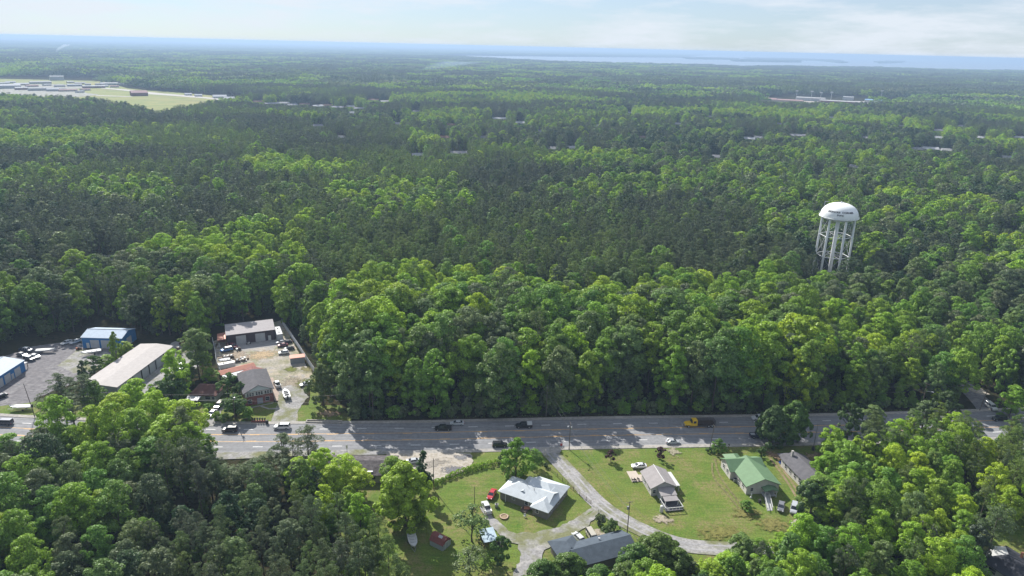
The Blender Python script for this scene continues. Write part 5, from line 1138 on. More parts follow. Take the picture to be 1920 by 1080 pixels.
# clearings, measured on the ground
CLR = [GP(p) for p in (
 [(-90, 655), (55, 640), (112, 632), (150, 622), (165, 604), (240, 606), (262, 636), (330, 632), (352, 636), (385, 650), (385, 700), (350, 720), (300, 748), (230, 752), (120, 760), (60, 790), (-90, 790)],
 [(385, 640), (396, 614), (420, 606), (516, 594), (538, 602), (572, 660), (596, 705), (636, 755), (655, 792), (350, 800), (345, 730), (385, 700)],
 [(425, 846), (590, 845), (1560, 826), (1585, 850), (1590, 920), (1560, 985), (1540, 1030), (1470, 1062), (1400, 1080), (1330, 1100), (1000, 1170), (760, 1170), (745, 1090), (715, 1070), (705, 1010), (680, 985), (590, 940), (560, 905), (430, 898), (345, 890), (425, 862), (360, 862)],
 [(1812, 1035), (1850, 1000), (1990, 985), (1990, 1230), (1830, 1200)],
 [(-160, 146), (0, 144), (190, 148), (240, 164), (455, 183), (475, 196), (430, 205), (335, 224), (312, 233), (290, 233), (270, 222), (180, 206), (0, 194), (-160, 188)],
 [(1395, 186), (1500, 180), (1600, 183), (1700, 187), (1705, 200), (1600, 209), (1500, 206), (1420, 198)],
)]
WATER = GP([(820, 106.4), (870, 104.6), (960, 105.5), (1060, 106.6), (1130, 107.2), (1280, 108.3), (1330, 103), (1420, 102), (1500, 103.4), (1700, 108), (1920, 112.8), (2080, 116), (2080, 138), (1920, 134), (1800, 133), (1700, 132), (1620, 129.5), (1550, 130), (1480, 128), (1400, 129), (1320, 126), (1250, 124.5), (1180, 123), (1120, 122), (1060, 120.5), (1010, 118), (960, 115), (900, 111.5), (850, 108.6)])
def inpoly(x, y, P):
    c = np.zeros(len(x), bool); n = len(P)
    for i in range(n):
        x0, y0 = P[i]; x1, y1 = P[(i+1) % n]
        if y0 == y1: continue
        c ^= ((y0 > y) != (y1 > y)) & (x < (x1-x0)*(y-y0)/(y1-y0)+x0)
    return c
def dline(x, y, Ln):
    d = np.full(len(x), 1e9)
    for i in range(0, len(Ln)-1):
        ax, ay = Ln[i]; bx, by = Ln[i+1]; vx, vy = bx-ax, by-ay; t = np.clip(((x-ax)*vx+(y-ay)*vy)/(vx*vx+vy*vy), 0, 1); d = np.minimum(d, np.hypot(x-ax-t*vx, y-ay-t*vy))
    return d
# houses among the far trees: (px, py, width m, depth m, turn, roof, wall, label)
HOUSES = [
 (198, 498, 7, 6, .2, 'white', 'house with bright roof glimpsed between dark pines at the left, middle distance'),
 (1531, 412, 14, 9, .3, 'brown', 'brown-roofed house behind the water tower tank, left side'),
 (1512, 392, 12, 8, .1, 'grey', 'low house roof in the trees above the water tower, left'),
 (1628, 383, 9, 7, .5, 'white', 'small white roof in the trees right of the water tower tank'),
 (1680, 532, 11, 8, .5, 'grey', 'grey roof in the trees lower right of the water tower legs'),
 (1842, 492, 11, 7, -.4, 'pale', 'pale roofed house in the trees near the right edge, nearer one'),
 (1893, 449, 13, 8, -.3, 'pale', 'pale-roofed house at the right edge, level with the tower legs'),
 (1912, 262, 16, 10, .2, 'white', 'white roof at the right edge in the far trees'),
 (1403, 264, 16, 9, .1, 'white', 'white roof among far trees above the water tower, left of two'),
 (1422, 262, 12, 9, .1, 'pale', 'pale roof among far trees above the water tower, right of two'),
 (1495, 258, 22, 10, .1, 'grey', 'long grey roof among far trees below the school'),
 (1742, 283, 20, 12, .3, 'white', 'largest white gabled roof in the far trees at the right'),
 (1718, 284, 14, 9, .1, 'grey', 'grey roof left of the white gabled roof in the far trees'),
 (1775, 286, 15, 9, .3, 'pale', 'pale roof right of the white gabled roof in the far trees'),
 (1757, 248, 16, 10, .6, 'grey', 'grey roof in the far trees above the white gabled roof'),
 (1758, 262, 10, 8, .2, 'white', 'small bright roof between the grey and white far roofs at the right'),
 (1342, 299, 12, 8, .1, 'grey', 'grey roof in a gap of the trees right of centre'),
 (783, 296, 12, 8, .2, 'white', 'bright roof in the trees left of centre'),
 (860, 292, 18, 9, .1, 'grey', 'grey roof in the trees above the pines, centre'),
 (835, 262, 14, 9, .2, 'brown', 'reddish roof in the far trees, centre left'),
 (1072, 282, 12, 8, .1, 'white', 'white roof in the far trees right of centre'),
 (1035, 283, 10, 8, .1, 'pale', 'small pale roof in the far trees, centre'),
 (936, 226, 24, 12, .2, 'white', 'white gabled roof in the far trees, centre'),
 (976, 234, 16, 10, .1, 'white', 'bright strip of roof in the far trees, centre'),
 (845, 238, 16, 10, .2, 'brown', 'brown roof beside a pale yard in the far trees'),
 (596, 240, 14, 9, .2, 'grey', 'grey roof among the dark far pines'),
 (700, 190, 22, 12, .1, 'brown', 'brown roof at the right end of the far row of houses'),
 (722, 193, 20, 12, .3, 'pale', 'pale roof at the far right end of the distant housing row'),
] + [(484+i*21+(i % 3)*3, 194+i*1.1+(i % 2)*2.5, 18+(i*7) % 9, 11, (i*.7) % 1.2-.3, ['brown', 'grey', 'pale', 'grey', 'brown', 'white'][i % 6],
      ['brown', 'dull grey', 'pale', 'grey', 'reddish brown', 'bright white'][i % 6]+' roof '+['first', 'second', 'third', 'fourth', 'fifth', 'sixth', 'seventh', 'eighth', 'ninth', 'tenth'][i]+' from the left in the distant row of houses beyond the field') for i in range(10)]
_hr = random.Random(31)
HOUSES += [(px_, py_, 9+_hr.random()*4, 8, _hr.uniform(-.5, .7), rc_, 'small '+{'pale': 'pale', 'white': 'bright', 'grey': 'dull grey', 'brown': 'brown'}[rc_]+' roof half hidden in the far trees') for px_, py_, rc_ in ((640, 262, 'pale'), (905, 262, 'grey'), (745, 236, 'white'), (1010, 250, 'grey'), (1120, 240, 'pale'), (1205, 262, 'brown'), (1270, 236, 'white'), (1330, 222, 'pale'), (1460, 236, 'grey'), (1560, 224, 'white'), (1620, 262, 'grey'), (1690, 240, 'pale'), (1838, 262, 'white'), (1800, 240, 'grey'), (1885, 300, 'pale'), (1600, 318, 'grey'), (1530, 340, 'brown'), (660, 215, 'white'), (780, 212, 'grey'), (1180, 215, 'white'))]
def sight_cap(x, y):
    """tallest tree (m) that leaves the roofs behind it in view"""
    c = np.full(len(x), 99.0)
    for h_ in HOUSES+[(1450+i*42, 192, 60, 30) for i in range(7)]:
        hx_, hy_ = G(h_[0], h_[1]); dd = math.hypot(hx_, hy_); ux, uy = -hx_/dd, -hy_/dd; a_ = (x-hx_)*ux+(y-hy_)*uy; b_ = np.abs((x-hx_)*uy-(y-hy_)*ux)
        q = (a_ > 0) & (a_ < 420) & (b_ < h_[2]*.5+2+(a_*.01)); c = np.where(q, np.minimum(c, (7 if dd < 800 else 2.2)+a_*(H-3)/dd), c)
    return c
def keep_mask(x, y, under=0, far=False):
    k = np.ones(len(x), bool)
    for P in CLR: k &= ~inpoly(x, y, P)
    n_ = (x > -260) & (x < 420) & (y < 420)
    idx = np.where(n_)[0]
    d = dline(x[idx], y[idx], CL); k[idx[d < (11.6 if under else 13.5)]] = False
    d = dline(x[idx], y[idx], SR); k[idx[d < 6.0]] = False
    d = dline(x[idx], y[idx], SR2); k[idx[d < 6.5]] = False
    k &= ~((np.hypot(x-tb[0], y-tb[1]) < 12.5))
    for h_ in HOUSES:
        hx_, hy_ = G(h_[0], h_[1]); dd = math.hypot(hx_, hy_); ux, uy = -hx_/dd, -hy_/dd
        a_ = (x-hx_)*ux+(y-hy_)*uy; b_ = np.abs((x-hx_)*uy-(y-hy_)*ux); far_ = min(150, 14+dd*.10)
        k &= ~((a_ > -h_[3]*.5-3) & (a_ < (330 if far and dd > 1700 else h_[3]*.5+3)) & (b_ < h_[2]*.5+1.5))
    k &= ~inpoly(x, y, WATER)
    return k
# stands of pine and of broadleaf trees: (px, py, rx, ry, pine 0..1, tone 0..1)
BLOBS = [(60, 730, 60, 40, .9, .5), (250, 770, 130, 70, .03, .85), (110, 930, 150, 75, .08, .85), (520, 980, 270, 90, .95, .5), (430, 830, 140, 40, .85, .5), (560, 870, 60, 25, .2, .9), (640, 890, 60, 25, .05, 1.0),
 (40, 1060, 120, 40, .1, .8), (1000, 630, 700, 125, .02, .52), (500, 560, 260, 60, .1, .5), (980, 520, 330, 45, .05, .62), (420, 455, 180, 32, .08, .85), (1080, 430, 430, 72, .97, .5), (900, 395, 300, 40, .9, .5),
 (130, 415, 220, 50, .8, .4), (420, 350, 380, 40, .8, .4), (240, 348, 110, 24, .08, .7), (560, 305, 130, 22, .1, .75), (760, 360, 120, 30, .1, .55), (1170, 345, 150, 22, .05, .75), (1120, 295, 120, 18, .1, .7),
 (630, 260, 150, 35, .95, .3), (200, 590, 180, 55, .6, .35), (140, 505, 100, 35, .25, .4), (30, 560, 50, 40, .05, .7), (1680, 380, 260, 90, .15, .45), (1620, 600, 300, 110, .05, .52), (1850, 640, 90, 100, .05, .6),
 (1560, 310, 340, 40, .25, .5), (1000, 240, 200, 35, .5, .4), (200, 205, 150, 30, .7, .15), (1700, 900, 200, 130, .12, .45), (1590, 1000, 60, 50, .5, .3), (1330, 720, 60, 40, .02, .3), (120, 260, 150, 30, .1, .55)]
def stand(x, y):
    px = np.empty(len(x)); py = np.empty(len(x))
    dz = 18-H; d = y*math.cos(PITCH)-dz*math.sin(PITCH); v2 = (-dz*math.cos(PITCH)-y*math.sin(PITCH))/d*F; u2 = x/d*F
    c, s = math.cos(ROLL), math.sin(ROLL); px = 960+u2*c-v2*s; py = 540+u2*s+v2*c
    pine = np.clip((fbm(x, y, 190, 2)-.5)*8+.36, .06, .90); tone = np.clip(.45+(fbm(x, y, 110, 11)-.5)*3.2, 0, 1)
    for bx, by, rx, ry, pn, tn in BLOBS:
        q = np.sqrt(((px-bx)/rx)**2+((py-by)/ry)**2)+(fbm(x, y, 45, 21)-.5)*.8; w_ = np.clip((1.15-q)*4, 0, 1); pine = pine*(1-w_)+pn*w_; tone = tone*(1-w_)+(tn+(tone-.42)*.5)*w_
    return px, py, pine, tone
rng = np.random.default_rng(77)
def scatter(r0, r1, sp, half=R(43)):
    xs = np.arange(-r1*math.sin(half), r1*math.sin(half), sp); ys = np.arange(30, r1, sp*.87); X, Y = np.meshgrid(xs, ys); X = X+(np.arange(len(ys)) % 2)[:, None]*sp*.5
    X = X.ravel()+rng.uniform(-.36, .36, X.size)*sp; Y = Y.ravel()+rng.uniform(-.36, .36, Y.size)*sp
    r = np.hypot(X, Y); k = (r >= r0) & (r < r1) & (np.abs(X) < np.tan(half)*(Y+40)); return X[k], Y[k]
NEAR, MID = 430.0, 1900.0
# near trees one by one ------------------------------------------------
x, y = scatter(95, NEAR, 6.5); k = keep_mask(x, y); x, y = x[k], y[k]
px, py, pine, tone = stand(x, y); u = rng.uniform(0, 1, len(x)); isp = u < pine
k = isp | (rng.uniform(0, 1, len(x)) < .66); x, y, px, py, isp, tone = x[k], y[k], px[k], py[k], isp[k], tone[k]
edge = dline(x, y, CL) < 24
for P in CLR[:3]:      # trees standing at the rim of a clearing keep their foliage down to the ground
    Q = P+[P[0]]; edge |= dline(x, y, [Q[i] for i in range(len(Q))]) < 9
sc = .72+.26*rng.uniform(0, 1, len(x))+.3*(fbm(x, y, 28, 40)-.35); tone = np.clip(tone+rng.normal(0, .2, len(x)), 0, 1); rot = rng.uniform(0, 6.28, len(x)); pick = rng.integers(0, 1000, len(x))
low = (py > 990) & (px > 1250) | ((px > 1500) & (py > 760)); sc = np.where(low, sc*.72, sc)
sc = np.where((px < 760) & (py > 780), sc*.80, sc)
dist = np.hypot(x, y); # height limits read off the photograph: how far up each foreground tree reaches
CAPX = [-80, 0, 30, 60, 90, 120, 150, 200, 230, 300, 350, 380, 392, 400, 430, 500, 560, 600, 640, 690, 715, 740, 765, 800, 980, 1000, 1100, 1130, 1200, 1240, 1290, 1330, 1380, 1480, 1520, 1545, 1560, 1600, 1640, 1700, 1745, 1790, 1830, 1870, 1905, 1980]
CAPY = [815, 815, 805, 795, 745, 705, 708, 725, 716, 712, 735, 745, 800, 850, 868, 850, 850, 872, 880, 925, 965, 1000, 1070, 1085, 1085, 1050, 1045, 1040, 1030, 1003, 1030, 1055, 1005, 1000, 905, 850, 800, 765, 758, 765, 748, 728, 762, 800, 765, 700]
def groundpx(x, y):
    d = y*math.cos(PITCH)+H*math.sin(PITCH); v2 = (H*math.cos(PITCH)-y*math.sin(PITCH))/d*F; u2 = x/d*F
    c, s = math.cos(ROLL), math.sin(ROLL); return 960+u2*c-v2*s, 540+u2*s+v2*c, 1.0/d*F*math.cos(PITCH)*1.03
gx, gy, kpm = groundpx(x, y); capy = np.interp(px, CAPX, CAPY)+rng.uniform(0, 14, len(x)); hc = (gy-capy)/kpm
front = (gy > 846) | ((gx < 420) & (gy > 745)) | ((gx > 1570) & (gy > 800)); hcap = np.where(front, hc, 99.0)
tw_ = (np.abs(px-1560) < 42) & (y < tb[1]) & (gy < 640); hcap = np.where(tw_, np.minimum(hcap, (gy-508)/kpm), hcap)
tall_ = (gx > 640) & (gx < 1500) & (gy < 790) & (gy > 640); sc = np.where(tall_, sc*1.32, sc); sc = np.minimum(sc, hcap/22.5); ok_ = sc > .30
x, y, px, py, isp, tone, edge, sc, rot, pick, gx, gy = [a_[ok_] for a_ in (x, y, px, py, isp, tone, edge, sc, rot, pick, gx, gy)]
sc = np.minimum(sc, sight_cap(x, y)/22.5)
dist = np.hypot(x, y); infr = (px > -60) & (px < 1980) & (py < 1200)
order = np.argsort(dist); ind = np.zeros(len(x), bool)
for sel in (isp, ~isp):
    c = [i for i in order if sel[i] and infr[i]][:270]; ind[c] = True
LANDM = [('the small blue workshop', 190, 645), ('the left blue workshop', 20, 700), ('the storage building', 250, 690), ('the brown warehouse', 470, 630), ('the white panel fence', 575, 660), ('the dark rounded tree', 603, 770), ('the brick house', 485, 740), ('the bungalow', 385, 745),
 ('the weathered-roof building', 670, 885), ('the lone big bright tree', 757, 985), ('the black highway pickup', 831, 802), ('the white-covered pickup', 982, 800), ('the drive-mouth utility pole', 1066, 843), ('the yellow truck', 1308, 795), ('the pair of kerbside oaks', 1475, 830), ('the lamp utility pole', 1727, 765),
 ('the white side-road SUV', 1858, 766), ('the water tower', 1555, 520), ('the dark-roofed corner house', 1870, 1050), ('the green-roofed house', 1430, 900), ('the slate-roofed house', 1120, 1040), ('the leftmost black SUV', 431, 805), ('the floodlight pole', 66, 783), ('the boat trailer', 774, 1020), ('the dark highway van', 9, 800), ('the large lower-right magnolia', 1745, 1040)]
def region(px_, py_):
    nm, lx, ly = min(LANDM, key=lambda q: math.hypot(q[1]-px_, (q[2]-py_)*1.4)); dx, dy = px_-lx, (py_-ly)*1.4
    if abs(dx) > abs(dy): return ('left of ' if dx < 0 else 'right of ')+nm
    return ('behind ' if dy < 0 else 'in front of ')+nm
def plant(key, X_, Y_, s, tn, label, group=None, rz=0.0, sxy=None, full=True, catg=None, kind=None):
    p = PROTO[key]; kind = kind or p['kind']
    if full:
        t = thing(kind, label, catg or kind.replace('_', ' '), (X_, Y_, 0), rz, group); t['tone'] = tn; t.scale = ((sxy or s), (sxy or s), s)
        for nm, me in (('trunk', p['trunk']), ('crown', p['crown'])):
            o = bpy.data.objects.new(nm, me); COL.objects.link(o); o.parent = t; o['tone'] = tn
    else:
        t = bpy.data.objects.new(kind, p['hi']); COL.objects.link(t); t.location = (X_, Y_, 0); t.rotation_euler = (0, 0, rz); t.scale = ((sxy or s*(.9+.25*((X_*7.3) % 1))), (sxy or s*(.9+.25*((Y_*5.1) % 1))), s); t['tone'] = tn
        tag(t, label, catg or kind.replace('_', ' '), group)
    return t
BK = ['B0', 'B1', 'B2', 'B3', 'B4', 'B5', 'B6']; EK = ['E0', 'E1', 'E2']; PK_ = ['P0', 'P1', 'P2', 'P3', 'P4']
def pk(i):
    if isp[i]: return PK_[pick[i] % 5]
    return EK[pick[i] % 3] if edge[i] and pick[i] % 10 < 8 else BK[pick[i] % 7]
for i in np.where(ind)[0]:
    tn = float(tone[i]); nm = 'pine' if isp[i] else 'broadleaf'
    if isp[i]: ds = 'dark pine' if tn < .5 else 'green pine'
    else: ds = 'bright yellow-green leafy tree' if tn > .72 else ('fresh green leafy tree' if tn > .4 else 'dull green leafy tree')
    rg = region(gx[i], gy[i]); plant(pk(i), float(x[i]), float(y[i]), float(sc[i]), tn, ('tall ' if sc[i] > .98 else 'small ' if sc[i] < .74 else '')+ds+' '+rg, nm+' trees of the near woods', float(rot[i]), full=bool(dist[i] < 330))
# the rest as one wood of instances ------------------------------------
def inst_collection(name, meshes):
    c = bpy.data.collections.new(name)
    for i, me in enumerate(meshes): o = bpy.data.objects.new('%s_%02d' % (name, i), me); c.objects.link(o)
    return c
def wood(name, X_, Y_, Z_, idx, scl, rz, tn, coll, label):
    me = bpy.data.meshes.new(name); n = len(X_); me.vertices.add(n); me.vertices.foreach_set('co', np.stack([X_, Y_, Z_], 1).astype(np.float32).ravel())
    for nm, ty, v in (('idx', 'INT', idx.astype(np.int32)), ('tone', 'FLOAT', tn.astype(np.float32)), ('dummy', 'FLOAT', tn.astype(np.float32)), ('rz', 'FLOAT', rz.astype(np.float32))):
        a = me.attributes.new(nm, ty, 'POINT'); a.data.foreach_set('value', v)
    rs_ = np.random.default_rng(n); wv = rs_.uniform(.84, 1.2, (n, 1)); sv3 = np.concatenate([scl[:, None]*wv, scl[:, None]*wv*rs_.uniform(.9, 1.1, (n, 1)), scl[:, None]], 1)
    a = me.attributes.new('scl', 'FLOAT_VECTOR', 'POINT'); a.data.foreach_set('vector', sv3.astype(np.float32).ravel())
    a = me.attributes.new('tilt', 'FLOAT_VECTOR', 'POINT'); a.data.foreach_set('vector', np.concatenate([rs_.normal(0, .05, (n, 2)), rz[:, None]], 1).astype(np.float32).ravel())
    o = bpy.data.objects.new(name, me); COL.objects.link(o)
    g = bpy.data.node_groups.new(name, 'GeometryNodeTree'); g.interface.new_socket('Geometry', in_out='INPUT', socket_type='NodeSocketGeometry'); g.interface.new_socket('Geometry', in_out='OUTPUT', socket_type='NodeSocketGeometry')
    N = g.nodes.new; gi = N('NodeGroupInput'); go = N('NodeGroupOutput'); ip = N('GeometryNodeInstanceOnPoints'); ci = N('GeometryNodeCollectionInfo'); mp_ = N('GeometryNodeMeshToPoints')
    ci.inputs[0].default_value = coll; ci.inputs['Separate Children'].default_value = True; ci.inputs['Reset Children'].default_value = True
    def na(nm, ty): q = N('GeometryNodeInputNamedAttribute'); q.data_type = ty; q.inputs[0].default_value = nm; return q.outputs['Attribute']
    K = g.links.new
    K(gi.outputs[0], mp_.inputs[0]); K(mp_.outputs[0], ip.inputs['Points']); K(ci.outputs[0], ip.inputs['Instance']); ip.inputs['Pick Instance'].default_value = True
    K(na('idx', 'INT'), ip.inputs['Instance Index']); K(na('tilt', 'FLOAT_VECTOR'), ip.inputs['Rotation']); K(na('scl', 'FLOAT_VECTOR'), ip.inputs['Scale']); K(ip.outputs[0], go.inputs[0])
    md = o.modifiers.new('trees', 'NODES'); md.node_group = g
    return tag(o, label, 'wood', None, 'stuff')
keys = BK+EK+PK_; kidx = {k_: i for i, k_ in enumerate(keys)}
hiC = inst_collection('near_trees', [PROTO[k_]['hi'] for k_ in keys]); loC = inst_collection('mid_trees', [PROTO[k_]['lo'] for k_ in keys])
r_ = np.where(~ind)[0]
ux, uy = scatter(95, NEAR+60, 5.2); k = keep_mask(ux, uy, 1); ux, uy = ux[k], uy[k]; ugx, ugy, ukp = groundpx(ux, uy); upx, upy, up_, ut = stand(ux, uy)
us = np.minimum(rng.uniform(.16, .42, len(ux)), sight_cap(ux, uy)/21); ucap = np.where((ugy > 846) | ((ugx < 420) & (ugy > 745)) | ((ugx > 1570) & (ugy > 800)), (ugy-np.interp(upx, CAPX, CAPY))/ukp, 99); us = np.minimum(us, ucap/21); k = us > .1; ux, uy, us, ut = ux[k], uy[k], us[k], ut[k]
wood('near_wood', x[r_], y[r_], np.zeros(len(r_)), np.array([kidx[pk(i)] for i in r_]), sc[r_], rot[r_], tone[r_], hiC, 'rest of the mixed wood behind the highway and workshops')
wood('undergrowth', ux, uy, np.zeros(len(ux)), 7+rng.integers(0, 3, len(ux)), us, rng.uniform(0, 6.28, len(ux)), np.clip(ut*.6+rng.normal(.1, .15, len(ux)), 0, 1), hiC, 'leafy undergrowth and saplings filling the woods')
x, y = scatter(NEAR, MID, 7.0); k = keep_mask(x, y); x, y = x[k], y[k]
_, _, pine, tone = stand(x, y); u = rng.uniform(0, 1, len(x)); isp = u < pine; k = isp | (rng.uniform(0, 1, len(x)) < .70); x, y, isp, tone = x[k], y[k], isp[k], tone[k]; n = len(x)
idx = np.where(isp, 10+rng.integers(0, 5, n), rng.integers(0, 7, n))
msc = np.minimum(np.where(isp, rng.uniform(.72, 1.05, n), .70+.28*rng.uniform(0, 1, n)+.3*(fbm(x, y, 28, 40)-.35)), np.maximum(sight_cap(x, y)/22.5, .12))
wood('middle_wood', x, y, np.zeros(n), idx, msc, rng.uniform(0, 6.28, n), np.clip(tone+rng.normal(0, .26, n), 0, 1), loC, 'mixed pine and broadleaf wood of the middle distance')
# far wood in patches of many small crowns
pats = []
for s_ in range(6):
    rg_ = np.random.default_rng(200+s_); P_ = []; N_ = []; Sz = []
    pinep = s_ >= 3
    for a in range(9):
        for b in range(9):
            cx_, cy_ = (a-4)*8+rg_.uniform(-3, 3), (b-4)*8+rg_.uniform(-3, 3); hh = rg_.uniform(11, 24); rr_ = (3.4 if pinep else 4.6)*rg_.uniform(.75, 1.25); D = rg_.normal(size=(34, 3)); D /= np.linalg.norm(D, axis=1, keepdims=True); D[:, 2] = np.abs(D[:, 2])-.25
            P_.append(np.array([cx_, cy_, hh-rr_])+D*rr_*rg_.uniform(.75, 1.05, (34, 1))); N_.append(D+rg_.normal(0, .4, (34, 3))+np.array([0, 0, .3]))
    P_ = np.concatenate(P_); N_ = np.concatenate(N_); m_ = NEED if pinep else LEAF
    pats.append(np_mesh('wood_patch', [(quads(P_, N_, 2.7, m_, rg_, .9), m_)]))
ptC = inst_collection('far_patches', pats)
x, y = scatter(MID-30, 7200, 62); k = keep_mask(x, y, far=True); x, y = x[k], y[k]; n = len(x); _, _, pine, tone = stand(x, y)
isp = rng.uniform(0, 1, n) < np.clip((fbm(x, y, 900, 5)-.5)*4+.45, 0.05, .95)
wood('far_wood', x, y, np.zeros(n), np.where(isp, 3+rng.integers(0, 3, n), rng.integers(0, 3, n)), rng.uniform(.9, 1.15, n), rng.integers(0, 4, n)*math.pi/2, np.clip(tone*.8+rng.normal(0, .1, n), 0, 1), ptC, 'endless wood of the far distance up to the lake')
# beyond that the canopy is one rough sheet standing at tree height
mb = MB(); FARM = ground_mat('far_canopy', [(.045, .07, .03), (.085, .125, .04), (.028, .045, .025)], (.0009, .004), 1.0, 1.0); FARM.node_tree.nodes['Principled BSDF'].inputs['Specular IOR Level'].default_value = 0; mi = mb.mi(FARM)
NA, rs = 260, [7100*(1.028**i) for i in range(62)]; V_ = []; 
for j, r0 in enumerate(rs):
    for i in range(NA+1):
        a_ = R(-44+88*i/NA); jj = r0*(1+rng.uniform(-.006, .006)); V_.append((jj*math.sin(a_), jj*math.cos(a_), 15+rng.uniform(-3, 5)+5*float(vnoise(jj*math.sin(a_), jj*math.cos(a_), 1500))))
V_ = np.array(V_); cx_ = V_[:, 0]; wet = inpoly(V_[:, 0], V_[:, 1], WATER)
for j in range(len(rs)-1):
    for i in range(NA):
        q = (j*(NA+1)+i, j*(NA+1)+i+1, (j+1)*(NA+1)+i+1, (j+1)*(NA+1)+i)
        if not any(wet[list(q)]): mb.f.append(q[::-1]); mb.m.append(mi)
mb.v = [tuple(v) for v in V_]; tag(mb.build('horizon_wood'), 'wooded plain fading out below the horizon', 'wood', None, 'stuff')
wm = bpy.data.materials.new('lake_water'); wm.use_nodes = True; b = wm.node_tree.nodes['Principled BSDF']; b.inputs['Base Color'].default_value = (.16, .2, .24, 1); b.inputs['Roughness'].default_value = .32; MATS['lake_water'] = wm
sheet('lake', WATER, wm, z=.9, world=True)
for pts, lb in (([(1285, 109), (1340, 109.6), (1385, 111), (1375, 112.4), (1320, 111.6), (1285, 111)], 0), ([(1368, 113.2), (1430, 112.4), (1500, 114.4), (1502, 117.4), (1440, 116.8), (1375, 115.4)], 0), ([(1400, 109.6), (1480, 110.2), (1560, 113), (1590, 117.6), (1578, 118.8), (1535, 114.6), (1470, 112), (1400, 111)], 0), ([(1645, 117.6), (1665, 115.6), (1690, 116), (1692, 118), (1664, 119), (1648, 119.2)], 0)):
    P_ = GP(pts); mb = MB()
    if mb_area(P_) < 0: P_ = P_[::-1]
    mb.prism(P_, .5, 13, FARM); xs = np.array([p[0] for p in P_]); ys = np.array([p[1] for p in P_])
    qx = rng.uniform(xs.min(), xs.max(), 900); qy = rng.uniform(ys.min(), ys.max(), 900); kk = inpoly(qx, qy, P_)
    for a_, b_ in list(zip(qx[kk], qy[kk]))[:160]: s_ = rng.uniform(25, 60); mb.box(a_-s_, b_-s_, 12, a_+s_, b_+s_, 13+rng.uniform(1, 9), FARM, rz=rng.uniform(0, 1))
    struct('wooded_island', mb)
# ------------------------------------------------------------------ single trees that stand out
def TT(key, px_, py_, h_, r_, tn, label, rz=0.0, kind=None, group=None):
    """px_,py_ = top of the tree in the photograph, h_ = its height, r_ = crown radius"""
    p = PROTO[key]; X_, Y_ = G(px_, py_, h_); return plant(key, X_, Y_, h_/p['H'], tn, label, group, rz, sxy=r_/p['R'], kind=kind)
TT('BIG', 757, 868, 19, 7.8, .8, 'big bright green tree alone between the weathered-roof building and the boat trailer', 1)
TT('J0', 793, 846, 13, 2.6, .2, 'tall dark columnar juniper left of the sandy lot pole', .4)
TT('B4', 735, 858, 9, 3.6, .6, 'small green tree at the right end of the weathered-roof building', 2)
TT('D0', 970, 822, 13.5, 4.8, .62, 'dense round-topped green tree beside the gravel drive fence', 1.4, kind='cedar_tree')
TT('B3', 1003, 843, 6.5, 2.6, .5, 'small green tree right of the dense round-topped tree', 2.1)
TT('O1', 944, 851, 5, 2.0, .5, 'small dark bushy tree left of the dense round-topped tree', 2.1)
TT('K0', 1456, 762, 14, 5.8, .5, 'large dark oak on the near kerb, left one of the pair hiding the highway', 0)
TT('K0', 1495, 753, 15, 5.6, .9, 'large oak with paler leaves on the near kerb, right one of the pair', 2)
TT('W0', 885, 950, 10.5, 5.2, .35, 'sparse grey-green tree with thin crown on the lawn above the blue sheet shelter', .5)
TT('W0', 880, 1030, 7, 4.6, .3, 'low sparse tree at the bottom below the blue sheet shelter', 2.5)
TT('O1', 940, 1008, 8, 2.9, .7, 'small leafy tree at the right corner of the blue sheet shelter', 2.5)
TT('S0', 1126, 964, 3.2, 1.7, .2, 'small dark bush by the wire fence near the drive junction', 0)
TT('O1', 1146, 975, 5.0, 2.4, .6, 'small round dark tree behind the beige van', 1)
TT('R0', 1147, 845, 4.0, 1.7, .5, 'dark red maple on the near verge, the left one', 0)
TT('R0', 1240, 838, 4.4, 1.9, .6, 'dark red maple on the near verge, the right one', 2)
TT('D0', 1350, 823, 5.2, 2.5, .45, 'round green bush on the near kerb right of a slim pole', 1)
TT('S1', 1331, 838, 1.8, 1.2, .3, 'small dark bush at the foot of the slim pole', 1)
TT('O1', 1430, 837, 4, 1.7, .6, 'small grey-green shrub left of the big oaks', 0)
TT('D0', 1402, 939, 3.2, 2.1, .5, 'clipped round bush at the front corner of the green-roofed house', 0)
TT('S1', 1093, 957-2, 1.0, .8, .1, 'small dark bush inside the rail fence', 0) if 0 else None
TT('D1', 601, 682, 16, 5.8, .75, 'dark rounded tree with bare trunk right of the dirt yard drive', 2.2)
TT('D0', 211, 622, 13, 2.6, .6, 'tall slim green tree in front of the small blue workshop', 2.2)
TT('E0', 232, 640, 7, 3.4, .75, 'leafy bush left of the storage building roof, upper one', 1)
TT('E1', 197, 666, 6.5, 3.4, .7, 'leafy bush left of the storage building roof, middle one', 2)
TT('O1', 172, 668, 7, 3.6, .8, 'round green bush by the storage building roof, lower one', 3)
TT('J0', 151, 676, 8.5, 2.2, .15, 'small dark juniper at the lower left corner of the storage building roof', 0)
TT('B2', 374, 652, 11, 4.0, .6, 'green tree between the storage lot and the dirt yard', 1)
TT('E2', 392, 690, 6, 3.2, .6, 'leafy bush at the left fence of the dirt yard', 1)
TT('S0', 353, 712, 3, 2.0, .4, 'low bush on the grass above the bungalow', 1)
TT('O1', 424, 700, 9, 4.2, .8, 'leafy tree between the bungalow and the brick house', 1)
TT('O1', 447, 716, 7, 2.6, .6, 'smaller leafy tree against the left wall of the brick house', 1)
TT('O0', 438, 742, 8, 4.8, .75, 'dark round tree with sunlit top in front of the brick house', 1)
TT('E0', 461, 762, 5, 2.4, .6, 'leafy shrub right of the dark round tree by the brick house', 1)
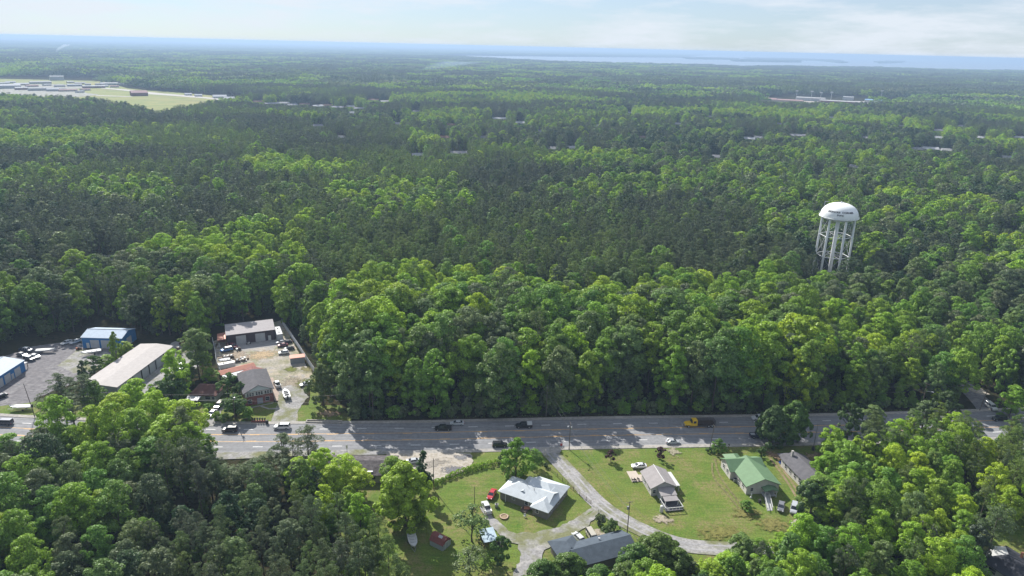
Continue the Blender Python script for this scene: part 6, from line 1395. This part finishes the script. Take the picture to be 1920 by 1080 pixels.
TT('S0', 404, 772, 3.2, 2.0, .6, 'green bush beside the parked silver car', 1); TT('S0', 388, 757, 3.2, 2.0, .5, 'green bush at the bungalow corner', 2)
TT('S0', 419, 776, 3, 2.2, .4, 'low grey-green bush on the verge below the dark round tree', 1)
TT('O0', 318, 706, 12, 6.0, .5, 'dark magnolia-like tree left of the bungalow', 1, kind='magnolia_tree')
for i, (a_, b_, h_, r_, tn, k_) in enumerate(((108, 700, 17, 5.0, .35, 'P0'), (150, 704, 17, 4.8, .4, 'P3'), (85, 735, 14, 4.6, .35, 'P2'), (172, 716, 14, 4.2, .45, 'B2'), (130, 745, 13, 5, .3, 'P4'))):
    TT(k_, a_, b_, h_, r_, tn, ['tall dark pine on the left verge, its top against the gravel lot', 'dark pine right of the tallest verge pine', 'small dark pine next to the floodlight pole', 'grey-green leafy tree hiding the near end of the storage roof', 'low dark pine over the left verge'][i], i)
for i, (a_, b_, h_, r_, tn, k_) in enumerate(((250, 712, 17, 6, .95, 'B0'), (212, 738, 16, 6, .9, 'B3'), (290, 735, 17, 6, .95, 'B1'), (345, 752, 16, 6, .95, 'B4'), (245, 768, 16, 6, .8, 'B2'), (305, 780, 16, 6, .9, 'B0'), (180, 780, 15, 5.5, .7, 'B3'), (350, 795, 14, 5, .9, 'B1'), (120, 800, 14, 5.5, .55, 'B2'), (75, 805, 14, 5, .35, 'P1'), (15, 815, 12, 5, .6, 'B4'), (285, 820, 14, 5.5, .5, 'B4'), (345, 838, 14, 5, .4, 'P0'), (225, 815, 14, 5.5, .5, 'P2'), (165, 830, 14, 5.5, .8, 'B1'), (60, 845, 14, 5.5, .7, 'B3'))):
    TT(k_, a_, b_, h_, r_, tn, ('bright yellow-green leafy tree' if tn > .72 else 'dark green pine' if k_[0] == 'P' else 'fresh green leafy tree')+' hiding the left highway', i, group='belt of trees hiding the highway at the left, '+('bright' if tn > .72 else 'pine' if k_[0] == 'P' else 'fresh green'))
for i, (a_, b_, h_, r_, tn, k_) in enumerate(((575, 800, 15, 4.6, .5, 'P1'), (527, 815, 14, 4.2, .45, 'P3'), (545, 828, 14, 4, .3, 'P4'))):
    TT(k_, a_, b_, h_, r_, tn, ['round-crowned pine whose top covers the near highway lanes', 'dark pine left of the round-crowned one at the highway', 'dark low pine in front of the highway pines'][i], i)
for i, (a_, b_, h_, r_, tn, k_) in enumerate(((600, 842, 13, 4.4, 1.0, 'B2'), (558, 860, 12, 4.4, .95, 'B0'), (645, 855, 12, 5.0, 1.0, 'B3'), (668, 878, 10, 4.2, 1.0, 'B1'), (622, 872, 11, 4.0, 1.0, 'B4'))):
    TT(k_, a_, b_, h_, r_, tn, 'bright yellow-green leafy tree in front of the weathered-roof building', i, group='bright trees in front of the weathered-roof building')
for i, (a_, b_, h_, r_) in enumerate(((392, 884, 10, 4), (418, 874, 10, 4), (448, 870, 10, 4.2), (476, 862, 10.5, 4), (505, 852, 11, 4.2), (536, 862, 11, 4), (562, 880, 10, 4), (590, 892, 9, 3.6))):
    TT('P%d' % (i % 5), a_, b_, h_, r_, .5, 'dark pine at the near highway edge', i, group='pines along the near highway edge')
# dark oaks at the bottom edge, and the trees closing the lawn at the right
for i, (a_, b_, h_, r_) in enumerate(((1238, 1003, 10.5, 6.4), (1195, 1022, 9.5, 5.0), (1275, 1030, 9.5, 4.4), (1068, 1040, 8.5, 5.0), (1020, 1052, 9, 4.6), (1128, 1062, 9, 4.6), (1180, 1055, 9, 4.4), (1240, 1066, 9, 5), (990, 1085, 9, 5))):
    TT('K0', a_, b_, h_, r_, .8, 'dense dark tree before the slate-roofed house' if a_ < 1150 else 'dense dark tree right of the slate-roofed house', i, group='dark trees at the bottom edge, '+('left' if a_ < 1150 else 'right'))
for i, (a_, b_, h_, r_, tn, k_) in enumerate(((1395, 1003, 8.5, 4.0, .4, 'E0'), (1425, 1012, 8, 3.4, .55, 'E1'), (1465, 1000, 7, 2.6, .8, 'E2'), (1495, 995, 9, 3.6, .85, 'E0'), (1530, 985, 10, 4, .5, 'E1'), (1370, 1040, 8, 4, .85, 'E2'), (1430, 1045, 8, 4.4, .7, 'E1'), (1480, 1035, 8, 4, .8, 'E0'), (1335, 1055, 8, 4, .8, 'B2'))):
    TT(k_, a_, b_, h_, r_, tn, ('bright' if tn > .72 else 'dark')+' leafy low tree closing the lawn at its lower right edge', i, group=('bright' if tn > .72 else 'dark')+' low trees at the lower right edge of the lawn')
for i, (a_, b_, h_, r_, tn, k_) in enumerate(((1565, 800, 12, 4.6, .75, 'E0'), (1555, 850, 12, 4.2, .7, 'E1'), (1600, 758, 13, 4.2, .55, 'O1'), (1640, 762, 14, 5.2, .35, 'E2'), (1545, 895, 13, 5.6, .45, 'E0'), (1530, 905, 12, 5.0, .35, 'O1'), (1590, 830, 14, 6, .6, 'E1'), (1575, 915, 13, 5, .75, 'E2'), (1600, 870, 14, 5.5, .55, 'E0'), (1740, 752, 14, 5.5, .55, 'J1'), (1785, 735, 11, 4.8, .35, 'O1'), (1795, 775, 12, 5, .85, 'E1'), (1690, 800, 14, 6, .6, 'P2'), (1905, 800, 13, 4.5, .5, 'O1'), (1908, 725, 12, 4.6, .7, 'E2'))):
    TT(k_, a_, b_, h_, r_, tn, ('bright green' if tn > .65 else 'mid green' if tn > .45 else 'dull green')+' bushy tree in the lower right wood towards '+('the lawn' if a_ < 1610 else 'the highway' if a_ < 1760 else 'the side road'), i, kind='broadleaf_tree', group='rim trees of the lower right wood, '+('bright' if tn > .65 else 'mid' if tn > .45 else 'dull')+', '+('the lawn' if a_ < 1610 else 'the highway' if a_ < 1760 else 'the side road'))
TT('M0', 1745, 985, 12, 7.0, .7, 'large magnolia with pale glinting leaves at the lower right', 1); TT('M0', 1835, 985, 12, 4.2, .1, 'blue-green rounded tree left of the dark-roofed corner house', 2)
TT('P2', 1880, 945, 17, 4.6, .5, 'pine with bare trunk above the dark-roofed corner house', 2)
# undergrowth along the far side of the highway
rd = random.Random(8); s_ = 0
L_ = offs(CL, 12.4); q = [p for p in L_ if G(652, 785)[0] < p[0] < G(1760, 768)[0]]
for p in q:
    for k in range(2):
        f = rd.uniform(.8, 1.6); plant(rd.choice(['S0', 'S0', 'S1']), p[0]+rd.uniform(-2, 2), p[1]+rd.uniform(-.6, 2.2), f, rd.uniform(0, .6), 'low shrub '+region(*PXa(p[0], p[1], 0)), 'shrubs along the far side of the highway', rd.uniform(0, 6), full=False)
# long hedge by the sandy lot
HL = spline([G(*p) for p in ((814, 910), (840, 898), (870, 886), (905, 876), (938, 868))], 1.5)
parts = []; rg_ = np.random.default_rng(4); Pn = []
for p in HL:
    n = 210; D = rg_.normal(size=(n, 3)); D /= np.linalg.norm(D, axis=1, keepdims=True); D[:, 2] = np.abs(D[:, 2]); s_ = rg_.uniform(.7, 1.15)
    Pn.append(np.concatenate([np.array([p[0], p[1], .2])+D*np.array([1.1, 1.1, 1.5])*s_, D], 1))
Pn = np.concatenate(Pn); o0 = Pn[0, :3].copy(); o0[2] = 0
hme = np_mesh('hedge', [(quads(Pn[:, :3]-o0, Pn[:, 3:]+rg_.normal(0, .5, (len(Pn), 3)), .34, LEAF, rg_, .8), LEAF)])
o = bpy.data.objects.new('hedge', hme); COL.objects.link(o); o.location = o0; o['tone'] = .75; tag(o, 'long overgrown hedge below the sandy lot, from the slim pole to the round-topped tree', 'hedge')
HL = spline([G(*p) for p in ((1002, 862), (1012, 868), (1024, 876))], 1.2); 
for i, p in enumerate(HL[::2]): plant('S1', p[0], p[1], .7, .2, 'low dark shrub at the upper end of the rail fence', 'shrubs at the rail fence', i)
# grass tufts: uncountable, one object
def tufts(name, poly, n, label, tn=.6, size=.28):
    P = GP(poly); xs = [p[0] for p in P]; ys = [p[1] for p in P]; rg_ = np.random.default_rng(n); qx = rg_.uniform(min(xs), max(xs), n*2); qy = rg_.uniform(min(ys), max(ys), n*2); k = inpoly(qx, qy, P) & (fbm(qx, qy, 9, 3) > .42); qx, qy = qx[k][:n], qy[k][:n]
    N_ = rg_.normal(size=(len(qx), 3)); N_[:, 2] *= .4; Q = np.stack([qx, qy, np.full(len(qx), .25)], 1)
    o = bpy.data.objects.new(name, np_mesh(name, [(quads(Q, N_, size, LEAF, rg_, .6), LEAF)])); COL.objects.link(o); o['tone'] = tn; tag(o, label, 'grass', None, 'stuff')
tufts('rough_grass', [(600, 785), (1740, 768), (1740, 771), (600, 789)], 3500, 'rough grass on the far verge below the wood', .3, .5)
# ------------------------------------------------------------------ far places: field, hangars, school, houses
def far_sheet(name, pts, m, z): sheet(name, pts, m, z=z)
far_sheet('field', [(-160, 150), (0, 148), (190, 152), (240, 166), (455, 184), (475, 196), (430, 205), (335, 224), (312, 233), (290, 233), (270, 222), (180, 206), (0, 194), (-160, 188)], FIELD, .3)
far_sheet('apron', [(-160, 160), (0, 159), (110, 158), (190, 164), (120, 168), (186, 178), (150, 182), (60, 181), (-160, 179)], GRAVEL, .5)
far_sheet('road', [(188, 164.4), (240, 168.4), (300, 175), (360, 180), (460, 190), (470, 194), (380, 184.5), (330, 180.5), (280, 177), (240, 171), (190, 166)], CONC, .52)
far_sheet('taxiway', [(180, 178.6), (248, 181.2), (248, 182.2), (180, 180)], CONC, .54)
far_sheet('school_yard', [(1440, 190), (1500, 187), (1700, 192), (1690, 199), (1540, 203), (1460, 198)], SAND, .3)
RC = {'white': (.42, .43, .45), 'pale': (.36, .36, .36), 'grey': (.27, .27, .29), 'brown': (.22, .14, .11), 'blue': (.18, .30, .45), 'pink': (.33, .22, .22)}
def far_house(name, px_, py_, w_, d_, rz, rc, label, wall='white', hw_=3.2, rise=2.2, cat='house', group=None):
    a = G(px_, py_); ang = math.atan2(a[1], a[0])-math.pi/2+rz; t = thing(name, label, cat, (a[0], a[1], 0), ang, group); rm_ = mat('far_roof_'+rc, RC[rc], .9, var=.08, scale=.3, spec=.05); wm_ = mat('far_wall_'+wall, {'white': (.5, .5, .49), 'tan': (.42, .36, .3), 'grey': (.36, .37, .38), 'brown': (.2, .11, .09)}[wall], .9, var=.05, scale=.3, spec=.05)
    q = MB(); x0, x1 = -w_/2, w_/2; e = lambda x: [(x, -d_/2, 0), (x, d_/2, 0), (x, d_/2, hw_), (x, 0, hw_+rise), (x, -d_/2, hw_)]; q.loft([e(x0), e(x1)], wm_); q.build('wall', t)
    q = MB(); o = .5
    for s in (-1, 1): q.slab([(x0-o, s*(d_/2+o), hw_+.1-rise*o/(d_/2)), (x1+o, s*(d_/2+o), hw_+.1-rise*o/(d_/2)), (x1+o, 0, hw_+rise+.12), (x0-o, 0, hw_+rise+.12)], .2, rm_)
    q.build('roof', t)
    n = max(2, int(w_/4))
    for i in range(n): q = MB(); u = x0+w_*(i+.5)/n; q.box(u-.5, -d_/2-.04, .9, u+.5, -d_/2-.004, 2.1, GLASS); q.build('window', t)
    return t
for h_ in HOUSES:
    px_, py_, w_, d_, rz, rc, lb = h_
    far_house('far_house', px_, py_, w_, d_, rz, rc, lb, wall=['white', 'tan', 'grey'][int(px_) % 3], group='houses scattered in the far trees')
for (px_, py_, w_, d_, hh, rise, rc, wl, lb) in ((8, 166, 80, 30, 9, 3, 'white', 'grey', 'largest pale hangar at the left edge beside the airfield apron'), (40, 168.5, 30, 16, 6, 2, 'white', 'brown', 'hangar with dark open doors right of the largest one'), (71, 170, 46, 18, 7, 2, 'pale', 'grey', 'grey hangar in the middle of the apron edge'), (99, 171, 30, 18, 6, 3, 'white', 'grey', 'hangar with a bright gabled roof on the apron edge'), (128, 171.5, 46, 14, 5, 1, 'pink', 'tan', 'long pinkish low building on the apron edge'),
   (107, 150.5, 42, 26, 14, 1, 'white', 'grey', 'tall white block building at the back of the airfield'), (76, 157, 60, 20, 6, 2, 'pale', 'grey', 'long pale building behind the hangars'), (40, 160, 40, 18, 5, 2, 'white', 'tan', 'white-roofed building behind the largest hangar'), (140, 162, 40, 16, 6, 1.5, 'white', 'grey', 'white row building right of a lone dark tree'), (176, 165, 60, 16, 6, 1.5, 'white', 'brown', 'long shed with open dark bays at the right end of the airfield'), (150, 158, 30, 14, 5, 1.5, 'pale', 'tan', 'small pale building behind the open-bay shed'), (205, 159.5, 50, 16, 6, 2, 'white', 'grey', 'white building in the trees right of the airfield'), (228, 160, 30, 14, 5, 2, 'pale', 'grey', 'pale building in the trees at the right end of the airfield'),
   (261, 179.5, 40, 30, 9, 4, 'pink', 'brown', 'lone reddish brown hangar on the green field'), (412, 184, 34, 18, 5, 3, 'white', 'white', 'bright white building beyond the right end of the field'), (430, 187, 26, 16, 4, 3, 'white', 'tan', 'smaller bright building right of the white one beyond the field'), (353, 179, 18, 12, 4, 2, 'white', 'white', 'small white building on the road beyond the field, left'), (372, 181, 18, 12, 4, 2, 'white', 'grey', 'small white building on the road beyond the field, right')):
    w_ *= .8; hh *= .8
    far_house('hangar' if 'hangar' in lb else 'far_building', px_, py_, w_, d_, .12, rc, lb, wl, hh, rise, 'hangar' if 'hangar' in lb else 'building', 'buildings around the airfield')
for i, (px_, py_, w_) in enumerate(((20, 156, 22), (60, 163, 26), (88, 161, 18), (112, 163, 24), (132, 156, 16), (160, 170, 20), (165, 160, 14), (188, 160, 22), (196, 163, 16), (215, 164, 20), (118, 169, 14), (150, 174, 16), (8, 158, 24))):
    far_house('small_shed', px_, py_, w_, 10, .3*(i % 3), ['white', 'pink', 'pale', 'grey'][i % 4], 'small '+['white', 'reddish', 'pale', 'grey'][i % 4]+' shed among the airfield buildings', ['grey', 'tan', 'white'][i % 3], 3.5, 1.5, 'shed', 'small sheds of the airfield')
for (px_, py_, w_, d_, hh, rise, rc, wl, lb) in ((1470, 192, 90, 40, 7, 1, 'pink', 'tan', 'broad tan-roofed wing at the left end of the distant school'), (1520, 189, 70, 30, 8, 1.5, 'pale', 'grey', 'pale roofed hall of the distant school'), (1580, 194, 110, 40, 6, 1, 'pale', 'brown', 'long low wing of the distant school'), (1645, 193, 60, 30, 7, 2, 'blue', 'white', 'blue-roofed gym right of the distant school'), (1432, 190.5, 60, 24, 7, 3, 'pink', 'tan', 'gabled hall left of the distant school'), (1590, 188, 26, 14, 9, 1, 'white', 'white', 'small bright block behind the distant school'), (1690, 191, 40, 20, 5, 2, 'pale', 'tan', 'low building at the right end of the distant school'), (1505, 139, 40, 20, 10, 2, 'white', 'white', 'single bright building in the far wood above the school'), (1880, 146, 120, 30, 8, 1, 'white', 'white', 'bright far building near the right edge below the lake')):
    far_house('school_building' if 'school' in lb else 'far_building', px_, py_, w_, d_, -.1, rc, lb, wl, hh, rise, 'school' if 'school' in lb else 'building', 'buildings of the distant school')
for i, (px_, py_) in enumerate(((1492, 189), (1520, 190), (1537, 193), (1557, 192), (1651, 188))):
    a = G(px_, py_); t = thing('sports_light', 'tall floodlight mast at the distant school, number '+['one', 'two', 'three', 'four', 'five'][i]+' from the left', 'floodlight', (a[0], a[1], 0), 0, 'floodlight masts at the school'); q = MB(); q.cyl((0, 0, 0), (0, 0, 26), .6, .4, WMETAL, 6); q.build('mast', t); q = MB(); q.box(-3.5, -.3, 24, 3.5, .3, 27, WMETAL); q.build('lamp_bank', t)
# smoke from two small fires, built as drifting volumes
def smoke(name, blobs, dens, label, col=(.82, .9, 1)):
    m = bpy.data.materials.new(name); m.use_nodes = True; n = m.node_tree; n.nodes.clear(); v = n.nodes.new('ShaderNodeVolumePrincipled'); o = n.nodes.new('ShaderNodeOutputMaterial'); v.inputs['Color'].default_value = (*col, 1); v.inputs['Density'].default_value = dens; v.inputs['Anisotropy'].default_value = .3
    n.links.new(v.outputs[0], o.inputs['Volume']); mb = MB(); rd = random.Random(3); rings = []
    for (x_, y_, z_, r_, rz_) in blobs: rings.append([(x_+math.cos(2*math.pi*i/14)*r_*rd.uniform(.8, 1.2), y_+math.sin(2*math.pi*i/14)*r_*rd.uniform(.8, 1.2), z_+rd.uniform(-.1, .1)*rz_) for i in range(14)])
    mb.loft(rings, m); tag(mb.build(name, smooth=True), label, 'smoke', None, 'stuff')
a = G(107, 104); smoke('smoke', [(a[0]+i*i*1.6, a[1], 12+i*8, 5+i*2.4, 5) for i in range(8)], .010, 'thin white smoke rising from the far wood at the upper left')
a = G(786, 140); smoke('smoke', [(a[0]+i*22, a[1]+i*4, 14+i*5, 14+i*10, 6) for i in range(9)], .0016, 'bluish smoke drifting right over the far wood', (.6, .78, 1))
a = G(800, 136); far_sheet('clearing', [(770, 133.5), (800, 133), (840, 134), (820, 135.5), (780, 135)], FIELD, .6)
# ------------------------------------------------------------------ labels: look-alikes are told apart by their place in the row
ORD = 'first second third fourth fifth sixth seventh eighth ninth tenth eleventh twelfth thirteenth fourteenth fifteenth sixteenth seventeenth eighteenth nineteenth twentieth'.split()
from collections import defaultdict
bpy.context.view_layer.update(); same = defaultdict(list)
for o in SC.objects:
    if o.parent is None and o.get('category') and o.get('label'): same[o['label']].append(o)
for lb, os_ in same.items():
    if len(os_) > 1:
        os_.sort(key=lambda o: PXa(o.location.x, o.location.y, 0)[0])
        for i, o in enumerate(os_):
            tail = ', leftmost' if i == 0 else ', rightmost' if i == len(os_)-1 else (', %s from the left' % ORD[i]) if i < 20 else (', %s from the right' % ORD[min(len(os_)-1-i, 19)])
            if len((lb+tail).split()) > 16: tail = ', leftmost' if i == 0 else ', number %d from left' % (i+1)
            o['label'] = lb+tail
# ------------------------------------------------------------------ haze
hm = bpy.data.materials.new('haze_air'); hm.use_nodes = True; n = hm.node_tree; n.nodes.clear(); v = n.nodes.new('ShaderNodeVolumePrincipled'); o = n.nodes.new('ShaderNodeOutputMaterial')
v.inputs['Color'].default_value = (.42, .585, .82, 1); v.inputs['Density'].default_value = HAZE = .00014; v.inputs['Anisotropy'].default_value = .15; n.links.new(v.outputs[0], o.inputs['Volume'])
mb = MB(); mb.box(-42600, -42600, -1, 42600, 42600, 124, hm); tag(mb.build('haze'), 'pale blue haze over the plain', 'haze', None, 'stuff')
